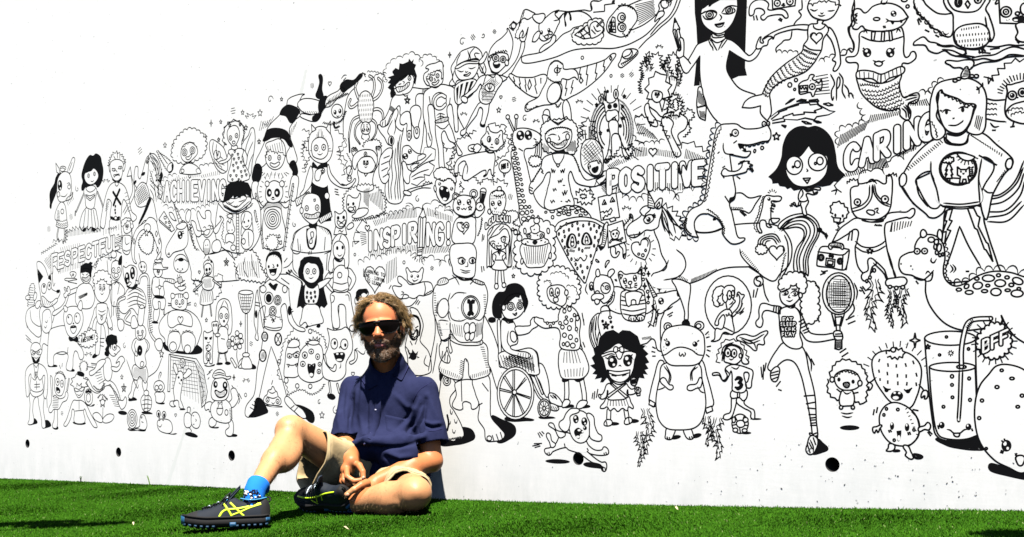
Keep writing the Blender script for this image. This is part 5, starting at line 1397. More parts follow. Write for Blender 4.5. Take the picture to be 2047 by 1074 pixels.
MURAL_LEFT = r'''
#E|painted_contortionist|acrobat in striped stockings bending over backwards above a panda
h 80 390 95 320 170 290 130 370 6;h 260 380 265 420 300 330 290 360 5
c 300 260 330 180 345 170 300 175 250 200 240 235 200 290 150 340 125 380 115 440 90 500 60 570 80 600 130 560 200 430 260 460 240 520 260 580 300 560 290 500 262 420 258 370 290 320 320 290
c 320 260 350 280 420 290 440 270 440 220 420 205 370 195 330 200 305 225
c 320 290 360 320 410 328 430 310 430 285 380 290
h 320 265 318 282 440 270 430 285 12
k 240 232 200 285 235 300 270 340 310 290 318 265 290 240
k 130 375 112 412 105 445 160 425 220 430 270 480 262 430 245 385 190 365
k 60 575 45 610 42 670 80 680 100 610 85 575
k 255 580 275 620 275 640 305 635 300 580 280 552
c 45 680 40 740 60 800 80 840 100 830 80 780 70 720 75 680;c 278 642 260 700 255 760 285 790 305 720 308 650
k 430 205 475 180 478 235 450 265 430 285
k 395 295 440 280 435 310 415 328 390 325
c 475 190 540 150 560 130 580 150 540 190 475 245
h 480 200 490 240 570 145 575 160 12
k 550 120 585 85 630 85 665 50 682 50 680 70 640 110 600 140 565 160
k 425 60 440 52 452 75 448 140 455 190 430 200 408 180 420 140 430 100
l 558 80 575 60 590 60;l 570 90 585 75;l 690 50 698 70;l 680 45 700 55
c 130 500 120 460 160 440 200 430 230 470 232 530 210 590 170 608 130 580 118 530
z 12 8 125 540 140 500 180 520 210 510 230 540;h 130 470 140 510 210 440 220 500 7
i 143 540 14;i 198 538 14;c 145 570 170 575 200 565 185 590 160 592
r 170 620 70 10 90 40 20 160 9
#E|painted_panda|panda playing a drum with two candy canes
c 110 820 75 790 80 810 100 830 130 800 200 800 235 830 265 800 260 785 230 800 190 790 140 780
h 110 800 110 860 210 800 210 850 16
c 100 980 110 860 130 830 200 830 215 880 235 980 215 1060 110 1060
o 160 895 46 58;O 160 895 34 44;O 160 895 22 30;O 160 895 11 15;e 160 895 4 5
c 130 790 118 750 130 700 165 672 205 690 220 740 205 785 170 800
o 128 690 12 16;o 214 690 14 18;e 140 742 15 24;d 143 742 5 9;e 186 742 17 26;d 184 742 6 9;e 162 770 8 5;l 150 775 162 782 175 776
a 6 62 750 80 850 95 980 105 1060;a 7 278 695 255 840 235 1000 225 1070
h 56 770 72 760 100 1040 110 1030 12;h 270 700 286 710 222 1050 240 1055 14
z 12 14 125 1020 150 990 180 1000 185 1050 150 1070 125 1040
q 190 990 200 985 205 1000 195 1005;q 200 1025 212 1020 212 1040 202 1042
r 165 740 70 100 85 120 150 390 16
#E|painted_tabby_haired_girl|girl with cat ears and ringed hair in a black star dress
z 16 12 330 380 370 400 330 470 370 520 330 600;z 16 10 520 380 570 430 530 500 580 560 560 640
u 18 8 330 440 320 520 345 580 330 620;u 16 8 550 400 580 460 530 520 570 600
b 388 570 395 560 420 590 470 545 478 570 480 700 500 860 500 905 430 915 380 760 385 680
g 392 600 420 605 440 600 478 600 482 690 460 710 430 705 400 690 388 670
c 405 640 415 610 455 600 462 620 440 640 430 670 410 670;s 448 618 14
c 385 590 360 640 340 720 320 760 350 740 385 690;c 480 580 500 630 540 680 570 700 620 680 640 660 630 690 600 715 540 705 490 660
q 290 780 370 735 385 760 300 820;h 290 785 302 818 365 740 380 765 9
q 428 890 500 850 505 880 440 920;h 430 892 440 918 495 856 505 882 8
o 475 760 14 20
c 375 520 368 450 380 400 420 360 470 365 500 410 510 470 495 540 460 570 410 560
h 375 500 400 490 430 370 425 430 9;h 440 370 445 430 505 500 480 500 9
c 390 520 390 450 430 420 470 440 480 510 450 545 410 540
q 388 390 385 345 412 375;q 470 370 495 325 495 400
i 412 482 17;i 456 478 17;l 420 515 435 522 450 512;e 432 505 3 2
l 560 690 590 700;l 520 720 540 725;l 520 735 540 740;l 525 750 545 755
#E|painted_round_leafy_face|round face peering out of a ring of leaves
z 12 22 440 290 480 230 560 190 600 170;z 12 18 450 340 500 350 560 330 590 270
z 10 14 510 330 520 370 550 360
o 534 268 33 40;e 522 275 9 14;d 519 270 3 5;e 550 268 9 14;d 547 263 3 5;l 530 295 538 300 546 294
l 640 130 610 160 590 200 570 330 570 400;u 8 6 690 100 740 90 760 60 820 50
#E|painted_crying_cat|crying cat curled in a leafy ring
z 12 26 580 880 580 760 640 710 730 700 780 730 810 800 800 870
z 12 18 620 910 700 900 760 890 810 860;h 720 750 730 790 790 720 800 850 9;h 690 720 690 800 720 710 715 830 6
c 590 830 590 780 600 755 625 770 650 770 668 745 665 800 650 845 610 855
e 598 810 6 9;e 628 806 7 10;c 600 830 615 825 630 835 618 848 604 845;c 636 820 642 835 636 845 630 835
c 650 840 690 830 715 840 700 870 650 890 620 880 640 860
#E|painted_masked_cat_child|small cat eared child with a wide grin pointing
q 515 985 525 940 580 935 590 985
c 525 930 522 860 520 850 545 865 560 860 580 845 590 890 580 930 555 950
e 540 888 8 11;e 572 885 8 11;c 535 905 560 915 582 900 570 935 550 938;l 545 925 560 918 572 925
c 590 940 620 915 630 935 600 955;l 540 970 550 960 560 970 570 960
#E|painted_bald_grinner|bald child with a huge toothy grin and a shield pendant
l 500 1070 495 970 440 935;l 280 1070 285 980 350 935
c 275 1074 285 1000 300 970 355 935 430 935 480 960 500 1000 505 1074
l 305 1010 310 1074;l 465 1000 460 1074;h 430 930 435 945 490 970 480 985 7
k 355 950 355 950 415 940 415 940 415 1030 400 1070 385 1074 365 1060 355 1010;g 365 960 406 952 405 1020 385 1062 368 1020
c 380 975 395 970 395 1000 380 1010 375 1035 390 1030
k 372 920 390 930 415 915 415 940 375 945
c 330 870 330 800 350 755 390 745 430 765 440 830 430 890 400 925 370 915
o 328 845 10 18;i 358 832 15;i 418 828 16;q 398 780 408 778 408 790 400 792
c 345 865 390 870 430 855 425 885 390 893 355 888;h 352 868 360 888 425 860 420 885 8
#G|painted_bald_grinner_arms|arms and sleeves of the bald grinning child
l 250 120 240 160 238 210 270 215 275 170;l 395 220 430 200 430 150;l 238 210 240 290 260 320;l 410 220 405 300
p 315 210 317 222;p 322 206 324 222;p 330 204 332 220
#G|painted_straight_haired_girl|girl with long straight hair and a crop top, hands in pockets
a 20 455 480 450 580;c 432 415 430 470 440 585 470 585 480 470 510 585 545 600 530 460 515 410
c 440 300 410 320 395 350 400 370 435 410 440 400 415 355 445 330;c 515 290 545 320 552 350 525 400 515 395 530 350 510 320
c 445 300 440 360 440 400 480 412 515 400 512 350 515 300 480 275
l 440 360 480 370 512 362;o 472 325 11 14;l 440 395 480 405 515 393
l 432 425 445 432 442 455 430 465;l 500 425 515 425 520 455
c 415 300 430 200 440 150 465 120 495 125 515 160 518 230 515 280 500 290 490 240 445 240 440 310
c 440 210 445 170 470 155 495 180 495 220 475 245 450 235
k 445 232 460 245 480 250 490 230 480 258 455 255
l 418 300 425 320 440 290;l 470 150 480 125;e 460 190 6 10;e 487 187 6 10;l 462 222 472 230 484 222
#G|painted_black_haired_girl|girl with very long black hair in a star vest
b 275 255 295 235 325 230 370 235 388 270 390 350 395 400 412 470 395 490 380 480 370 495 355 470 300 470 290 495 275 480 258 490 265 440 280 370 268 320
c 290 380 285 360 240 330 215 320 205 310 225 318 215 300 230 312 228 298 240 315 300 365;c 360 370 390 350 420 340 425 350 370 395
c 300 475 280 540 275 575 300 560 315 580 340 575 365 570 390 560 380 520 360 475
c 300 370 300 460 330 470 360 460 365 375 340 390 315 385
s 310 412 8;s 328 415 8;s 348 410 8;s 308 435 8;s 330 438 8;s 350 432 8;s 318 455 7;s 342 455 7
c 290 320 285 290 310 260 330 265 355 270 370 300 365 340 335 365 300 350
k 300 275 330 260 365 280 385 330 380 260 330 235 280 260 275 340
i 312 306 13;i 345 306 13;l 318 338 330 342 340 336;e 330 322 3 2
k 300 585 315 575 310 590;k 355 580 375 572 370 588
#G|painted_goggle_blob_trio|tall goggle eyed blob in front of two crowned monsters
c 200 750 195 830 215 835 250 835 270 820 275 760 275 700 260 680 220 675 205 700
z 14 6 215 670 240 650 270 660;c 215 670 240 645 268 655 268 680 215 685
l 212 715 230 722 245 715 262 705 272 712;o 222 728 12 11;e 222 730 5 5;o 255 725 14 12;e 255 727 6 6;l 205 770 240 775 270 760;q 212 770 222 772 216 785;q 250 770 262 768 256 782
c 265 820 268 740 280 700 310 670 350 665 380 680 390 740 390 830 350 858 300 855
z 22 6 315 680 340 650 370 660;o 342 662 28 12
o 298 724 13 16;e 298 726 6 8;o 330 706 12 12;e 330 707 5 5;o 288 768 12 13;e 288 770 5 6;o 362 732 10 14;e 362 733 4 6;o 372 770 8 10;e 372 771 3 4;o 368 806 9 11;e 368 807 4 5
k 312 768 330 772 350 765 348 800 335 838 318 820;d 330 822 10 9;q 318 770 328 772 322 788;q 335 772 346 768 342 785
z 8 16 240 590 190 660 170 760 160 830 200 870 210 920;z 8 18 210 930 280 900 330 925 380 900 400 870;o 260 878 9 11;o 325 880 9 11;o 205 850 10 14;o 170 755 7 9;o 325 605 9 11;z 8 8 330 600 390 640 400 690
c 410 590 410 590 440 600 480 595 505 585 530 630 535 700 505 760 500 820 470 850 420 850 390 830 385 760 400 720 415 680 420 640
o 445 668 17 26;e 448 664 6 10;o 495 670 18 26;e 500 674 6 9;p 470 690 475 680 480 690
k 440 715 440 715 465 710 495 712 498 735 480 760 455 752;d 470 748 14 6;d 460 718 6 5;d 482 718 6 5
c 395 720 410 770 435 790 450 770 455 785 448 805 430 800 400 760;c 520 760 545 745 550 700 560 720 555 750 530 770
a 6 420 860 425 910 415 925;a 6 460 870 470 910;k 410 930 430 915 452 935 435 948
l 478 765 476 785 470 790
#G|painted_patch_suit_boy|laughing boy with a crest of hair in a suit of round patches
k 65 935 115 1000 110 1015 20 1035 40 1000
k 250 970 330 1000 348 1040 335 1064 300 1040 270 1000
l 95 590 80 700 60 800 45 920 10 970 0 1000 5 1030 30 1030 60 970 100 800 130 680;l 130 680 160 760 200 900 215 960 240 1000 280 1040
c 205 930 200 960 250 1010 300 1040 290 1000 250 970 230 945
l 45 955 62 970;l 35 970 58 985;l 25 985 50 1000;l 228 990 245 975;l 245 1005 262 985
c 95 580 65 430 60 400 50 470 45 560 55 610 50 640 65 650 62 600 90 480 95 580 130 600 182 590 190 470 220 560 260 600 300 600 260 575 235 530 220 430 215 390 185 370 130 345 90 375 70 390
l 95 580 140 590 182 585;l 50 460 75 465;l 50 475 72 480;l 215 500 235 495;l 222 515 240 505
z 12 10 100 560 120 530 140 565 160 535 182 560
o 118 440 22 30;e 118 440 15 22;o 162 450 18 24;O 162 450 12 17;r 162 450 2 2 12 17 0 330 8;o 138 505 18 24;O 138 505 12 16;p 128 495 148 515;p 148 495 128 515
o 90 395 15 18;e 55 520 7 20;e 222 502 10 24;o 198 395 12 18
e 98 632 18 26;d 98 632 11 19;e 165 645 20 34;d 165 645 13 26;p 155 625 175 665;p 175 625 155 665;e 88 727 20 32;d 88 727 13 25;h 80 715 98 712 80 740 98 738 5;h 88 625 108 620 90 640 108 640 4
b 115 370 130 390 150 405 165 370 155 365 140 375 125 360
c 110 320 105 260 120 225 150 220 175 245 182 300 160 340 135 350
k 105 260 115 220 145 205 175 215 185 270 175 245 150 225 120 232;h 118 225 122 210 175 240 182 222 6
e 118 283 5 8;e 162 277 5 8;k 118 295 118 295 160 290 160 290 152 322 138 328 125 318;d 138 318 10 5;p 120 300 158 296;o 102 305 6 12;l 138 270 145 285 138 286
#G|painted_swirl_pile|small smiling swirl pile
k 100 970 140 982 185 978 185 985 110 980
c 95 960 95 935 110 920 115 900 130 895 138 880 150 900 160 910 165 930 178 945 175 970 140 975
l 115 905 135 915 155 905;l 108 930 140 940 165 930;o 112 948 8 11;e 112 950 3 4;o 162 955 8 11;e 162 957 3 4;l 132 960 140 968 148 960;l 138 850 132 870
#G|painted_right_small_heads|small heads and squiggles between the tall figures
l 240 250 215 280 190 290;l 170 320 210 320;l 180 340 220 370;l 195 260 210 240;o 535 590 14 16;l 545 700 560 690;l 560 700 590 720 600 700
#C|painted_afro_child|child with a big round afro and wide eyes
U 12 22 145 300 150 220 200 150 260 120 320 150 350 210 330 290 290 310 240 330 180 325
z 8 8 200 370 220 350 280 350 300 375
c 190 400 195 370 230 340 270 340 310 370 318 400
t 250 418 14;o 205 385 10 12
c 195 290 205 230 250 205 290 230 300 270 280 300 240 330 210 320
z 10 5 200 250 230 225 262 205 295 245
o 218 268 16 22;o 218 268 8 11;e 218 268 3 4;o 268 255 16 22;o 268 255 8 11;e 268 255 3 4;c 225 300 245 295 262 280 258 300 240 315;k 228 322 245 330 262 318 250 335
l 345 150 360 170;l 350 165 358 185;l 140 215 150 230
#C|painted_comet|falling comet and a small smiling star on a rainbow
l 0 275 30 280 60 330 75 400;l 0 290 40 330 55 390;l 0 320 30 350 40 400;l 0 470 30 510 40 580;l 0 500 20 540 25 575;l 0 440 50 500 60 560
o 128 363 18 30 20;k 140 340 148 370 130 398 115 395 135 380;z 8 10 110 380 70 310 45 255;z 8 8 140 330 110 300 60 265;l 50 255 110 340
s 50 425 34 8;k 70 390 82 410 75 440 62 470 60 455;e 40 445 4 7;e 55 442 4 7;r 50 425 42 50 52 62 90 300 14
#C|painted_angel_girl|curly haired girl with wings and a heart dress
c 470 250 420 200 385 190 375 240 390 300 420 370 460 400 490 370;l 400 200 395 260 420 320 470 350;l 420 215 420 270 460 310;l 400 310 430 360 480 390
c 580 220 620 160 645 112 662 150 660 230 645 330 630 420 600 400 590 300;l 640 140 610 220 600 270;l 650 200 620 270 610 320;l 650 280 630 330 620 380
c 580 250 610 280 610 330 600 350 590 310;c 500 270 480 310 440 325 435 340 480 330 510 300
c 495 260 530 245 580 245 590 260 580 300 600 350 625 400 620 440 500 455 490 420 510 340 515 300
t 535 262 9;t 520 285 9;t 555 280 9;t 530 310 9;t 560 305 9;t 545 335 9;t 575 330 9;t 525 350 9;t 590 355 9;t 555 365 9;t 530 385 9;t 575 390 9;t 600 385 9;t 508 415 9;t 545 415 9;t 580 420 9;t 608 410 9;t 520 440 8;t 560 440 8
c 515 230 520 250 550 245 548 225
V 8 20 470 180 475 110 510 80 545 70 580 90 590 150 575 220 590 190 600 140 570 70 520 60 470 100 455 190 480 240
c 490 180 490 130 520 100 550 105 565 150 555 195 530 228 505 210
i 508 177 14;i 546 162 14;c 520 200 535 198 535 212 525 214
s 503 95 14;s 568 92 12;s 605 112 18;s 688 200 17;s 433 188 14;c 405 270 420 255 425 290 435 260 440 300 410 310;p 418 265 425 310
h 700 130 720 70 740 110 757 60 4
#C|painted_word_achieving|bubble letters spelling ACHIEVING in a ray cloud
u 18 7 70 560 60 490 100 440 170 410;u 16 6 300 400 330 350 360 360 400 340 450 380
u 22 6 80 610 150 640 230 650 290 640;u 20 6 290 630 350 620 400 600 430 590 460 600;u 12 4 55 480 65 520 60 560 70 590
h 75 480 95 490 180 410 185 440 10;h 320 410 330 430 440 380 440 410 10;h 190 430 195 440 310 400 310 420 10;h 90 590 95 565 430 600 430 565 26
T "ACHIEVING" 85 570 480 560 110 12
#C|painted_bookworm|black haired child hidden behind a large open picture book
c 430 590 430 590 480 640 548 655 600 630 650 560 690 600 700 700 690 800 640 880 570 905 480 885 420 820 415 700
l 545 650 545 900;l 560 650 562 905;h 546 660 560 660 546 900 560 900 14
c 575 700 580 660 610 640 640 660 640 720 610 755 585 740;l 580 720 575 790 590 800;l 600 650 590 690 578 720;l 640 680 650 760 640 800;e 595 708 5 8;e 622 700 5 8;l 600 735 612 738 622 728
c 600 760 640 760 655 800 640 860 600 880 575 840;l 620 770 625 860;O 590 830 12 18
c 485 740 490 700 505 715 515 690 525 720 535 760 510 785 490 770;e 498 760 4 4;e 518 758 4 4;c 480 790 500 780 530 790 525 840 500 830 480 840;O 505 670 16 14;r 505 670 18 16 26 24 0 330 10
z 8 8 450 690 460 740 450 800 470 850;z 8 8 580 650 640 610 650 590;h 655 650 670 640 690 790 700 780 10;o 525 870 16 18
a 7 662 640 672 700
c 460 590 480 560 540 590 610 550 640 560 620 600 550 640 490 620;l 470 600 545 635 630 575;l 465 610 545 645 640 585
c 480 580 500 560 540 560 590 540 610 555 580 590 545 615 510 600
l 490 580 510 590 530 578;l 560 580 580 575 600 565;l 530 605 542 610 555 602
b 460 588 470 530 480 480 510 455 540 450 560 440 565 450 575 438 580 450 620 460 640 500 640 555 605 530 610 555 580 535 570 560 550 545 530 560 525 540 500 570
#C|painted_unicorn_pony|spotted unicorn with a striped horn and bushy tail
c 215 740 240 760 270 740 300 830 330 890 370 910 430 900 470 885 510 920 540 960 555 1040 560 1074 270 1074 260 1020 240 940 215 880
l 370 910 430 895 500 890 530 940
V 12 26 535 950 580 910 640 890 680 940 700 1000 730 1074 640 1074 570 1060 550 1000
h 560 960 570 1050 680 940 690 1060 10;l 600 930 590 1000 620 1060;l 640 910 650 990 680 1060
l 555 980 540 1030 545 1074
c 165 760 110 850 98 890 105 920 120 930 150 900 210 880 235 850 240 790 230 720 200 700
c 165 740 180 720 200 710 230 715 225 740 195 755;q 150 590 205 705 185 720;h 152 600 160 595 185 710 205 700 6
c 225 690 230 650 248 630 258 650 250 700 238 710;j 190 790 16 26;p 200 770 212 765;p 205 780 215 778;e 120 905 4 6;l 110 910 125 915
z 12 10 245 720 260 800 280 880 310 890;l 235 720 265 830;l 250 740 275 850 300 890
s 482 962 28;s 482 962 12 36;l 340 940 355 915 385 910
c 160 1010 150 960 170 920 210 915 240 960 235 1010 200 1028;z 8 8 160 960 180 945 220 950 240 965;e 195 945 18 12;e 175 1005 4 6;e 205 1005 4 6;l 185 1015 192 1018 200 1014
#C|painted_cheese_and_cheering_rabbit|cheese wedge and a laughing rabbit throwing up its paws
q 88 640 55 690 135 770 155 755;q 55 690 62 708 135 770 128 755;o 95 680 8 9;o 120 710 6 7;o 100 710 5 6;o 125 735 6 7;c 120 650 140 650 160 690 165 700 140 690
c 330 770 310 720 300 640 330 680 350 685 350 640 380 640 385 700 400 740 390 780 355 805
c 330 770 300 800 270 740 260 700 285 710 300 760;c 400 760 430 720 450 690 440 670 465 690 455 710 420 780
l 335 745 345 738 355 750;l 365 735 375 728 385 738;c 340 770 375 755 368 785 350 790;o 332 775 8 10;o 388 742 8 10
c 345 910 340 840 360 815 378 840 370 905;h 340 870 350 910 372 870 368 905 5;e 352 855 3 4;e 364 853 3 4;e 405 865 8 14;e 428 875 9 15;c 395 890 395 840 430 820 450 860 440 890 420 900
#A|painted_pony_eared_girl|girl with animal ears and a long dark ponytail
k 270 215 240 250 230 290 200 350 200 420 205 462 215 430 245 350 250 290 265 250
a 6 258 590 250 650 262 680;a 6 298 590 300 650 290 690
c 270 420 240 480 235 530 250 545 245 580 315 585 315 540 305 450 290 420
u -8 6 245 545 280 560 315 550;u -8 6 248 560 280 572 315 565;u -8 6 250 530 280 542 312 530;h 250 470 265 480 245 540 268 540 8
O 284 480 10 16
c 248 330 255 260 290 215 330 225 345 290 340 360 310 405 270 415 250 380
q 245 215 240 155 262 190 268 230;c 320 215 340 150 362 118 362 160 340 220;l 330 205 350 150
o 288 190 20 14;o 285 200 16 12
e 268 305 15 36;d 264 292 5 12;d 271 325 4 8;l 315 295 328 288 340 300;o 330 315 10 14;l 270 375 300 380 318 360;o 258 365 9 18
c 310 405 345 390 355 350 345 370 320 385;h 310 400 325 440 345 350 360 400 5
z 18 8 220 690 260 680 310 690 320 600
#A|painted_dark_haired_girl|girl with black wavy hair in a pleated dress
a 5 435 345 395 440 378 480;a 5 520 350 548 420 560 460
c 440 460 400 570 420 610 440 590 460 600 480 585 510 600 525 575 515 500 500 460
l 440 470 425 590;l 460 470 455 590;l 478 470 485 585;l 492 470 510 590
k 430 590 445 605 420 615;k 480 590 510 600 490 615
c 435 320 438 400 445 450 475 465 495 455 505 400 512 325 480 345
l 440 365 470 375 505 360;q 440 370 470 395 505 368 498 385 470 408 445 388;c 445 320 470 350 505 315
k 430 335 415 340 412 310 420 280 412 240 425 180 445 130 470 100 490 105 510 90 540 110 550 150 560 200 555 260 540 300 520 320 505 300 470 310 440 320
c 432 250 440 220 480 205 495 190 520 215 525 250 500 290 470 300 445 285
k 425 220 460 215 500 180 525 210 520 160 470 150 430 190
i 460 240 12;i 500 228 12;l 475 275 485 280 495 272;a 4 372 480 370 505
#A|painted_letter_x_boy|vampire boy with spiky hair and a letter X on his jumper
l 700 500 740 430 770 350 745 230 735 215;q 740 180 718 245 750 240;l 745 240 755 340 720 430 690 490
c 600 590 610 530 655 540 670 530 680 600 680 670 640 690 605 640
z 12 5 590 600 620 600 650 590;z 12 4 650 640 680 660 690 690
c 590 330 560 440 540 560 545 590 565 590 580 500 600 400 608 520 650 540 675 525 685 430 700 400 740 500 755 545 780 530 780 510 750 480 725 370 700 310 660 285 620 290
h 575 440 600 410 570 480 590 460 4;h 700 360 720 350 725 480 745 470 6
k 608 512 640 522 668 512 668 530 640 540 608 530;o 642 524 9 12
n 7 625 350 650 390 675 430;n 8 668 335 645 390 628 435
s 640 445 9;s 638 470 9;s 640 490 8
c 605 200 610 150 650 130 690 150 690 200 680 250 650 275 620 255
k 620 260 650 280 680 255 665 285 640 285;c 640 285 648 310 660 290
z 16 12 605 180 610 130 640 90 680 110 700 160;l 630 110 640 130;l 650 70 655 120;l 670 90 670 125
p 618 190 640 205;p 658 195 682 175;o 630 200 12 9;e 632 201 4 4;o 672 186 12 9;e 672 187 4 4;q 628 235 665 228 668 240 660 235 640 240 632 250;l 645 205 652 215
c 605 190 598 160 602 215;c 690 185 704 155 696 210
#A|painted_word_respectful|bubble letters spelling RESPECTFUL with grass above
z 26 12 310 630 400 600 500 620 560 600;z 14 8 145 770 190 740 250 700
h 310 650 310 610 540 620 540 590 26;h 560 640 560 600 680 600 680 560 8;h 160 800 200 870 230 740 240 780 10;h 260 900 260 870 430 850 430 800 16;h 270 720 280 760 400 690 400 740 10;h 640 660 690 640 650 740 700 720 8
T "R" 205 890 270 870 110 10;T "ESPECTFUL" 250 860 670 720 84 10
l 215 880 225 980 235 960
#A|painted_upside_down_jester|upside down tumbling child in fishnet stockings
c 770 300 790 320 830 290 850 290 870 90 880 90 850 120 820 220 800 260 790 180 775 180 765 260
c 780 330 830 285 870 370 870 420 800 450 770 400;h 775 345 830 290 790 440 870 380 9;h 770 370 800 440 830 290 870 390 8
c 865 385 880 400 830 500 800 560 800 580 840 540 910 560 910 480 890 400;k 865 390 880 390 850 480 800 570 795 560 830 480
c 840 550 870 520 910 540 930 620 950 700 940 790 960 800 930 800 925 740 900 660 880 620 830 600 790 640 770 720 770 800 780 830 755 800 750 700 780 600
V 8 24 800 680 850 620 890 650 890 710 870 760 830 750 805 710;o 855 590 22 28;s 850 625 24
q 915 610 925 630 915 650 908 630;q 935 660 942 680 935 700 928 680;q 765 660 772 680 765 700 758 680;q 925 720 930 740 922 760 915 740
q 845 150 870 95 880 100 855 160;O 862 125 3 6;O 855 145 3 6;k 815 225 838 215 835 235 815 240;k 765 280 780 270 778 290 762 300
l 885 100 930 160 945 280 960 350 940 400;l 880 140 915 220 930 330 925 400;l 870 200 900 300 910 380;l 880 120 920 190 938 290
#A|painted_little_braided_girl|small curly girl with braids in a wide skirt
c 690 650 700 640 730 640 745 650 740 740 720 770 690 745;z 6 6 690 740 710 750 740 740;l 705 650 712 700 735 690
c 695 600 690 560 710 535 740 540 748 590 735 620 705 625;U 6 12 685 580 690 540 720 525 750 545 750 600 745 540 715 540
F 718 580 26 0;z 6 8 745 600 750 660 745 700;l 640 740 680 760;e 640 720 4 6
#B|painted_fox|grinning fox standing with a bushy tail
c 60 380 80 330 140 320 145 430 140 490 100 470 70 430;l 85 340 95 400 130 430 150 430
l 60 400 70 440;l 60 480 90 510;l 65 500 95 525
c 145 325 215 320 215 400 190 440 190 540 160 530 150 580 135 580 150 460
c 155 390 160 350 190 335 205 370 205 440 180 470 155 450
c 215 350 260 320 285 280 275 250 290 245 295 215 305 240 300 270 280 320 240 360 215 370
l 170 400 178 410 185 395;l 165 430 172 440 180 425;c 130 330 115 320 125 290 145 290
c 135 190 125 100 130 65 165 90 195 160 200 140 205 190 208 220 240 235 250 225 255 245 240 275 210 310 180 325 150 310 145 260
b 128 105 160 150 135 190 130 150;b 185 160 200 130 205 175 192 165
o 163 218 15 28;e 164 205 5 10;o 194 203 10 22;e 194 200 4 9;e 243 234 10 10;c 150 275 155 260 200 295 240 275 210 315 170 320;h 158 270 155 310 215 300 200 315 6
#B|painted_cactus_friend|spiny little cactus person at the mural edge
z 6 20 75 320 80 250 90 200 105 190 108 260 105 320;c 65 280 60 265 80 255 85 275;c 105 260 118 240 122 265 108 285;h 80 210 105 215 75 310 105 310 8
#B|painted_laughing_boy|laughing boy with black swept hair and outstretched arms
a 13 300 245 350 225 390 220;c 300 250 285 270 275 250 285 240 280 210 295 235 300 205 312 240
c 440 220 480 215 480 240 440 245
c 380 190 350 220 350 310 420 330 450 280 440 220 420 190
Y "MATRIX" 0 0 0 0 0 0
h 355 265 410 240 360 280 412 252 5
c 370 150 380 110 420 110 430 150 415 185 390 185
b 368 130 370 90 385 80 400 72 415 75 425 66 440 72 432 85 440 90 432 130 428 155 415 130 400 125 380 130
l 380 135 390 142;l 402 142 412 134;c 378 155 400 158 422 145 415 172 395 176;h 382 158 390 172 418 150 415 168 6
z 8 8 455 110 490 40 540 60;u 14 5 440 110 460 90 480 50;u 14 4 490 60 510 30 540 60;l 520 60 525 120
c 320 150 310 130 325 122 345 130 340 150 325 160;j 328 140 6 8;c 310 160 280 165 300 175 330 170 350 165;l 300 180 350 190
#B|painted_horned_man|round eyed figure with one curved horn
c 545 200 540 280 560 320 600 280 620 230 600 195 575 180;p 560 195 575 180 590 195 580 250;l 548 200 545 380;l 560 290 555 370
c 545 120 550 70 575 60 600 80 600 130 580 165 555 155;k 582 80 600 30 605 60 600 85;o 558 25 16 20;l 572 50 560 65
o 556 115 9 15;e 556 115 3 4;o 586 112 9 15;e 586 112 3 4;c 560 145 570 130 585 142 572 155;l 552 170 572 175 588 168
#B|painted_stripe_bodied_cat|big eyed cat with a banded body and extra long striped tail
c 580 280 620 250 640 220 680 210 720 230 740 280 730 340 700 370 660 330 620 360 590 340
l 640 240 680 220 720 240;l 635 260 680 240 730 265;l 632 280 680 262 738 285;l 635 300 680 285 738 305;l 640 320 690 305 735 325
a 8 700 185 710 150 740 140 755 170 755 260 765 330 755 420 770 480 800 520;h 745 200 765 200 760 470 780 460 22;c 790 520 820 500 835 540 820 570 800 560
a 8 620 270 585 290 575 340 585 400;h 572 300 592 300 575 390 595 390 10;c 580 400 600 390 615 410 610 450 590 455
a 8 650 350 620 400 650 420
c 615 150 612 90 625 100 650 85 680 95 690 120 685 170 665 210 635 200
k 630 200 660 215 690 190 680 220 640 215
j 634 160 14 35;j 664 130 14 36;l 640 185 652 180 660 190;p 655 195 640 205;p 680 170 695 175
#B|painted_frog_cap_bird|small hatted head in grass above the round cat
c 705 110 700 80 720 65 740 80 742 115 725 130;j 714 95 5 8;j 732 95 5 8;l 712 115 722 120 732 113;p 715 100 700 20
#D|painted_capped_wristband_boy|boy in a cap and braces holding out a buzzing gadget
c 55 330 50 400 70 400 80 330;a 6 105 335 108 360;k 38 410 55 400 75 410 70 416
c 50 270 50 330 75 332 80 290 90 335 110 330 108 270
c 45 160 40 230 55 260 105 260 108 180 165 190 165 168 110 160 75 150
k 55 255 105 262 105 275 55 270;l 80 165 82 255;l 60 210 100 205;o 82 210 8 10;h 115 165 115 178 160 170 160 185 5
l 45 170 35 230 38 275
c 50 130 50 110 90 105 98 130 80 155 62 150;F 75 122 20 0
q 45 108 50 75 90 70 102 98 130 98 128 105 98 112;u 8 4 55 90 75 80 95 85;o 75 62 22 10;c 65 55 80 20 90 10 85 45
c 165 190 190 180 200 200 190 215 172 210;q 180 160 205 150 215 180 190 190;h 188 160 192 185 205 152 212 180 4;c 185 210 200 230 225 220 230 205 205 205;l 210 200 230 190;l 215 175 225 172;p 185 150 183 140;p 195 147 197 138
#D|painted_round_cat|very round whiskered cat sitting with its feet forward
k 105 520 110 560 160 580 240 590 310 585 325 565 310 545 280 530
c 150 345 110 370 80 420 85 470 110 500 120 540 180 570 250 570 290 540 310 490 320 450 300 390 260 350 215 335
c 140 350 130 420 150 440 190 420 240 430 265 430 260 370 225 345
t 200 395 26
c 130 500 140 470 170 460 195 470 200 520 180 570 150 580 130 550;o 158 545 20 26;u 10 4 140 470 165 458 190 468
c 205 500 210 475 240 462 270 475 285 510 270 570 235 585 215 560;o 240 560 18 24;u 10 4 215 475 240 460 270 475
c 150 320 150 280 165 255 200 248 230 260 238 300 225 335 180 335
c 152 275 150 245 170 258;c 215 255 238 240 240 275;l 188 252 190 270;l 200 250 200 270;l 212 252 210 270
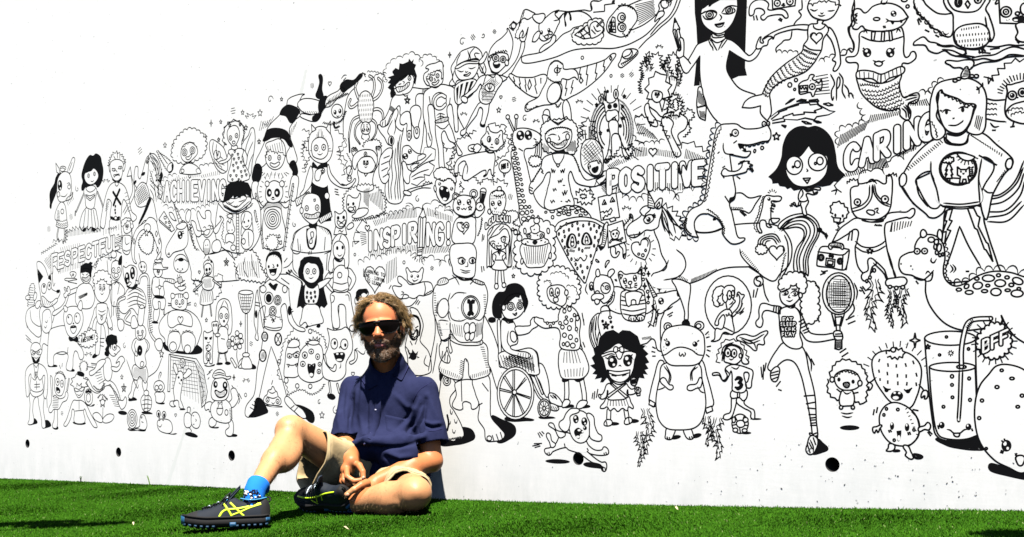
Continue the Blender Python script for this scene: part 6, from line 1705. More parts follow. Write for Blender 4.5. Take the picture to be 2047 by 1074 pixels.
i 178 295 13;i 212 293 13;e 196 306 6 5;l 184 318 196 324 208 317;p 150 305 130 300;p 150 313 130 314;p 238 303 258 296;p 238 311 258 310
#D|painted_fairy_girl|long haired fairy with ragged wings and a pleated skirt
z 10 10 320 180 280 160 270 190 300 220 270 230 300 260;z 10 10 390 160 430 140 430 180 410 210 430 220 390 280
c 335 130 330 80 345 60 365 55 385 75 385 150 380 180 320 180
c 330 215 310 300 320 310 345 312 380 300 385 285 370 215;h 330 225 315 300 365 225 380 290 6
c 320 190 330 155 365 150 390 165 380 220 335 222;h 330 165 340 215 370 160 375 210 7
a 4 328 315 320 375;a 4 368 310 375 370;a 5 325 185 275 230;a 5 385 170 430 205
c 335 110 338 85 360 75 378 95 372 130 352 145 338 135;e 348 112 7 10;e 365 108 6 9;c 345 130 358 132 368 124 360 140;q 355 60 360 35 368 55;s 375 65 8
t 307 125 10
#D|painted_owl_girl|long haired girl holding an owl on her hand
k 402 645 420 635 440 642 420 650;k 450 640 465 630 485 640 468 650
a 4 418 590 412 635;a 4 452 590 460 630
c 420 440 415 580 440 585 465 575 470 500 460 440;l 410 575 440 582 468 570;o 475 530 13 26;h 466 515 485 520 465 545 485 545 5;l 430 500 450 505
c 395 480 400 370 410 300 440 275 475 290 490 360 488 460 470 480 465 420 420 420 412 490
c 415 380 420 340 445 320 470 345 472 390 450 430 430 425
i 430 372 14;i 460 374 14;e 446 402 6 8;l 445 285 430 320 415 350;l 450 285 465 310 470 340
c 380 440 378 410 390 405 410 405 412 430 405 475 388 470;i 388 425 6;i 402 424 6;c 395 480 410 490 425 480 410 470
#D|painted_cat_companion|upright cat with dark eyes beside the owl girl
k 335 650 360 655 395 645 390 655 350 660
c 330 600 330 480 335 458 350 468 370 462 382 455 385 500 380 600 380 640 365 640 360 620 350 640 335 640
b 335 490 355 492 350 508 338 506;b 362 495 380 488 376 506 365 508;l 350 520 358 525 366 518;c 345 545 358 535 372 545 370 565 350 568;O 358 600 14 26;O 358 600 8 16;O 350 548 6 9
#D|painted_flower|smiling daisy with two leaves
o 520 470 11 14;o 540 485 11 14;o 545 515 11 14;o 535 545 11 14;o 510 550 11 14;o 495 530 11 14;o 495 500 11 14
o 518 512 18 24;e 512 505 3 6;e 526 502 3 6;l 508 520 518 530 530 516
l 520 560 518 600 525 640;c 525 660 540 620 570 610 565 650 545 668;c 515 665 495 640 485 610 505 630;l 528 660 560 620
#D|painted_basket_net|basket on a tall pole with a checked net
k 560 665 590 640 625 655 625 672 590 672
q 566 360 578 360 580 600 566 600
c 548 665 552 610 570 600 590 610 605 665 580 672;o 570 592 20 12
c 530 240 535 300 550 345 570 358 590 345 605 300 608 240 570 230
h 535 250 555 350 600 250 585 350 6;h 532 270 606 270 545 335 592 335 5
o 570 240 39 13
#D|painted_goal|football goal net on the wall with a dancing sausage dog goalkeeper
q 135 590 145 588 140 800 128 800;q 140 590 290 615 330 680 352 800 340 870 320 890 320 885 330 800 305 700 280 630 145 602
w .7;h 145 605 140 780 300 640 320 880 12;h 145 620 290 640 140 780 310 810 9;h 290 620 320 890 330 680 345 850 6;h 290 640 330 690 320 870 345 840 8;w 1
o 212 638 15 26;r 212 638 3 5 14 24 0 330 8
k 145 880 165 876 175 884 150 888;k 195 900 220 894 228 902 200 905
c 165 850 160 790 175 720 185 690 205 685 215 710 210 760 200 840 210 870 215 895 195 890 185 850 160 860 165 885 140 875 145 855
c 185 700 180 660 165 640 160 660 175 700;c 215 710 230 690 245 670 265 690 250 710 225 725
e 190 720 5 7;e 205 735 5 7;l 192 750 200 758
#D|painted_backward_cap_kid|round grinning kid in a backward cap with a bear print
k 362 990 385 1000 418 1000 410 1008 370 1004;k 460 1045 500 1038 522 1050 490 1056 465 1055
c 370 950 360 980 375 1000 400 985 395 950;c 470 960 475 1000 455 1020 460 1045 490 1048 500 1000 490 960
c 375 860 340 870 342 905 360 900 365 915 375 900;c 490 890 515 870 530 830 520 800 505 780 485 790 490 840 470 870
c 385 860 370 900 385 950 430 975 480 970 490 920 480 870 440 840
c 380 840 375 780 390 735 420 720 460 735 475 790 460 840 420 852
h 475 900 490 895 480 960 494 950 8
c 385 720 395 685 425 675 450 690 458 715 485 715 470 730 440 722;l 390 700 420 692 452 702;l 388 712 420 704 455 712
e 398 760 12 20;d 400 758 4 8;e 452 765 14 22;d 452 762 5 9;k 395 790 425 800 462 785 455 825 425 838 402 825;g 400 798 425 808 455 795 448 820 425 828 408 820;h 405 800 410 825 450 798 448 818 7
c 415 880 412 860 420 865 430 862 435 855 435 880 440 900 430 930 415 930 405 910;e 420 872 2 3;e 430 872 2 3;p 405 895 440 895;o 460 918 9 16
l 490 765 500 780;l 520 815 535 850 525 870;l 530 810 545 840;p 360 690 380 675;p 350 705 370 690;p 355 730 362 720;v 502 720 16
#D|painted_small_crawlers|tiny baby upside down, two eyed blob and a staring toddler
k 225 1035 260 1030 298 1050 290 1060 240 1050;k 115 1035 150 1038 180 1036 165 1044
c 230 1000 220 960 230 920 255 925 265 960 255 1000;c 260 960 270 920 295 920 312 960 300 1005 272 1000;l 240 920 240 890 255 890 252 925;l 270 935 275 938;l 272 985 278 985;l 285 955 290 962 285 968;l 245 1000 262 1020 258 1030
c 75 1010 70 970 90 955 140 965 155 1010 140 1035 95 1028;a 4 78 930 82 960;a 4 106 930 102 960;o 76 925 11 18;e 77 928 6 11;o 107 930 11 18;e 108 933 6 11;l 72 990 85 1000 95 985
k 60 858 85 864 112 866 85 872
c 60 830 55 810 75 800 100 800 112 820 100 860 65 860;c 50 780 55 750 75 738 98 745 110 775 95 800 65 800;o 66 778 10 13;o 88 775 10 13;l 68 795 78 800 90 794;l 80 738 78 710 90 690 85 720
#B|painted_curly_boy|tall curly haired boy in a striped jumper
k 435 605 450 585 468 580 465 600 445 612;k 505 590 520 570 535 580 525 598
c 465 400 460 500 455 590 475 590 485 480 495 420 520 520 530 480 510 400
c 460 320 440 370 420 430 415 440 430 450 445 400 465 360;c 520 320 535 370 550 420 545 445 530 440 520 390 510 350
c 462 310 465 400 485 420 510 400 520 310 490 300
l 470 340 490 350 512 340;l 470 360 490 370 512 358;t 490 385 12
c 415 440 410 450 418 455 428 445;c 540 440 552 445 545 452
o 492 215 44 82
U 9 14 452 190 450 150 470 125 492 118 520 130 538 160 534 195 515 165 492 160 470 165
F 492 215 46 0;o 446 215 6 14;o 538 213 6 14
#B|painted_big_eared_bear|white standing bear with its tongue out
k 185 655 210 648 240 655 215 662;k 290 675 315 668 338 682 310 686
c 195 460 185 560 188 650 215 655 225 590 295 585 290 670 320 680 330 600 345 570 370 620 388 605 380 560 350 520 345 480 290 430 215 440
l 235 585 270 590 300 580;l 300 550 295 590
k 305 490 330 500 352 490 355 520 330 515 310 515
c 280 420 275 370 290 330 340 318 375 340 385 400 365 460 330 495 300 480
c 285 350 275 320 285 315 298 335;c 355 325 370 285 380 300 375 340
o 308 392 17 28;e 302 380 4 6;o 352 385 17 30;e 346 375 4 6;e 330 415 4 5;c 315 435 345 432 340 465 325 470;p 312 435 345 432;b 314 434 345 430 345 440 316 443
#B|painted_speech_cloud|ragged speech cloud with the words I'm awesome
U 10 16 365 500 400 470 440 455 460 490 450 525 410 545 370 530
Y "I'M" 375 498 400 488 18 1
Y "AWESOME!" 372 525 455 500 24 1.2
#B|painted_running_curly_man|curly haired man running in patterned leggings
p 430 640 470 645;p 410 660 440 662;p 480 500 505 500;p 480 520 502 522;p 480 540 500 545;h 430 650 480 650 470 760 500 740 8
c 505 780 470 800 440 780 425 750 400 720 405 750 430 790 470 808 510 770 540 770 570 830 585 870 600 880 595 840 570 770 540 740 500 740
z 8 14 440 770 480 795 510 755;z 8 12 530 760 560 800 590 860;c 590 880 585 850 610 850 625 830 628 870 605 900
c 505 620 505 720 530 740 548 700 545 650 530 610
c 510 620 470 630 450 670 420 690 430 710 470 680 500 650;c 545 660 580 660 590 630 570 640 600 600 620 620 610 640 580 685 550 680
b 515 580 508 560 520 540 510 510 520 485 545 475 575 485 580 520 570 540 545 545 540 580 525 595
c 540 590 530 560 545 535 575 540 595 560 580 580 560 600;o 562 548 12 18;e 564 550 5 8;l 560 585 572 590
e 540 540 3 20;k 505 580 520 570 530 600 515 600;e 608 920 26 12 8;h 530 820 560 822 560 880 590 885 6
#B|painted_star_shirt_rabbit|rabbit in a star shirt and striped shorts standing with a ball
k 640 850 660 830 690 845 670 852;k 715 920 745 912 778 925 760 928
c 668 740 655 800 640 830 660 840 672 800 690 740;c 720 740 730 800 740 800 745 740
c 672 650 665 720 690 735 705 715 740 750 742 660 710 670;h 675 660 668 720 738 670 740 745 12
c 680 500 660 540 665 570 690 600 680 570 680 640 710 668 740 650 735 590 755 560 758 530 730 500
c 715 630 728 638 720 660 708 655;e 705 568 15 30;s 705 568 14
l 685 510 675 540 685 575;l 735 510 750 540 738 580
c 680 460 685 430 720 425 738 450 735 490 705 510 685 495;c 685 440 660 440 655 410 670 370 690 400 695 430;c 700 425 695 370 720 310 728 380 718 425
i 695 465 9;i 720 462 9;c 695 482 710 485 722 478 715 500 702 502
c 715 880 712 840 735 815 765 830 772 870 760 905 730 910;l 720 850 745 845 770 850;l 715 875 745 870 772 875;l 722 900 745 893 765 897;l 735 820 730 905;l 752 820 750 908;o 742 808 14 16
l 630 620 690 780 700 760;l 830 610 800 680 750 720;s 828 588 22;l 700 250 690 290 710 330 740 320
#B|painted_masked_athlete|masked muscular man in trunks at the left edge
k 75 985 105 950 128 975 110 985;k 155 1005 175 960 205 990 180 1005
c 90 800 85 880 80 960 75 985 105 975 100 900 120 830 135 880 150 960 155 1005 172 1000 160 900 155 800
c 90 790 95 820 120 830 155 810 155 785
c 85 650 60 690 62 800 72 830 80 790 78 720 90 700 92 790 155 790 160 710 165 780 160 820 175 840 185 760 180 690 160 655 125 640
l 95 720 115 735 125 715 140 735 158 715;O 118 705 9 20;e 118 705 4 12;l 110 760 140 758;l 110 775 140 773;l 122 740 122 788;q 105 645 120 665 135 640 128 690 112 690
c 95 600 90 550 105 525 135 528 148 560 140 610 120 640;b 92 600 105 605 118 628 135 605 142 600 138 630 120 642 102 635
c 92 565 118 575 148 560 146 590 128 590 118 580 108 592 95 590;o 106 578 7 6;o 132 576 7 6;l 108 605 120 612 132 604
#B|painted_skeleton_shirt_boy|shouting boy in a skeleton shirt
k 212 1000 235 992 245 1010 225 1015
c 225 900 220 960 212 1000 235 1005 240 930 235 890
c 205 860 190 900 200 920 220 900 245 900 270 860 290 850 300 820 290 800 280 830 250 840 225 820 215 830 210 720 200 710 205 800
h 212 830 250 835 210 890 245 890 7
c 225 790 225 720 245 695 275 710 282 760 265 820 240 820;z 6 10 230 700 260 690 285 730
o 240 745 10 20;e 242 745 4 7;o 265 755 9 20;e 266 755 3 7;k 232 775 250 780 255 805 240 808;d 244 800 6 5
a 5 295 790 305 730;l 268 640 265 660;l 250 650 258 670;l 180 840 182 890
#B|painted_spiky_haired_bather|spiky haired masked boy rising out of a hole
k 328 970 365 985 400 975 395 985 360 988 330 980
c 330 850 310 900 290 960 275 990 290 995 315 950 330 900 335 970 365 982 395 970 390 900 410 940 445 1000 465 1000 430 930 400 870 375 850 350 850
p 362 850 362 900;l 340 910 385 905
c 335 790 335 760 360 745 390 760 388 800 362 835 345 815;V 18 9 330 770 330 730 350 710 375 715 395 740 395 775 375 750 350 752
c 338 780 360 788 388 775 380 798 365 795 345 800;l 350 815 362 822 375 812
#B|painted_penguin_and_flower|small penguin, a flower with two leaves and a snail
k 395 860 425 880 450 870 440 884 405 878;c 395 850 395 810 415 785 435 810 435 860 415 875;b 398 800 415 788 432 800 428 812 415 805 402 812;o 415 835 12 24
s 495 860 34;o 495 860 12 16;z 8 10 470 840 490 820 520 850;l 497 890 495 970;c 495 970 470 920 440 930 460 965;c 497 970 520 930 558 935 540 970
k 640 1012 690 1018 740 1016 690 1022
c 640 1010 690 1010 740 1010 735 940 715 930 705 960 700 1000;o 662 955 28 54;O 662 955 20 40;O 662 955 13 26;O 662 955 6 12;j 715 945 5 8;l 715 970 725 975
s 615 780 26;s 615 780 14 36;o 372 690 0.1 0.1;k 350 690 370 685 392 700 385 716 360 708;z 8 12 375 680 370 650 390 630 405 650 400 680
'''
mural(MURAL_LEFT.replace('Y "MATRIX" 0 0 0 0 0 0\n', '').replace('o 372 690 0.1 0.1;', ''))

# flower pot like creature and the little sparks beside the dinosaur: drawn last, over the open plaster
m_streak = newmat('grey_streak', (0.73, 0.745, 0.71), 0.8, 0.2)  # two thin pale grey streaks slanting down the wall
for (a, b, w0, w1) in (((383, 818), (334, 973), 0.008, 0.016), ((612, 140), (601, 190), 0.008, 0.012)):
 v = []
 k = 12
 for i in range(k + 1):
  t = i / k
  s, z = to_wall(a[0] + (b[0] - a[0]) * t, a[1] + (b[1] - a[1]) * t)
  w = w0 + (w1 - w0) * t + 0.003 * math.sin(i * 2.3)
  v += [wl(float(s) - w, float(z), 0.00006), wl(float(s) + w, float(z), 0.00006)]
 mesh_obj('grey_streak', v, [(2 * i, 2 * i + 1, 2 * i + 3, 2 * i + 2) for i in range(k)], m_streak, wall)

# small marks packed between the figures: ticks, stars, leaf tufts, curls
hull = np.array([(85, 500), (125, 350), (340, 275), (500, 205), (640, 165), (780, 120), (900, 95), (1030, 30), (1340, 0), (1340, 430), (1160, 560), (990, 570), (720, 560), (700, 830), (70, 840)], float)
fill_ = Drawing('Z'); rf = random.Random(3); placed = 0; busy = Drawing.top.copy()
for _ in range(9000):
 x, y = rf.uniform(60, 1340), rf.uniform(0, 850)
 ins = False
 for i in range(len(hull)):
  (x0, y0), (x1, y1) = hull[i - 1], hull[i]
  if (y0 > y) != (y1 > y) and x < (x1 - x0) * (y - y0) / (y1 - y0) + x0: ins = not ins
 if not ins: continue
 r = rf.choice((6, 7, 8, 10)); f = fill_.asp(x)
 q = fill_.W(fill_.ell(x, y, (r + 2) * f, r + 2)); lo = np.floor((q.min(0) - (-8, -2)) / .006).astype(int); hi = np.ceil((q.max(0) - (-8, -2)) / .006).astype(int) + 1
 if busy[lo[0]:hi[0], lo[1]:hi[1]].any(): continue
 busy[lo[0]:hi[0], lo[1]:hi[1]] = 1; placed += 1
 k = rf.random(); a = rf.uniform(0, 6.28)
 if k < .14: fill_.run('s %f %f %f' % (x, y, r * .75))
 elif k < .20: fill_.run('t %f %f %f' % (x, y, r * .6))
 elif k < .27: fill_.run('v %f %f %f' % (x, y, r))
 elif k < .36: fill_.run('o %f %f %f %f' % (x, y, r * .45 * f, r * .45))
 elif k < .62:
  for j in (-1, 0, 1):
   ox, oy = j * r * .5 * math.sin(a), -j * r * .5 * math.cos(a); L = r * (.75 - .2 * abs(j))
   fill_.line(np.array([(x + f * (ox - L * math.cos(a)), y + oy - L * math.sin(a)), (x + f * (ox + L * math.cos(a)), y + oy + L * math.sin(a))]), w=.7)
 elif k < .84: fill_.run('w .8;z %f 4 %f %f %f %f %f %f' % (r * .7, x - r * f, y + r * .4, x, y - r * .3, x + r * f, y + r * .4))
 else: fill_.run('w .8;l ' + ' '.join('%f %f' % (x + f * r * .14 * j * math.cos(j * .9 + a), y + r * .14 * j * math.sin(j * .9 + a)) for j in range(8)))
o = fill_.done('painted_filler_marks', 'small painted stars, ticks, curls and leaf tufts packed between the figures'); o['kind'] = 'stuff'

# dark flecks and chips in the paint, most of them low on the right
vv, ff = [], []
for k in range(120):
 x, y = (rf.uniform(1380, 2047), rf.uniform(870, 1012)) if k < 65 else ((rf.uniform(0, 2047), 955 + rf.uniform(-70, 0) + 45 * rf.random()) if k < 95 else (rf.uniform(60, 2047), rf.uniform(20, 900)))
 s, z = to_wall(x, y); s, z = float(s), float(z)
 if z < float(np.interp(s, BS, BZ)) + .01: continue
 r = rf.uniform(.0008, .0019) * (1.6 if rf.random() > .9 else 1); a = rf.uniform(-.9, .9); b0 = len(vv)
 for i in range(6):
  t = i / 6 * 6.283; u_, v_ = r * 1.7 * math.cos(t) * rf.uniform(.7, 1.2), r * math.sin(t) * rf.uniform(.6, 1.2)
  vv.append(wl(s + u_ * math.cos(a) - v_ * math.sin(a), z + u_ * math.sin(a) + v_ * math.cos(a), .0007))
 ff.append(tuple(range(b0, b0 + 6)))
o = mesh_obj('paint_flecks', vv, ff, newmat('chipped_spot', (0.09, 0.09, 0.09), .9, .1), wall); o['kind'] = 'stuff'
# ------------------------------------------------------------------ sculpting: smooth distance fields -> one continuous surface
from mathutils.bvhtree import BVHTree
from mathutils import noise as mnoise

def V(*a): return np.array(a, dtype=np.float64)
def px(x, y, d): return V((x - CX) / FOC * d, d, (YH - y) / FOC * d)
def unit(v): return v / np.linalg.norm(v)

class Field:
 def __init__(s, lo, hi, h):
  s.lo = np.array(lo, float); s.h = h
  s.n = np.ceil((np.array(hi) - s.lo) / h).astype(int) + 1
  s.f = np.full(s.n, 0.5, np.float32)
  s.ax = [(s.lo[i] + h * np.arange(s.n[i])).astype(np.float32) for i in range(3)]
 def block(s, lo, hi):
  a = np.maximum(0, np.floor((np.array(lo) - s.lo) / s.h).astype(int)); b = np.minimum(s.n, np.ceil((np.array(hi) - s.lo) / s.h).astype(int) + 1)
  sl = tuple(slice(int(p), int(q)) for p, q in zip(a, b))
  return sl, s.ax[0][sl[0]][:, None, None], s.ax[1][sl[1]][None, :, None], s.ax[2][sl[2]][None, None, :]
 def put(s, sl, d, k, mode):
  if d.size == 0: return
  a = s.f[sl]
  if mode == 'sub': a, d = -a, d
  if mode in ('add', 'sub'):
   if k > 0:
    hh = np.maximum(k - np.abs(a - d), 0) / k
    r = np.minimum(a, d) - hh * hh * hh * k / 6
   else: r = np.minimum(a, d)
  s.f[sl] = -r if mode == 'sub' else r
 def cone(s, a, b, ra, rb, k=0.02, mode='add', flat=None, cut=False):
  """tapered limb from a to b; flat=(axis, factor) squashes it along an axis; cut gives plain flat ends"""
  a, b = np.asarray(a, float), np.asarray(b, float); m = max(ra, rb) * (1 if flat is None else max(1, 1 / flat[1])) + k + 3 * s.h
  sl, X, Y, Z = s.block(np.minimum(a, b) - m, np.maximum(a, b) + m)
  ba = b - a; L2 = ba @ ba
  px_, py_, pz_ = X - a[0], Y - a[1], Z - a[2]
  t = (px_ * ba[0] + py_ * ba[1] + pz_ * ba[2]) / L2
  tc = np.clip(t, 0, 1)
  dx, dy, dz = px_ - tc * ba[0], py_ - tc * ba[1], pz_ - tc * ba[2]
  if flat is not None:
   n, q = unit(np.asarray(flat[0], float)), flat[1]
   e = (dx * n[0] + dy * n[1] + dz * n[2]) * (q - 1)
   dx, dy, dz = dx + e * n[0], dy + e * n[1], dz + e * n[2]
  d = np.sqrt(dx * dx + dy * dy + dz * dz) - (ra + (rb - ra) * tc)
  if cut:
   L = math.sqrt(L2); d = np.maximum(d, np.maximum(-t * L, (t - 1) * L))
  s.put(sl, d.astype(np.float32), k, mode)
 def chain(s, pts, rads, k=0.015, mode='add', flat=None):
  for i in range(len(pts) - 1): s.cone(pts[i], pts[i + 1], rads[i], rads[i + 1], k, mode, flat)
 def ball(s, c, r, k=0.02, mode='add', axes=None):
  """ellipsoid with radii r along axes"""
  r = np.broadcast_to(np.asarray(r, float), (3,)); A = np.eye(3) if axes is None else np.asarray(axes)
  m = r.max() + k + 3 * s.h; c = np.asarray(c, float)
  sl, X, Y, Z = s.block(c - m, c + m)
  X, Y, Z = X - c[0], Y - c[1], Z - c[2]
  u = [(X * A[i][0] + Y * A[i][1] + Z * A[i][2]) for i in range(3)]
  k0 = np.sqrt(sum((u[i] / r[i]) ** 2 for i in range(3))); k1 = np.sqrt(sum((u[i] / r[i] ** 2) ** 2 for i in range(3))) + 1e-9
  s.put(sl, (k0 * (k0 - 1) / k1).astype(np.float32), k, mode)
 def mesh(s):
  f = s.f; g = f < 0
  nx, ny, nz = np.array(f.shape) - 1
  tot = np.zeros((nx, ny, nz), np.int8)
  for i in (0, 1):
   for j in (0, 1):
    for k in (0, 1): tot += g[i:i + nx, j:j + ny, k:k + nz]
  act = (tot > 0) & (tot < 8)
  I = np.argwhere(act); idx = np.full(act.shape, -1, np.int64); idx[act] = np.arange(len(I))
  acc = np.zeros((len(I), 3)); cnt = np.zeros(len(I))
  C = [(i, j, k) for i in (0, 1) for j in (0, 1) for k in (0, 1)]
  val = {c: f[I[:, 0] + c[0], I[:, 1] + c[1], I[:, 2] + c[2]].astype(float) for c in C}
  for c in C:
   for ax in range(3):
    if c[ax] == 0:
     d = list(c); d[ax] = 1; d = tuple(d); a, b = val[c], val[d]
     m = (a < 0) != (b < 0); t = np.where(m, a / np.where(m, a - b, 1), 0)
     p = np.array(c, float)[None] + 0 * acc; p[:, ax] += t
     acc[m] += p[m]; cnt[m] += 1
  v = s.lo + s.h * (I + acc / cnt[:, None])
  faces = []
  for ax in range(3):
   b, c = (ax + 1) % 3, (ax + 2) % 3
   lo = [slice(None)] * 3; hi = [slice(None)] * 3; lo[ax] = slice(0, -1); hi[ax] = slice(1, None)
   m = g[tuple(lo)] != g[tuple(hi)]
   E = np.argwhere(m); ok = (E[:, b] > 0) & (E[:, c] > 0) & (E[:, b] < act.shape[b]) & (E[:, c] < act.shape[c]); E = E[ok]
   inside = g[tuple(E.T)]
   def q(db, dc):
    F = E.copy(); F[:, b] -= db; F[:, c] -= dc
    return idx[tuple(F.T)]
   quad = np.stack([q(1, 1), q(0, 1), q(0, 0), q(1, 0)], 1)
   quad[~inside] = quad[~inside][:, ::-1]
   faces.append(quad)
  return v, np.vstack(faces)

def relax(v, f, it=2, lam=0.5):
 """a little smoothing of the surface"""
 e = np.vstack([f[:, [0, 1]], f[:, [1, 2]], f[:, [2, 3]], f[:, [3, 0]]]); e = np.vstack([e, e[:, ::-1]])
 deg = np.bincount(e[:, 0], minlength=len(v))[:, None]
 for _ in range(it):
  a = np.stack([np.bincount(e[:, 0], weights=v[e[:, 1], i], minlength=len(v)) for i in range(3)], 1)
  v = v + lam * (a / np.maximum(deg, 1) - v)
 return v

def normals(v, f):
 n = np.cross(v[f[:, 2]] - v[f[:, 0]], v[f[:, 3]] - v[f[:, 1]])
 o = np.zeros_like(v)
 for i in range(4):
  for a in range(3): o[:, a] += np.bincount(f[:, i], weights=n[:, a], minlength=len(v))
 return o / (np.linalg.norm(o, axis=1)[:, None] + 1e-12)

def fast_obj(name, v, f, mat, parent=None, smooth=True, attr=None):
 me = bpy.data.meshes.new(name)
 f = np.asarray(f, np.int32); n = f.shape[1]
 me.vertices.add(len(v)); me.vertices.foreach_set('co', np.asarray(v, np.float32).ravel())
 me.loops.add(f.size); me.loops.foreach_set('vertex_index', f.ravel())
 me.polygons.add(len(f)); me.polygons.foreach_set('loop_start', np.arange(0, f.size, n, dtype=np.int32))
 me.polygons.foreach_set('loop_total', np.full(len(f), n, np.int32))
 me.polygons.foreach_set('use_smooth', np.full(len(f), smooth, bool))
 me.materials.append(mat); me.update(calc_edges=True); me.validate()
 if attr is not None:
  a = me.color_attributes.new('tint', 'FLOAT_COLOR', 'POINT')
  a.data.foreach_set('color', np.c_[attr, np.ones(len(v))].astype(np.float32).ravel())
 o = bpy.data.objects.new(name, me); COL.objects.link(o)
 if parent:
  o.parent = parent; o.matrix_parent_inverse = Matrix.Translation(-Vector(parent.location)) if parent.type == 'EMPTY' else Matrix.Identity(4)
 return o

def tint_mat(name, rough=0.5, spec=0.3, var=0.12, scale=60, bump=0.0, bdist=0.002):
 m = newmat(name, (0.5, 0.5, 0.5), rough, spec); n = NT(m)
 a = n.add('ShaderNodeVertexColor', layer_name='tint')
 p = n.add('ShaderNodeNewGeometry').outputs['Position']
 nz = n.noise(p, scale, 4, 0.65)
 n.link(n.mix(nz, n.mix(1.0, a.outputs['Color'], (1 - var, 1 - var, 1 - var), 'MULTIPLY'), n.mix(1.0, a.outputs['Color'], (1 + var, 1 + var * .9, 1 + var * .8), 'MULTIPLY')), n.b.inputs['Base Color'])
 if bump: n.bump(n.noise(p, scale * 5, 3, 0.6), bump, bdist)
 return m

def tube_mesh(pts, rad, seg=6, close=False):
 """a round tube along points; returns verts, quads"""
 p = np.asarray(pts, float); n = len(p); rad = np.broadcast_to(np.asarray(rad, float), (n,))
 t = np.gradient(p, axis=0) if not close else np.roll(p, -1, 0) - np.roll(p, 1, 0)
 t /= np.linalg.norm(t, axis=1)[:, None] + 1e-12
 ref = V(0.3, 0.2, 0.93); v = []
 a = np.cross(t, ref); a /= np.linalg.norm(a, axis=1)[:, None] + 1e-9; b = np.cross(t, a)
 ang = np.arange(seg) / seg * 2 * np.pi
 v = p[:, None] + rad[:, None, None] * (np.cos(ang)[None, :, None] * a[:, None] + np.sin(ang)[None, :, None] * b[:, None])
 f = []
 for i in range(n if close else n - 1):
  j = (i + 1) % n
  for k in range(seg): f.append((i * seg + k, i * seg + (k + 1) % seg, j * seg + (k + 1) % seg, j * seg + k))
 return v.reshape(-1, 3), np.array(f)

def joinm(parts):
 vs, fs, b = [], [], 0
 for v, f in parts:
  vs.append(v); fs.append(np.asarray(f) + b); b += len(v)
 return np.vstack(vs), np.vstack(fs)

class Skin:
 """a surface that cloth pieces, stitches and stripes are laid on"""
 def __init__(s, v, f): s.b = BVHTree.FromPolygons(v.tolist(), f.tolist())
 def hit(s, x, y):
  d = Vector(((x - CX) / FOC, 1.0, (YH - y) / FOC)).normalized()
  p, n, i, t = s.b.ray_cast(Vector((0, 0, 0)), d)
  if p is None: return None
  if n.dot(d) > 0: n = -n
  return np.array(p), np.array(n)
 def ribbon(s, pts, width, off, step=3.0, thick=None):
  p = resample(smooth_path(pts), max(4, int(np.sum(np.hypot(*np.diff(np.reshape(pts, (-1, 2)), axis=0).T)) / step)))
  H = [q for q in (s.hit(*a) for a in p) if q is not None]
  if len(H) < 2: return None
  P = np.array([h[0] for h in H]); N = np.array([h[1] for h in H])
  for _ in range(2): P[1:-1] = (P[:-2] + 2 * P[1:-1] + P[2:]) / 4; N[1:-1] = (N[:-2] + N[1:-1] + N[2:]) / 3
  T = np.gradient(P, axis=0); B = np.cross(T, N); B /= np.linalg.norm(B, axis=1)[:, None] + 1e-9
  w = width / 2
  rows = [P - B * w - N * 0.001, P - B * w + N * off * .8, P + N * off, P + B * w + N * off * .8, P + B * w - N * 0.001]
  v = np.stack(rows, 1).reshape(-1, 3); f = []
  for i in range(len(P) - 1):
   for k in range(4): f.append((5 * i + k, 5 * i + k + 1, 5 * i + 6 + k, 5 * i + 5 + k))
  return v, np.array(f)
 def patch(s, corner_px, nu, nv, off, edge=-0.001):
  """four-sided piece of cloth (corners in order), laid on the surface with a turned edge"""
  c = np.array(corner_px, float); v = np.zeros((nu, nv, 3)); last = None
  for i in range(nu):
   for j in range(nv):
    a, b = i / (nu - 1), j / (nv - 1)
    q = (c[0] * (1 - a) + c[1] * a) * (1 - b) + (c[3] * (1 - a) + c[2] * a) * b
    h = s.hit(*q) or last
    last = h
    if h is None: return None
    e = i in (0, nu - 1) or j in (0, nv - 1)
    v[i, j] = h[0] + h[1] * (edge if e else off)
  f = [(i * nv + j, i * nv + j + 1, (i + 1) * nv + j + 1, (i + 1) * nv + j) for i in range(nu - 1) for j in range(nv - 1)]
  return v.reshape(-1, 3), np.array(f)
# ------------------------------------------------------------------ the seated man
gz_man = float(ground_z(-0.5, 4.1))
man = empty('person', (-0.49, 4.1, gz_man))
tag(man, 'man in dark blue shirt, khaki shorts and sunglasses sitting on the turf against the wall', 'person')

m_skin = tint_mat('skin', 0.45, 0.27, 0.15, 55, 0.30, 0.002)
m_hair = tint_mat('hair', 0.42, 0.4, 0.25, 250)

# joints, from the photograph
SR, SL = px(709, 779, 4.26), px(846, 783, 4.10)
ER, EL = px(690, 892, 4.10), px(863, 922, 4.02)
WR, WL = px(703, 923, 3.945), px(752, 964, 3.86)
HR, HL = px(742, 955, 4.15), px(806, 962, 4.08)
KR, KL = px(584, 862, 3.86), px(828, 987, 3.68)
AR, AL = px(509, 983, 3.54), px(693, 1006, 3.82)
CH, BE, PE = px(777, 815, 4.17), px(775, 895, 4.13), px(775, 960, 4.14)
LAT = unit(V(0.906, -0.423, 0)); FWD = V(-0.423, -0.906, 0)
TA = [LAT, FWD, V(0, 0, 1)]
# head frame
HC = px(763, 654, 4.09)
roll = R(6)
HX, HY = V(math.cos(roll), 0, math.sin(roll)), unit(V(-0.03, -1, 0.02)); HZ = unit(np.cross(HX, HY) * 1.0)
if HZ[2] < 0: HZ = -HZ
HX = unit(np.cross(HY, HZ)); 
if HX[0] < 0: HX = -HX
HA = [HX, HY, HZ]
def hd(x, y, z): return HC + HX * x + HY * y + HZ * z

B = Field((-1.03, 3.38, -0.64), (-0.22, 4.40, 0.25), 0.003)
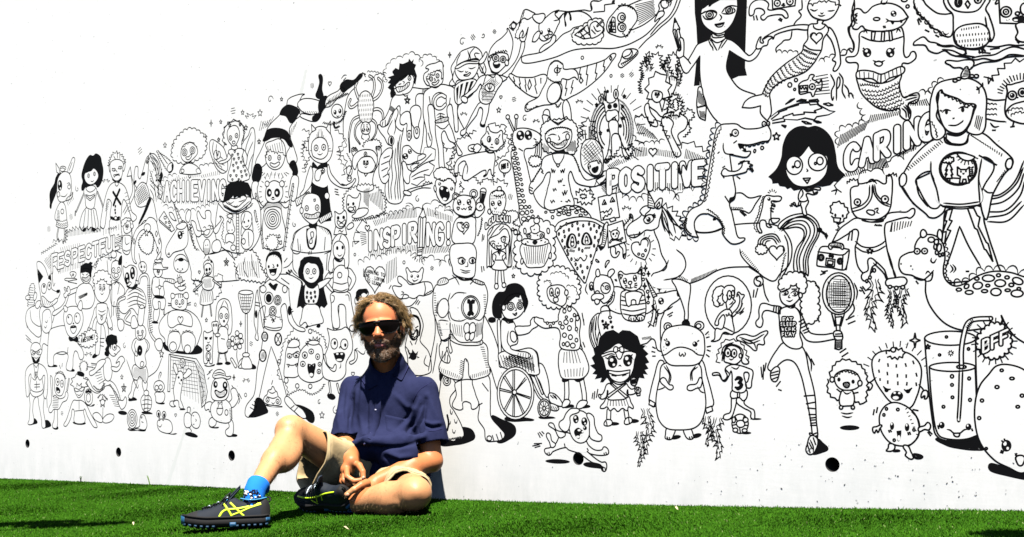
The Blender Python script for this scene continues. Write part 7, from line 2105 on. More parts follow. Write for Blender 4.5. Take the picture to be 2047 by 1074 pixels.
# torso, kept inside the shirt
B.ball(CH, (0.142, 0.088, 0.165), 0.03, axes=TA)
B.ball(BE, (0.138, 0.095, 0.13), 0.04, axes=TA)
B.ball(PE, (0.15, 0.11, 0.10), 0.04, axes=TA)
B.cone(SR + V(.02, 0, -.01), SL + V(-.02, 0, -.01), 0.042, 0.042, 0.03)
# arms
B.chain([SR, ER], [0.042, 0.042], 0.02); B.chain([SL, EL], [0.042, 0.043], 0.02)
FR, FL = ER * .6 + WR * .4 + V(0, -.004, .004), EL * .65 + WL * .35 + V(0, -.004, .006)
B.chain([ER, FR, WR], [0.042, 0.043, 0.028], 0.02)
B.chain([EL, FL, WL], [0.041, 0.044, 0.029], 0.02)
# legs
B.chain([HR, KR], [0.085, 0.056], 0.03); B.chain([HL, KL], [0.072, 0.058], 0.03)
B.ball(KR + V(-.008, -.012, .006), 0.050, 0.03); B.ball(KL + V(.004, -.012, .004), 0.052, 0.03)
cR = KR * .66 + AR * .34; cL = KL * .62 + AL * .38
B.chain([KR, KR * .5 + AR * .5, AR], [0.048, 0.041, 0.030], 0.03)
B.ball(cR + V(0.032, 0.012, -0.02), (0.041, 0.044, 0.085), 0.04, axes=[unit(np.cross(AR - KR, V(0, 1, 0))), unit(np.cross(AR - KR, unit(np.cross(AR - KR, V(0, 1, 0))))), unit(AR - KR)])
B.chain([KL, cL, AL], [0.054, 0.054, 0.035], 0.03)
B.ball(cL + V(0.0, 0.0, -0.012), (0.085, 0.05, 0.046), 0.03, axes=[unit(AL - KL), unit(np.cross(AL - KL, V(0, 0, 1))), V(0, 0, 1)])
for K, A, o1, o2 in ((KR, AR, V(-.014, -.036, .022), V(-.024, -.030, -.01)), (KL, AL, V(.010, -.044, .012), V(-.012, -.040, -.022))):
 B.ball(K + o1, .022, .022); B.cone(K + o1 * .9, K * .86 + A * .14 + o2, .012, .010, .02)          # kneecap and tendon
 B.cone(K * .86 + A * .14 + o2, K * .25 + A * .75 + o2 * .45, .012, .008, .028)                     # shin bone
# head and neck
B.cone(hd(0, -.025, -.07), CH + V(0, 0.01, .13), 0.056, 0.066, 0.03)
B.ball(hd(0, -.012, .035), (0.074, 0.096, 0.088), 0.0, axes=HA)
B.ball(hd(0, .03, -.04), (0.062, 0.062, 0.082), 0.03, axes=HA)
for s_ in (-1, 1):
 B.cone(hd(.047 * s_, .012, -.062), hd(.012 * s_, .068, -.105), .022, .020, 0.025)
 B.ball(hd(.041 * s_, .062, -.030), .022, 0.025)
 B.cone(hd(.012 * s_, .088, .017), hd(.048 * s_, .070, .014), .010, .009, 0.015)
 B.ball(hd(.031 * s_, .103, -.006), .014, 0.010, 'sub')
 B.ball(hd(.031 * s_, .080, -.005), .0135, 0.003)
 B.ball(hd(.080 * s_, -.012, -.012), (.010, .019, .031), 0.008, axes=HA)
B.ball(hd(0, .073, -.108), .020, 0.02)
B.cone(hd(0, .090, .012), hd(0, .118, -.034), .0085, .0135, 0.012)
for s_ in (-1, 1): B.ball(hd(.0125 * s_, .104, -.039), .0088, 0.006)
B.ball(hd(0, .088, -.060), (.030, .014, .022), 0.015, axes=HA)
B.chain([hd(-.030, .084, -.0655), hd(-.009, .0985, -.0655), hd(0, .099, -.067), hd(.009, .0985, -.0655), hd(.030, .084, -.0645)], [.0025, .0045, .0043, .0045, .0025], 0.004)
B.chain([hd(-.027, .084, -.0715), hd(-.008, .098, -.0778), hd(.008, .098, -.0778), hd(.027, .084, -.0705)], [.0025, .0058, .0058, .0025], 0.004)
B.cone(hd(-.028, .0985, -.0708), hd(.028, .0985, -.0703), .0018, .0018, 0.002, 'sub')
# right hand: thumb and forefinger pinched, the others curled behind
MR = px(694, 940, 3.935)
B.cone(WR, MR, .026, .030, 0.015, flat=(unit(V(.75, -.55, .1)), 1.35))
for pts, r in (([(693, 938, 3.915), (694, 953, 3.875), (708, 962, 3.862), (722, 959.5, 3.868)], (.0115, .0105, .0098, .0085)),
               ([(689, 944, 3.93), (687, 960, 3.895), (697, 969, 3.885), (707, 968, 3.893)], (.0118, .0105, .0098, .0083)),
               ([(686, 947, 3.955), (683.5, 963, 3.925), (691, 972, 3.913), (700, 972, 3.92)], (.0112, .0100, .0093, .0080)),
               ([(684, 948, 3.985), (682, 961, 3.965), (687, 970, 3.953), (694, 971, 3.957)], (.0100, .0088, .0080, .0070)),
               ([(706, 926, 3.955), (718, 931, 3.915), (725, 943, 3.885), (726.5, 957, 3.872)], (.0150, .0135, .0112, .0090))):
 B.chain([px(*q) for q in pts], r, 0.0045)
# left hand: open and relaxed, thumb lying over the forefinger
ML = px(727, 981, 3.81)
B.cone(WL, ML, .028, .034, 0.015, flat=(unit(V(-.2, -.75, .55)), 1.4))
for pts, r in (([(733, 966, 3.80), (722, 970, 3.765), (708, 979, 3.748), (693, 989, 3.745)], (.0160, .0140, .0118, .0095)),
               ([(722, 994, 3.785), (708, 1001, 3.765), (697, 1002.5, 3.775), (688, 998, 3.790)], (.0118, .0105, .0098, .0082)),
               ([(719, 990, 3.81), (702, 995, 3.805), (691, 991, 3.81), (683, 984, 3.825)], (.0118, .0108, .0098, .0083)),
               ([(718, 983, 3.835), (702, 985, 3.85), (692, 981, 3.86), (686, 976.5, 3.868)], (.0112, .0100, .0092, .0080)),
               ([(721, 978, 3.86), (708, 979, 3.885), (699, 976, 3.895), (693, 973, 3.90)], (.0100, .0090, .0082, .0070))):
 B.chain([px(*q) for q in pts], r, 0.0045)
bv, bf = B.mesh()
bv = relax(bv, bf, 1, 0.5)
# skin colour: tanned arms and face, paler legs, pink lips, nails
tint = np.tile(V(0.42, 0.148, 0.055), (len(bv), 1))
loc = (bv - HC) @ np.array(HA).T
legs = (bv[:, 2] < -0.18) & (np.minimum(np.linalg.norm(bv - KR, axis=1), np.linalg.norm(bv - KL, axis=1)) < 0.5)
dleg = np.full(len(bv), 9.0)
for a, b in ((HR, KR), (KR, AR), (HL, KL), (KL, AL)):
 t = np.clip(((bv - a) @ (b - a)) / ((b - a) @ (b - a)), 0, 1); dleg = np.minimum(dleg, np.linalg.norm(bv - a - t[:, None] * (b - a), axis=1))
darm = np.full(len(bv), 9.0)
for a, b in ((ER, WR), (WR, MR), (EL, WL), (WL, ML)):
 t = np.clip(((bv - a) @ (b - a)) / ((b - a) @ (b - a)), 0, 1); darm = np.minimum(darm, np.linalg.norm(bv - a - t[:, None] * (b - a), axis=1))
isleg = (dleg < 0.1) & (darm > 0.075) & (bv[:, 2] < -0.2)
tint[isleg] = V(0.47, 0.222, 0.100)
face = (np.abs(loc[:, 0]) < .09) & (loc[:, 1] > 0) & (loc[:, 2] > -.14) & (loc[:, 2] < .14)
tint[face] = V(0.58, 0.185, 0.078)
lip = (np.abs(loc[:, 0]) < .029) & (loc[:, 1] > .082) & (loc[:, 2] > -.085) & (loc[:, 2] < -.062)
tint[lip] = V(0.50, 0.17, 0.15)
fast_obj('body', bv, bf, m_skin, man, True, tint)
LEG_IDS = np.where(isleg & ((np.linalg.norm(bv - (KR * .5 + AR * .5), axis=1) < .20) | (np.linalg.norm(bv - (KL * .5 + AL * .5), axis=1) < .17)))[0]
for q, nn, sz in (((726.5, 955, 3.863), V(.25, -.9, .25), .0062), ((694.5, 988, 3.736), V(-.1, -.85, .5), .0068), ((688.5, 997.5, 3.7825), V(-.3, -.95, .1), .0050)):
 c = px(*q); nn = unit(nn); a = unit(np.cross(nn, V(.6, .1, .8))); b = np.cross(nn, a)
 v = [c + nn * .0025]; k = 10
 for r_, z_ in ((.7, .0018), (1.0, -.002)):
  v += [c + nn * z_ + sz * r_ * (a * math.cos(i / k * 6.2832) + 1.25 * b * math.sin(i / k * 6.2832)) for i in range(k)]
 f = [(0, 1 + i, 1 + (i + 1) % k, 0) for i in range(k)]
 mesh_obj('fingernail', [Vector(p) - man.location for p in v], [(0, 1 + i, 1 + (i + 1) % k) for i in range(k)] + [(1 + i, 1 + k + i, 1 + k + (i + 1) % k, 1 + (i + 1) % k) for i in range(k)], newmat('fingernail', (0.47, 0.24, 0.15), 0.35, 0.4), man, True)

# ---------------------------------------------------------------- shirt
m_shirt = newmat('indigo_cotton', (0.055, 0.06, 0.19), 0.95, 0.05)
n = NT(m_shirt)
p = n.add('ShaderNodeNewGeometry').outputs['Position']
fade = n.noise(p, 14, 5, 0.65)
weave = n.noise(n.mapping(p, (900, 900, 500)), 1.0, 2, 0.5)
c = n.mix(fade, (0.0105, 0.0125, 0.040), (0.022, 0.026, 0.068))
n.link(n.mix(weave, n.mix(1.0, c, (0.8, 0.8, 0.82), 'MULTIPLY'), n.mix(1.0, c, (1.2, 1.2, 1.15), 'MULTIPLY')), n.b.inputs['Base Color'])
n.bump(n.noise(n.mapping(p, (45, 45, 28)), 1.0, 5, 0.65), 0.35, 0.006)

S = Field((-0.80, 3.88, -0.56), (-0.20, 4.42, 0.0), 0.0035)
S.ball(CH + V(0, 0, -.005), (0.178, 0.118, 0.175), 0.0, axes=TA)
S.ball(CH + FWD * .012 + V(0, 0, -.10), (0.172, 0.122, 0.11), 0.05, axes=TA)
S.ball(BE + FWD * .02 + V(0, 0, .02), (0.165, 0.128, 0.085), 0.04, axes=TA)
S.ball(PE + FWD * .0 + LAT * .02 + V(0, 0, .03), (0.165, 0.128, 0.085), 0.03, axes=TA)
S.cone(SR + V(.03, 0, -.02), SL + V(-.03, 0, -.02), 0.06, 0.06, 0.04)
S.cone(CH + V(0, 0.005, .105), hd(0, -.035, -.150), 0.105, 0.074, 0.05)
seR = SR * .14 + ER * .86 + V(-.004, 0, .0); seL = SL * .28 + EL * .72 + V(.010, -.004, 0)
S.cone(SR + V(0, 0, .0), seR, 0.058, 0.059, 0.035); S.cone(SL, seL, 0.060, 0.065, 0.035)
dR, dL = unit(seR - SR), unit(seL - SL)
# cloth bulging over the belly and the sharp tuck under it
S.chain([px(702, 888, 4.03), px(735, 882, 3.985), px(775, 884, 3.97), px(815, 880, 3.965), px(846, 872, 3.98)], [.012, .015, .017, .015, .012], 0.03)
S.chain([px(700, 908, 4.015), px(740, 906, 3.965), px(780, 908, 3.95), px(830, 897, 3.945)], [.008, .010, .010, .008], 0.018, 'sub')
# flap hanging over the lap
S.ball(px(797, 910, 3.985), (.090, .050, .086), 0.03, axes=TA); S.ball(px(722, 905, 4.05), (.035, .04, .05), 0.03, axes=TA)
# open ends of sleeves, neck and hem
S.cone(seR + dR * .0 - dR * .05, seR + dR * .15, 0.052, 0.052, 0.003, 'sub'); S.cone(seR + dR * .012, seR + dR * .09, 0.09, 0.09, 0.0, 'sub', cut=True)
S.cone(seL - dL * .05, seL + dL * .15, 0.058, 0.058, 0.003, 'sub'); S.cone(seL + dL * .012, seL + dL * .09, 0.095, 0.095, 0.0, 'sub', cut=True)
S.cone(hd(0, -.028, -.075), hd(0, -.02, -.125), 0.060, 0.060, 0.006, 'sub')
S.cone(hd(0, .045, -.085), px(757, 790, 4.02), 0.076, 0.026, 0.012, 'sub'); S.cone(px(763, 742, 4.02), px(753, 803, 4.0), 0.042, 0.009, 0.006, 'sub')
S.cone(px(744, 926, 3.90), px(745, 965, 3.93), 0.030, 0.034, 0.006, 'sub')
for q in ((775, 1010, 4.1),): S.ball(px(*q), (.3, .3, .055), 0.01, 'sub')
sv, sf = S.mesh(); sv = relax(sv, sf, 1, 0.45)
sn = normals(sv, sf)
amp = np.array([mnoise.noise(Vector((p[0] * 13 + 3, p[1] * 13, p[2] * 7))) * .0045 + mnoise.noise(Vector((p[0] * 38, p[1] * 38, p[2] * 22 + 9))) * .0022 for p in sv])
sv = sv + sn * amp[:, None]
def fold(v, nn, pts, amp, wid):
 """press a soft ridge (amp > 0) or groove into the front of a cloth along a line"""
 q = np.array(pts, float).reshape(-1, 2); vx = CX + FOC * v[:, 0] / v[:, 1]; vy = YH - FOC * v[:, 2] / v[:, 1]
 d = np.full(len(v), 1e9); tt = np.zeros(len(v)); L = np.r_[0, np.cumsum(np.hypot(*np.diff(q, axis=0).T))]
 for i in range(len(q) - 1):
  e = q[i + 1] - q[i]; t = np.clip(((vx - q[i, 0]) * e[0] + (vy - q[i, 1]) * e[1]) / (e @ e), 0, 1)
  dd = np.hypot(vx - q[i, 0] - t * e[0], vy - q[i, 1] - t * e[1]); m = dd < d; d[m] = dd[m]; tt[m] = (L[i] + t[m] * (L[i + 1] - L[i])) / L[-1]
 g = amp * np.exp(-(d / wid) ** 2) * np.sin(np.pi * np.clip(tt * .9 + .08, 0, 1)) ** .6 * np.clip(-nn[:, 1] * 1.5, 0, 1)
 return v + nn * g[:, None]
for pts, a_, w_ in (([714, 782, 708, 830, 703, 868], .010, 5), ([706, 790, 700, 840, 697, 868], -.008, 4), ([727, 770, 722, 830, 728, 880], .009, 6), ([735, 780, 732, 840, 740, 876], -.007, 4),
     ([838, 800, 822, 840, 790, 872], .012, 6), ([846, 815, 832, 850, 812, 878], .011, 5), ([832, 795, 815, 835, 785, 866], -.009, 4), ([842, 810, 828, 846, 806, 874], -.007, 3),
     ([762, 800, 745, 850, 720, 880], .009, 5), ([770, 805, 756, 850, 735, 884], -.006, 4), ([790, 790, 812, 812, 836, 820], .008, 6), ([852, 800, 846, 830, 842, 872], -.014, 5), ([702, 800, 700, 835, 704, 874], -.011, 5),
     ([856, 790, 872, 830, 886, 850], .007, 6), ([846, 842, 862, 848, 884, 846], .007, 4), ([848, 850, 866, 856, 884, 853], -.006, 3), ([680, 800, 676, 840, 680, 862], .006, 5),
     ([690, 775, 684, 820, 690, 850], -.005, 4), ([720, 892, 760, 897, 800, 893, 835, 885], -.012, 4), ([775, 905, 800, 915, 825, 912], .010, 6), ([770, 914, 800, 926, 830, 922], -.008, 4), ([800, 930, 820, 938, 838, 930], .005, 4)):
 sv = fold(sv, sn, pts, a_, w_)
shirt = fast_obj('shirt', sv, sf, m_shirt, man, True)
SK = Skin(sv, sf)
def pc(name, vf, mat, par, smooth=True):
 """a piece laid on cloth or leather: child part given in world space"""
 if vf is None: return None
 o = fast_obj(name, vf[0], vf[1], mat, None, smooth)
 o.parent = par
 o.matrix_parent_inverse = Matrix.Translation(-man.location)
 o.matrix_parent_inverse = (Matrix.Translation(-man.location) if par == man else Matrix.Identity(4))
 return o
m_stitch = newmat('indigo_thread', (0.016, 0.017, 0.06), 0.9, 0.1)
pc('chest_pocket', SK.patch([(768, 828), (815, 838), (812, 870), (772, 862)], 14, 12, .0035), m_shirt, shirt)
pc('placket', SK.ribbon([756, 800, 754, 825, 750, 850, 738, 878], .030, .0030), m_shirt, shirt)
for q in ((752, 820), (741, 868), (729, 887)):
 h = SK.hit(*q)
 if h is not None:
  c, nn = h; a = unit(np.cross(nn, V(0, 0, 1))); b = np.cross(nn, a); k = 12
  v = [c + nn * .006] + [c + nn * .006 + .0034 * (a * math.cos(i / k * 6.283) + b * math.sin(i / k * 6.283)) for i in range(k)] + [c + .0046 * (a * math.cos(i / k * 6.283) + b * math.sin(i / k * 6.283)) for i in range(k)]
  f = [(0, 1 + i, 1 + (i + 1) % k, 0) for i in range(k)]
  mesh_obj('button', v, [(0, 1 + i, 1 + (i + 1) % k) for i in range(k)] + [(1 + i, 1 + k + i, 1 + k + (i + 1) % k, 1 + (i + 1) % k) for i in range(k)], newmat('pearl_button', (0.30, 0.30, 0.42) if q[1] < 830 else (0.03, 0.03, 0.09), 0.3, 0.5), shirt, True)
for pts in ([664, 866, 680, 868, 703, 869], [848, 861, 868, 862, 890, 855], [826, 800, 838, 780, 862, 764], [704, 800, 700, 780, 706, 765]):
 pc('seam', SK.ribbon(pts, .0028, .0012), m_stitch, shirt)
# collar: two leaves folded over the neckline
for cnr in ([(803, 704), (785, 748), (803, 763), (822, 714)], [(720, 712), (754, 770), (737, 780), (704, 726)]):
 vf = SK.patch(cnr, 12, 8, .0095, .0045)
 pc('collar_edge', SK.ribbon([q for c_ in (cnr[1], cnr[2], cnr[2], cnr[3]) for q in c_], .0016, .0056), m_stitch, shirt)
 pc('collar', vf, m_shirt, shirt)

# ---------------------------------------------------------------- shorts
m_khaki = newmat('khaki_cotton', (0.50, 0.41, 0.27), 0.9, 0.1)
n = NT(m_khaki); p = n.add('ShaderNodeNewGeometry').outputs['Position']
n.link(n.mix(n.noise(p, 30, 4, .6), (0.37, 0.27, 0.14), (0.48, 0.37, 0.21)), n.b.inputs['Base Color'])
n.bump(n.noise(n.mapping(p, (40, 40, 40)), 1.0, 5, 0.65), 0.3, 0.005)
T = Field((-0.92, 3.55, -0.66), (-0.20, 4.35, -0.30), 0.0035)
T.ball(PE + V(0, 0, -.02), (0.168, 0.125, 0.095), 0.0, axes=TA)
T.cone(HR, HR * .75 + KR * .25, .092, .085, 0.03); T.cone(px(800, 972, 4.10), px(808, 980, 4.0), 0.085, 0.08, 0.04)
for a, b, r in (((700, 935, 4.0), (655, 970, 3.92), .016), ((690, 915, 4.0), (650, 905, 3.9), .010), ((672, 950, 3.93), (640, 940, 3.88), .010), ((735, 935, 3.99), (760, 955, 3.99), .010)):
 T.cone(px(*a), px(*b), r, r * .7, 0.02, 'sub')
for q in ((770, 1035, 4.0),): T.ball(px(*q), (.5, .5, .03), 0.01, 'sub')
tv, tf = T.mesh(); tv = relax(tv, tf, 1, .45); tn = normals(tv, tf)
amp = np.array([mnoise.noise(Vector((p[0] * 16, p[1] * 16, p[2] * 16 + 5))) * .006 + mnoise.noise(Vector((p[0] * 45, p[1] * 45, p[2] * 45))) * .0025 for p in tv])
tv = tv + tn * amp[:, None]
def leg_tube(rings, n=40, m=12, inner=.006):
 """trouser leg: rings of (centre, half axis a, half axis b) from hip to hem, turned in at the hem"""
 C = np.array([r[0] for r in rings]); Aa = np.array([r[1] for r in rings]); Bb = np.array([r[2] for r in rings])
 u = np.linspace(0, len(rings) - 1, m); k = np.arange(len(rings))
 I = lambda Q: np.stack([np.interp(u, k, Q[:, i]) for i in range(3)], 1)
 C, Aa, Bb = I(C), I(Aa), I(Bb)
 for Q in (C, Aa, Bb):
  for _ in range(2): Q[1:-1] = (Q[:-2] + 2 * Q[1:-1] + Q[2:]) / 4
 idx = list(range(m)) + [m - 1] + list(range(m - 1, m // 3, -1)); scl = [1.0] * m + [.985] + [.955] * (m - 1 - m // 3)
 v = []
 for r, (i, s_) in enumerate(zip(idx, scl)):
  for j in range(n):
   t = j / n * 2 * math.pi; p = C[i] + s_ * (Aa[i] * math.cos(t) + Bb[i] * math.sin(t))
   nn = unit(Aa[i] * math.cos(t) + Bb[i] * math.sin(t))
   w = mnoise.noise(Vector(p * 15)) * .012 + mnoise.noise(Vector(p * 42)) * .005 + (.0035 if r in (m - 2, m - 1) else 0) + .004 * math.sin(5 * t + i * .5) * (i / m)
   v.append(p + nn * w * s_)
 f = [(r * n + j, r * n + (j + 1) % n, (r + 1) * n + (j + 1) % n, (r + 1) * n + j) for r in range(len(idx) - 1) for j in range(n)]
 return np.array(v), np.array(f)
rR = leg_tube([(px(752, 962, 4.14), V(.02, 0, .075), V(.05, -.09, 0)), (px(692, 934, 4.07), V(.03, 0.0, .10), V(.05, -.062, -.005)),
               (px(624, 919, 3.94), (px(637, 864, 3.93) - px(612, 976, 3.93)) / 2, (px(652, 908, 3.87) - px(596, 930, 4.02)) / 2)])
dl = unit(KL - HL); la = unit(np.cross(dl, V(0, 0, 1))); la = la if la[0] > 0 else -la; lb = unit(np.cross(la, dl)); lb = lb if lb[2] > 0 else -lb
hc_ = HL + (KL - HL) * .74
rL = leg_tube([(px(795, 968, 4.08), V(.11, .02, 0), V(0, -.01, .10)), (HL + (KL - HL) * .38 + V(-.012, 0, -.004), la * .102, lb * .082), (hc_ + V(-.014, 0, -.004), la * .092, lb * .0705)])
tv, tf = joinm([(tv, tf), rR, rL])
tv[:, 2] = np.maximum(tv[:, 2], gz_man + .003)
shorts = fast_obj('shorts', tv, tf, m_khaki, man, True)
for ring_v in (rR[0], rL[0]):                      # hem stitching
 m0 = ring_v[40 * 10:40 * 11]; q = ring_v[40 * 11:40 * 12]; c0 = m0.mean(0)
 pts = m0 * .45 + q * .55; pts = pts + (pts - c0) / np.linalg.norm(pts - c0, axis=1)[:, None] * .0012
 pc('hem_stitching', tube_mesh(pts, .0011, 4, True), newmat('khaki_thread', (0.33, 0.26, 0.16), 0.9, 0.1), shorts)
# ---------------------------------------------------------------- shoes and socks
m_upper = tint_mat('shoe_mesh', 0.75, 0.25, 0.25, 220, 0.25, 0.0012)
m_sole = newmat('charcoal_foam', (0.011, 0.0105, 0.011), 0.8, 0.2)
m_blue = newmat('blue_rubber', (0.008, 0.060, 0.135), 0.55, 0.35)
m_navy = newmat('navy_rubber', (0.006, 0.03, 0.065), 0.6, 0.3)
m_lime = newmat('lime_overlay', (0.50, 0.72, 0.02), 0.45, 0.35)
m_lining = newmat('pale_blue_lining', (0.05, 0.21, 0.36), 0.8, 0.2)
m_lace = newmat('black_lace', (0.02, 0.022, 0.025), 0.85, 0.1)
m_lace2 = newmat('pale_lace', (0.45, 0.52, 0.6), 0.8, 0.1)
m_sock = newmat('blue_sock', (0.012, 0.14, 0.52), 0.9, 0.1)
m_sockd = newmat('navy_knit', (0.006, 0.008, 0.02), 0.9, 0.1)
m_sockw = newmat('white_knit', (0.72, 0.70, 0.66), 0.9, 0.1)

def shoe_w(x):      # half width of the sole along its length, x from heel 0 to toe 1
 return np.interp(x, [0, .03, .10, .25, .40, .55, .70, .82, .92, .975, 1.0], [.014, .029, .037, .038, .035, .039, .047, .046, .036, .020, .006])
def shoe_top(x):
 return np.interp(x, [0, .02, .06, .14, .24, .33, .40, .46, .56, .66, .76, .86, .95, 1.0], [.070, .088, .098, .094, .086, .090, .103, .101, .086, .073, .066, .060, .051, .036])
def spring(x): return .016 * np.clip((x - .68) / .32, 0, 1) ** 1.6 + .004 * np.clip((.08 - x) / .08, 0, 1)

def make_shoe(name_par, H, e1, e3, L):
 e1 = unit(e1); e3 = unit(e3 - e1 * (e3 @ e1)); e2 = np.cross(e3, e1)
 W = lambda x, y, z: H + e1 * (x * L) + e2 * y + e3 * z
 root = empty('shoe', man.location, (0, 0, 0), man); root.location = (0, 0, 0)
 add = lambda nm, vf, mt: pc2(nm, vf, mt, root)
 def pc2(nm, vf, mt, par):
  o = fast_obj(nm, vf[0], vf[1], mt, None, True, None); o.parent = par; o.matrix_parent_inverse = Matrix.Translation(-man.location); return o
 # upper: arched sections
 ns, na = 46, 26; v = []; col = []
 xs = np.linspace(0.0, 1.0, ns) ** 1.0
 for x in xs:
  w, t, b = shoe_w(x) * .96, shoe_top(x), .020 + spring(x) * .9
  for k in range(na):
   a = math.pi * k / (na - 1); c, s_ = math.cos(a), math.sin(a)
   p = 2.6 if x > .5 else 3.2
   yy = w * math.copysign(abs(c) ** (2 / p), c); zz = b + (t - b) * s_ ** (1.0 if x > .5 else .8)
   lean = np.interp(x, [0, .15, .35, .6, 1], [.86, .96, .95, .86, 1.0]); f_ = 1 - (1 - lean) * (zz - b) / (t - b + 1e-6)
   bulge = .0016 * math.sin(x * 70) * (1 if .5 < x < .8 and abs(c) < .4 else 0)
   v.append(W(x, yy * f_, zz + bulge))
   col.append(V(.0040, .0075, .0145) if not (x > .80 or x < .10) else V(.007, .007, .008))
 f = [(i * na + k, i * na + k + 1, (i + 1) * na + k + 1, (i + 1) * na + k) for i in range(ns - 1) for k in range(na - 1)]
 v = np.array(v); f = np.array(f)
 o = fast_obj('upper', v, f, m_upper, None, True, np.array(col)); o.parent = root; o.matrix_parent_inverse = Matrix.Translation(-man.location)
 sk = Skin(v, f)
 # sole: foam midsole, blue outsole pods
 def slab(z0, z1, grow, x0=0.0, x1=1.0, n=40):
  vv, ff = [], []
  X = np.linspace(x0, x1, n)
  for x in X:
   w = shoe_w(x) + grow; s_ = spring(x)
   for (yy, zz) in ((-w * .94, z0), (-w - .001, (z0 + z1) * .45), (-w * .97, z1), (w * .97, z1), (w + .001, (z0 + z1) * .45), (w * .94, z0)):
    vv.append(W(x, yy, zz + s_))
  for i in range(n - 1):
   for k in range(6): ff.append((6 * i + k, 6 * i + (k + 1) % 6, 6 * i + 6 + (k + 1) % 6, 6 * i + 6 + k))
  ff += [(0, 5, 4, 1), (1, 4, 3, 2), (6 * n - 6, 6 * n - 5, 6 * n - 2, 6 * n - 1), (6 * n - 5, 6 * n - 4, 6 * n - 3, 6 * n - 2)]
  return np.array(vv), np.array(ff)
 add('midsole', slab(.005, .035, .003), m_sole)
 add('midsole_rim', slab(.031, .0375, .0050, .01, .99), m_sole)
 pods = []
 for i in range(15):
  x0 = .02 + i * .066
  if 7 <= i <= 8: continue
  pods.append(slab(0, .0075, .0034, x0, min(.998, x0 + .030), 4))
 add('outsole_lug', joinm(pods), m_navy)
 add('toe_guard', slab(.006, .032, .0052, .955, 1.0, 8), m_blue)
 add('heel_guard', slab(.012, .026, .0046, .0, .045, 6), m_blue)
 # arch bridge: blue wedge in the waist
 add('arch_bridge', slab(.001, .017, .0046, .38, .45, 6), m_blue)
 # collar lining, tongue, laces, pull tab
 tv_, tf_ = [], []
 for i in range(8):
  t = i / 7
  for j in range(7):
   u = j / 6 * 2 - 1
   for q in (0, 1):
    tv_.append(W(.46 - .12 * t, .021 * u * (1 - .25 * t ** 3), .098 + .040 * t - .006 * u * u + (.010 if q else 0) * (1 - t * .3)))
 g = lambda i, j, q: (i * 7 + j) * 2 + q
 for i in range(7):
  for j in range(6):
   tf_.append((g(i, j, 1), g(i, j + 1, 1), g(i + 1, j + 1, 1), g(i + 1, j, 1))); tf_.append((g(i, j, 0), g(i + 1, j, 0), g(i + 1, j + 1, 0), g(i, j + 1, 0)))
 for i in range(7):
  for j in (0, 6): tf_.append((g(i, j, 0), g(i, j, 1), g(i + 1, j, 1), g(i + 1, j, 0)))
 for j in range(6): tf_.append((g(7, j, 0), g(7, j, 1), g(7, j + 1, 1), g(7, j + 1, 0)))
 add('tongue', (np.array(tv_), np.array(tf_)), newmat('tongue_padding', (0.006, 0.013, 0.026), 0.7, 0.3))
 def over(x, y):
  t, b, w = shoe_top(x), .02, shoe_w(x)
  return W(x, y, t - .10 * (t - b) * (abs(y) / w) ** 2 + .0035)
 for i in range(6):
  x = .47 + .05 * i; ww = .018 + .001 * i
  add('lace', tube_mesh([over(x, -ww), over(x + .018, -ww * .3), over(x + .03, ww * .3), over(x + .045, ww)], .0024, 6), m_lace)
  add('lace', tube_mesh([over(x, ww), over(x + .018, ww * .3) + e3 * .003, over(x + .03, -ww * .3) + e3 * .003, over(x + .045, -ww)], .0024, 6), m_lace if i % 2 else m_lace2)
 for s_ in (-1, 1):
  add('lace_loop', tube_mesh([over(.47, 0), over(.45, .02 * s_) + e3 * .016, over(.50, .038 * s_) + e3 * .012, over(.54, .034 * s_) + e3 * .001, over(.50, .015 * s_) + e3 * .006], .0022, 6), m_lace)
 add('pull_tab', tube_mesh([W(.012, 0, .082), W(-.002, 0, .088), W(.002, 0, .097), W(.03, 0, .100)], .0036, 6), m_sole)
 return root, sk, W, pc2

# foot planted in front of him
H1 = px(540, 1051, 3.515); H1[2] = float(ground_z(H1[0], H1[1])) + .006
T1 = px(374, 1053, 3.46); T1[2] = float(ground_z(T1[0], T1[1])) + .006
e1 = T1 - H1; e1[2] += 0.006
root1, sk1, W1, add1 = make_shoe('shoe', H1, e1, V(.02, .24, 1.0), .292)
for pts, w in (([437, 1036, 444, 1024, 453, 1019, 465, 1018, 476, 1017, 498, 1012.5, 521, 1006], .0068), ([522, 1008, 500, 1015, 482, 1023, 464, 1030], .0058), ([447, 1007, 455, 1018, 462, 1030, 463, 1036], .0066), ([460, 1005, 471, 1016, 480, 1025, 490, 1034], .0066)):
 vf = sk1.ribbon(pts, w, .0016, 1.5)
 if vf is not None: add1('side_stripe', vf, m_lime, root1)
for pts in ([443, 1001, 446, 1003.5], [452, 998, 455, 1000.5]):
 vf = sk1.ribbon(pts, .006, .0016, .8)
 if vf is not None: add1('lace_eyelet', vf, m_lining, root1)
# foot folded under the other leg, lying on its side
H2 = px(712, 1011, 3.79); T2 = px(576, 1003, 4.0)
root2, sk2, W2, add2 = make_shoe('shoe', H2, T2 - H2, unit(V(.10, -.72, .68)), .285)
for pts, w in (([593, 992, 612, 996, 632, 994, 650, 987, 668, 984], .006), ([632, 990, 634, 1004], .005), ([642, 987, 644, 1000], .005), ([622, 1000, 640, 1010, 655, 1018], .0045)):
 vf = sk2.ribbon(pts, w, .0016, 1.5)
 if vf is not None: add2('side_stripe', vf, m_lime, root2)

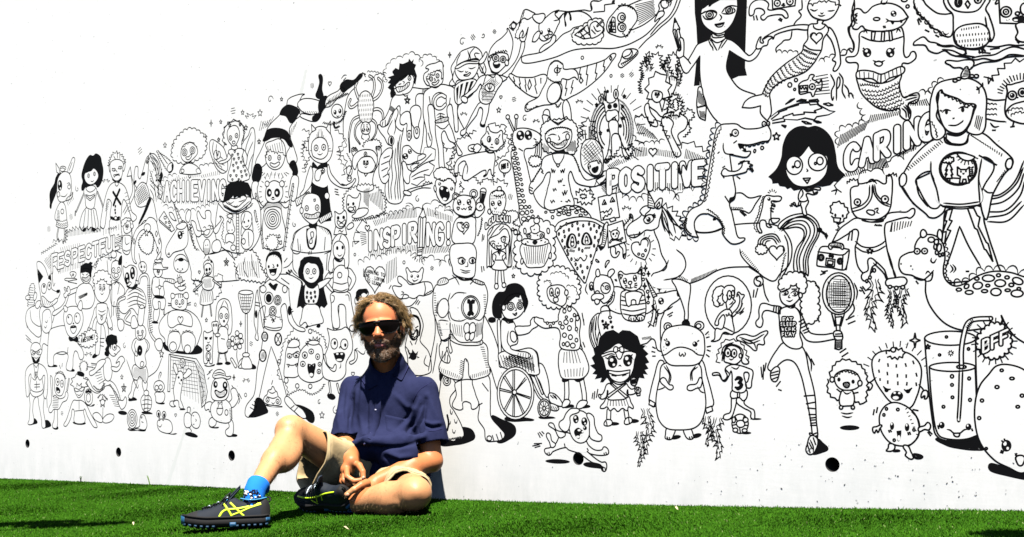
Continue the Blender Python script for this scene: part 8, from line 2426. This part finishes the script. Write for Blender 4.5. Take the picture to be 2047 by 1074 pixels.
def sock(pts, rads, root_parent):
 v, f = tube_mesh(pts, rads, 28)
 n_ = normals(v, f)
 v = v + n_ * (np.array([mnoise.noise(Vector(p * 60)) for p in v]) * .0022)[:, None]
 o = fast_obj('sock', v, f, m_sock, None, True); o.parent = man; o.matrix_parent_inverse = Matrix.Translation(-man.location)
 return o, Skin(v, f)
dirs = unit(KR - AR)
base1 = W1(.20, 0, .055)
P_ = [base1, base1 * .45 + AR * .55, AR + dirs * .006, AR + dirs * .026, AR + dirs * .036, AR + dirs * .040, AR + dirs * .038]
sk_o, skk = sock(resample3(P_, 16) if 'resample3' in globals() else P_, [.032, .0355, .0375, .0395, .0415, .0410, .034], root1)
rp = random.Random(5); spots = []
for k in range(34):
 x, y = rp.uniform(488, 520), rp.uniform(979, 1006); a = rp.uniform(0, 3.1); spots.append(([x, y, x + 7 * math.cos(a), y + 7 * math.sin(a)], rp.uniform(.007, .013), m_sockd))
for k in range(6):
 x, y = rp.uniform(492, 518), rp.uniform(977, 1000); spots.append(([x, y, x + 3, y + rp.uniform(-1, 2)], rp.uniform(.003, .006), m_sockw))
spots += [([488, 985, 496, 987], .017, m_sockw), ([490, 983, 491, 985], .0045, m_sockd), ([495, 985, 496, 987], .0045, m_sockd), ([491, 990, 495, 991], .003, m_sockd)]
for pts, w, mt in spots:
 vf = skk.ribbon(pts, w, .0016 if mt is m_sockd and w > .005 else (.0030 if mt is m_sockd else .0023), 1.0)
 if vf is not None:
  o = fast_obj('knit_pattern', vf[0], vf[1], mt, None, True); o.parent = sk_o
def collar_ring(W, e3_, P, rad, add_, root_):
 """padded lining round the sock where the shoe ends"""
 P = np.array(P); hts = (P - W(0, 0, 0)) @ e3_; c = np.array([np.interp(.089, hts[:4], P[:4, i]) for i in range(3)])
 a = unit(W(1, 0, 0) - W(0, 0, 0)); b = np.cross(e3_, a); ring = []
 for k in range(32):
  t = k / 32 * 2 * math.pi; ring.append(c + a * (rad * 1.12) * math.cos(t) + b * rad * math.sin(t) + e3_ * .009 * abs(math.cos(t)) ** 2)
 add_('collar_lining', tube_mesh(ring, .0026, 6, True), m_lining, root_)
E3 = unit(W1(0, 0, 1) - W1(0, 0, 0)); collar_ring(W1, E3, P_, .0385, add1, root1)
dirs2 = unit(KL - AL); b2 = W2(.18, 0, .05)
P2_ = [b2, b2 * .5 + AL * .5, AL, AL + dirs2 * .03, AL + dirs2 * .034, AL + dirs2 * .032]
sock(P2_, [.033, .036, .037, .039, .0395, .034], root2)

E32 = unit(W2(0, 0, 1) - W2(0, 0, 0)); collar_ring(W2, E32, P2_, .0375, add2, root2)
# ---------------------------------------------------------------- sunglasses, hair and beard
m_lens = newmat('dark_lens', (0.003, 0.002, 0.002), 0.25, 0.03)
m_frame = newmat('black_frame', (0.003, 0.003, 0.0035), 0.4, 0.12)
specs = empty('sunglasses', (0, 0, 0), (0, 0, 0), man)
def hpart(name, vf, mat, par=None, smooth=True, attr=None):
 o = fast_obj(name, vf[0], vf[1], mat, None, smooth, attr); o.parent = par or specs; o.matrix_parent_inverse = Matrix.Translation(-man.location); return o
def gl(u, z): # wrap-around curve of the glasses
 return hd(.0805 * u, .113 - .050 * abs(u) ** 2.3 - .004 * abs(z) / .02, z + .001)
for s_ in (-1, 1):
 nu, nz = 18, 9; v, f = [], []
 for q in (0, 1):
  for i in range(nu):
   u = (.055 + .925 * i / (nu - 1))
   top = .0185 - .004 * u ** 2; bot = np.interp(u, [.055, .10, .2, .38, .62, .85, .98], [.006, -.006, -.022, -.034, -.033, -.025, -.010])
   for j in range(nz):
    z = bot + (top - bot) * j / (nz - 1)
    v.append(gl(s_ * u, z) + HY * (-.0025 if q else .0))
 g = lambda q, i, j: (q * nu + i) * nz + j
 for i in range(nu - 1):
  for j in range(nz - 1):
   f.append((g(0, i, j), g(0, i + 1, j), g(0, i + 1, j + 1), g(0, i, j + 1))); f.append((g(1, i, j), g(1, i, j + 1), g(1, i + 1, j + 1), g(1, i + 1, j)))
 hpart('lens', (np.array(v), np.array(f)), m_lens)
 rim = [g(0, i, nz - 1) for i in range(nu)]
 hpart('brow_bar', tube_mesh([v[k] + HY * .0005 for k in rim], .0024, 8), m_frame)
 hpart('lower_rim', tube_mesh([v[g(0, i, 0)] for i in range(nu)], .0016, 6), m_frame)
 hpart('temple', tube_mesh([gl(s_ * .97, .008), gl(s_ * 1.0, .007) - HY * .012, hd(.084 * s_, .02, .007), hd(.083 * s_, -.02, .004), hd(.081 * s_, -.035, -.015)], .0032, 8), m_frame)
hpart('bridge', tube_mesh([gl(-.14, .012), gl(0, .0125), gl(.14, .012)], .0060, 8), m_frame)

def strands(locks, seg=7, sides=3):
 """each lock: root, direction, length, wave, width, colour -> thin tapered curved hairs"""
 n = len(locks); V0 = np.zeros((n, seg, sides, 3)); C0 = np.zeros((n, seg, sides, 3))
 for i, (p, path, w, c0, c1) in enumerate(locks):
  q = path; t = np.gradient(q, axis=0); t /= np.linalg.norm(t, axis=1)[:, None] + 1e-9
  a = np.cross(t, V(.31, .55, .77)); a /= np.linalg.norm(a, axis=1)[:, None] + 1e-9; b = np.cross(t, a)
  for k in range(seg):
   r = w * (1 - .75 * (k / (seg - 1)) ** 1.5)
   for j in range(sides):
    an = j / sides * 6.2832
    V0[i, k, j] = q[k] + r * (math.cos(an) * a[k] + math.sin(an) * b[k]); C0[i, k, j] = c0 + (c1 - c0) * k / (seg - 1)
 k = np.arange(seg - 1); base = (np.arange(n) * seg * sides)[:, None, None] + (k * sides)[None, :, None]
 j = np.arange(sides)[None, None, :]; j2 = (j + 1) % sides
 f = np.stack([base + j, base + j2, base + sides + j2, base + sides + j], -1).reshape(-1, 4)
 return V0.reshape(-1, 3), f, C0.reshape(-1, 3)

rg = np.random.default_rng(11)
SC = (V(0, -.012, .035), V(.076, .098, .090))      # scalp, in head coordinates
head_l = lambda q: hd(*q)
def rnd_dir(): 
 d = rg.normal(size=3); return d / np.linalg.norm(d)
locks = []
def grow(root, nrm, flow, L, lift, wave, wfreq, seg, w, c0, c1, grav=.6):
 """path in head coordinates"""
 p = root.copy(); d = unit(nrm * lift + flow); path = [hd(*p)]; side = unit(np.cross(d, nrm) + 1e-6); ph = rg.uniform(0, 6.28)
 for k in range(1, seg):
  t = k / (seg - 1); d = unit(d + V(0, 0, -1) * grav * .22 + nrm * (-.10))
  p = p + d * L / (seg - 1)
  # keep outside the scalp
  e = (p - SC[0]) / (SC[1] + .004); le = np.linalg.norm(e)
  if le < 1: p = SC[0] + e / le * (SC[1] + .004)
  path.append(hd(*(p + (side * math.sin(ph + t * wfreq) + nrm * (.6 * math.cos(ph + t * wfreq) + .4)) * wave * t ** .6)))
 return np.array(path)
n_lock = 0
while n_lock < 760:
 d = rnd_dir(); p = SC[0] + d * SC[1]
 x, y, z = p
 hair_z = np.interp(abs(x), [0, .03, .055, .070, .080], [.098, .094, .080, .050, -.02])   # hairline from the front
 if y > -.01 and z < hair_z and y > .02 + (.0 if z > .02 else -.03): continue
 if y <= .02 and z < -.088: continue
 n_lock += 1
 nrm = unit(d / SC[1])
 front = y > .045
 flow = unit(V(np.sign(x + .012) * .8 + rg.normal() * .25, -.45 + rg.normal() * .25, -.30 + rg.normal() * .2)) if not front else unit(V((np.sign(x + .012) * .75) + rg.normal() * .3, -.35 + rg.normal() * .3, .25 + rg.normal() * .2))
 if z < .02: flow = unit(V(np.sign(x) * .30 + rg.normal() * .25, .05 + rg.normal() * .3, -.8))
 L = rg.uniform(.045, .072) if z > .0 else rg.uniform(.030, .050); lift = rg.uniform(.20, .50) if z > .05 else rg.uniform(.25, .55)
 if abs(x) > .05 and z > .03: L *= .9
 wave, wf = rg.uniform(.005, .011), rg.uniform(4, 9)
 sun_b = rg.random()
 c1 = V(.47, .30, .125) * (.6 + .8 * sun_b); c0 = V(.20, .115, .047) * (.7 + .6 * rg.random())
 lockp = grow(p, nrm, flow, L, lift, wave, wf, 7, .001, c0, c1)
 for _ in range(14):
  off = rg.normal(size=3) * .0035; spread = 1 + .9 * np.linspace(0, 1, 7)[:, None] * rg.uniform(-.6, .5)
  jit = np.cumsum(rg.normal(size=(7, 3)) * .0006, axis=0)
  locks.append((p, lockp + off * spread + jit, rg.uniform(.0006, .0011), c0 * rg.uniform(.8, 1.2), c1 * rg.uniform(.75, 1.25)))
hv, hf, hc = strands(locks)
hpart('hair', (hv, hf), m_hair, man, True, hc)
# undercoat so that the scalp does not shine through
U_ = Field(tuple(HC - .16), tuple(HC + .16), .004)
U_.ball(hd(0, -.022, .042), (.0795, .094, .092), 0.0, axes=HA)
U_.ball(hd(0, -.045, -.03), (.074, .062, .068), 0.02, axes=HA)
U_.ball(hd(0, .085, .02), (.064, .060, .070), 0.012, 'sub', axes=HA)
U_.ball(hd(0, .085, -.06), (.085, .075, .09), 0.012, 'sub', axes=HA)
uv_, uf_ = U_.mesh(); un = normals(uv_, uf_)
uv_ = uv_ + un * (np.array([mnoise.noise(Vector(p * 55)) * .5 + mnoise.noise(Vector(p * 130)) * .3 for p in uv_]) * .007)[:, None]
hpart('hair_undercoat', (uv_, uf_), m_hair, man, True, np.tile(V(.12, .075, .035), (len(uv_), 1)))

# beard: short hairs rooted on the jaw of the body mesh
loc = (bv - HC) @ np.array(HA).T; bn = normals(bv, bf); bl = bn @ np.array(HA).T
x, y, z = loc.T
jaw = (np.abs(x) < .085) & (y > -.005) & (z < -.02) & (z > -.145)
cheek = z < np.interp(np.abs(x), [0, .022, .035, .05, .062, .075], [-.050, -.051, -.062, -.055, -.035, -.008])
mouth = (np.abs(x) < .024) & (z > -.085) & (z < -.0625)
nose = (np.abs(x) < .02) & (z > -.052)
under = (y < .02) & (z < -.115)
ids = np.where(jaw & cheek & ~mouth & ~nose & ~under)[0]
bl_locks = []
for i in rg.choice(ids, 12000):
 p = loc[i]; nn = bl[i]
 p = p + np.cross(nn, rg.normal(size=3)) * .0015
 mous = p[2] > -.064 and abs(p[0]) < .036
 flow = V(np.sign(p[0]) * .8 if mous else p[0] * 4, .25, -.75) + rg.normal(size=3) * .28
 L = rg.uniform(.007, .011) if mous else rg.uniform(.008, .014) * (1.2 if p[2] < -.085 else .75)
 d = unit(nn * .40 + unit(flow)); q = [p]
 for k in range(1, 5):
  d = unit(d + V(0, 0, -.14) + rg.normal(size=3) * .10); q.append(q[-1] + d * L / 4)
 grey = rg.random() < np.interp(abs(p[0]), [0, .03, .06], [.32, .10, .04])
 c = V(.40, .34, .27) if grey else V(.20, .10, .045)
 c = c * rg.uniform(.6, 1.25)
 bl_locks.append((None, np.array([hd(*a) for a in q]), rg.uniform(.0005, .0008), c * .8, c))
hv, hf, hc = strands(bl_locks, 5)
hpart('beard', (hv, hf), m_hair, man, True, hc)
# fine hairs on the shins
lh = []; lbn = normals(bv, bf)
for i in rg.choice(LEG_IDS, 1500):
 p = bv[i]; nn = lbn[i]; d = unit(nn * .45 + V(0, -.3, -.8) + rg.normal(size=3) * .35); q = [p]
 for k in range(1, 4): d = unit(d + V(0, 0, -.12)); q.append(q[-1] + d * rg.uniform(.002, .0042))
 lh.append((None, np.array(q), .00028, V(.22, .13, .06), V(.30, .19, .09)))
hv, hf, hc = strands(lh, 4); hpart('leg_hair', (hv, hf), m_hair, man, True, hc)
# ------------------------------------------------------------------ turf
m_turf = tint_mat('turf_blades', 0.8, 0.04, 0.10, 40)
def in_view(X, Y, m=1.12):
 return (np.abs(X / np.maximum(Y, .3)) < 1023.5 / FOC * m + .06) & (Y > 1.2)
NB = 900000
s_ = RNG.uniform(-6.6, 3.6, NB); q_ = RNG.uniform(0.004, 2.3, NB)
X = P0[0] + U[0] * s_ + NRM[0] * q_; Y = P0[1] + U[1] * s_ + NRM[1] * q_
gz = ground_z(X, Y)
row = YH - FOC * gz / Y
keep = in_view(X, Y) & (row < 1074 + 60)
# thinner far from the camera; nothing under the man
keep &= RNG.random(NB) < np.clip(1.25 - (Y - 2.6) * .12, .35, 1)
P3 = np.stack([X, Y, gz], 1)
def near(a, b, r):
 t = np.clip(((P3[:, :2] - a[:2]) @ (b - a)[:2]) / ((b - a)[:2] @ (b - a)[:2]), 0, 1)
 return np.linalg.norm(P3[:, :2] - a[:2] - t[:, None] * (b - a)[:2], axis=1) < r
keep &= ~near(PE, BE + V(0.01, 0, 0), .14) & ~near(KL, AL, .035) & ~near(H1, H1 + unit(T1 - H1) * .27, .03) & ~near(H2, T2, .03) & ~near(HL, KL, .06)
X, Y, gz = X[keep], Y[keep], gz[keep]; n_ = len(X)
h_ = RNG.uniform(.0045, .0095, n_) * (1 + .5 * (RNG.random(n_) > .93)); w_ = RNG.uniform(.0010, .0019, n_); print('BLADES', n_)
th = RNG.uniform(0, 2 * np.pi, n_); lean = RNG.uniform(.1, .95, n_) * h_; la = RNG.uniform(0, 2 * np.pi, n_)
# wide flattened swirls, as feet leave them
swirl = np.sin(X * 5.1 + 1.3 * np.sin(Y * 4.3)) + np.cos(Y * 6.2 - X * 2.1)
la = la * .6 + swirl * 1.3
dx, dy = np.cos(th) * w_, np.sin(th) * w_; lx, ly = np.cos(la) * lean, np.sin(la) * lean
base = np.stack([X, Y, gz - .002], 1)
z0 = np.zeros(n_)
v = np.stack([base + np.stack([-dx, -dy, z0], 1), base + np.stack([dx, dy, z0], 1),
              base + np.stack([lx * .35 - dx * .8, ly * .35 - dy * .8, h_ * .6], 1), base + np.stack([lx * .35 + dx * .8, ly * .35 + dy * .8, h_ * .6], 1),
              base + np.stack([lx, ly, h_], 1)], 1).reshape(-1, 3)
b = (np.arange(n_) * 5)[:, None]
f = np.concatenate([b + np.array([0, 1, 3]), b + np.array([0, 3, 2]), b + np.array([2, 3, 4])], 1).reshape(-1, 3)
mixv = RNG.random(n_)[:, None]; patch_ = (.5 + .25 * swirl)[:, None].clip(0, 1)
col = (np.array([.015, .064, .003]) * (1 - mixv) + np.array([.040, .125, .006]) * mixv) * (.85 + .3 * patch_)
pale = (RNG.random(n_) > .987)[:, None]
col = np.where(pale, np.array([.15, .20, .07]), col)
c5 = np.repeat(col, 5, 0)
tag(fast_obj('turf', v, f, m_turf, None, False, c5), 'short bright green artificial turf covering the ground in front of the wall', 'grass', None, 'stuff')

# dry bits lying on the turf and weeds along the foot of the wall
m_dry = newmat('dry_leaf', (0.52, 0.44, 0.26), 0.8, 0.1)
for (x, y, sz, lab) in ((1353, 1030, .011, 'pale dry leaf scrap on the turf right of the man, near the wall'), (268, 1059, .011, 'pale dry leaf scrap on the turf left of the front shoe'), (692, 1070, .010, 'pale dry leaf scrap on the turf in front of the folded leg')):
 d = 4.0
 for _ in range(12):
  p = px(x, y, d); d = float(ground_z(p[0], p[1])) * FOC / (YH - y)
 p = px(x, y, d) + V(0, 0, .021)
 vv, ff = [], []
 for i in range(7):
  t = i / 6; w = sz * .30 * math.sin(math.pi * (.08 + .86 * t))
  for k in (-1, 0, 1): vv.append((sz * 2 * (t - .5), w * k, .0035 * abs(k) + .004 * math.sin(t * 5)))
 for i in range(6):
  for k in (0, 1): ff.append((3 * i + k, 3 * i + k + 1, 3 * i + 4 + k, 3 * i + 3 + k))
 o = mesh_obj('dry_leaf', vv, ff, m_dry, None, True); o.location = p; o.rotation_euler = (R(25), R(5), R(10 + x))
 tag(o, lab, 'leaf', 'dry leaf scraps on the turf')
m_weed = newmat('weed_green', (0.06, 0.12, 0.02), 0.6, 0.2)
for (x, y, hh, nb, lab) in ((168, 962, .034, 9, 'small leafy weed sprouting at the foot of the wall under the far left figures'), (306, 970, .050, 3, 'thin bent weed stalk at the foot of the wall left of the front shoe')):
 s, z = to_wall(x, y); root = P0 + U * float(s) + NRM * .02; vv, ff = [], []
 for k in range(nb):
  a = random.uniform(0, 6.28); ln = random.uniform(.3, .8) * hh; w = .0035
  for i in range(5):
   t = i / 4; ww = w * (1 - t * .8)
   for sg in (-1, 1): vv.append((math.cos(a) * ln * t ** 1.5 + sg * ww * -math.sin(a), math.sin(a) * ln * t ** 1.5 * .4 + sg * ww * math.cos(a), hh * t * random.uniform(.9, 1.1)))
  b0 = k * 10; ff += [(b0 + 2 * i, b0 + 2 * i + 1, b0 + 2 * i + 3, b0 + 2 * i + 2) for i in range(4)]
 o = mesh_obj('weed', vv, ff, m_weed, None, True); o.location = (root[0], root[1], float(np.interp(float(s), BS, BZ))); o.rotation_euler = (0, 0, WALL_ROT)
 tag(o, lab, 'weed')

# ------------------------------------------------------------------ two unseen trees, added so that their leaves shade the turf corners
m_leaf = newmat('added_tree_leaf', (0.045, 0.10, 0.02), 0.6, 0.25); m_bark = newmat('bark', (0.13, 0.10, 0.07), 0.9, 0.1)
for lab, foot, boughs, nl in (('unseen leafy tree added beyond the left edge to dapple the turf with shade', (-3.0, 2.7), [((-1.80, 3.13), 2.35, (.24, .07, .12)), ((-1.57, 3.03), 2.40, (.22, .05, .12)), ((-2.6, 2.6), 2.7, (.4, .3, .3))], 330),
                              ('unseen leafy tree added beyond the right edge to shade the near right corner of the turf', (2.3, 1.1), [((1.275, 1.80), 2.1, (.12, .05, .10)), ((1.8, 1.4), 2.5, (.4, .3, .3))], 420)):
 z = float(ground_z(*foot)); t = empty('tree', (foot[0], foot[1], z)); tag(t, lab, 'tree'); parts = [tube_mesh([(0, 0, -.05), (.03, .02, .8), (0, .05, 1.6), (.02, 0, 2.6)], [.085, .07, .06, .03], 10)]; vv, ff = [], []
 for (bx, by), bz, rad in boughs:
  c = V(bx - foot[0], by - foot[1], bz); parts.append(tube_mesh([V(0, .05, 1.5), c * .5 + V(0, 0, .95), c - V(0, 0, .03)], [.035, .022, .008], 7))
  for k in range(nl):
   d = rg.normal(size=3); p = c + unit(d) * rg.random() ** .4 * V(*rad); a = unit(rg.normal(size=3)); b = unit(np.cross(a, rg.normal(size=3))); L = rg.uniform(.025, .045); b0 = len(vv)
   vv += [p - a * L, p + b * L * .42 + a * L * .1, p + a * L, p - b * L * .42 + a * L * .1]; ff.append((b0, b0 + 1, b0 + 2, b0 + 3))
 v, f = joinm(parts); o = fast_obj('trunk', v, f, m_bark); o.parent = t
 o = fast_obj('crown', np.array(vv), np.array(ff), m_leaf, None, False); o.parent = t
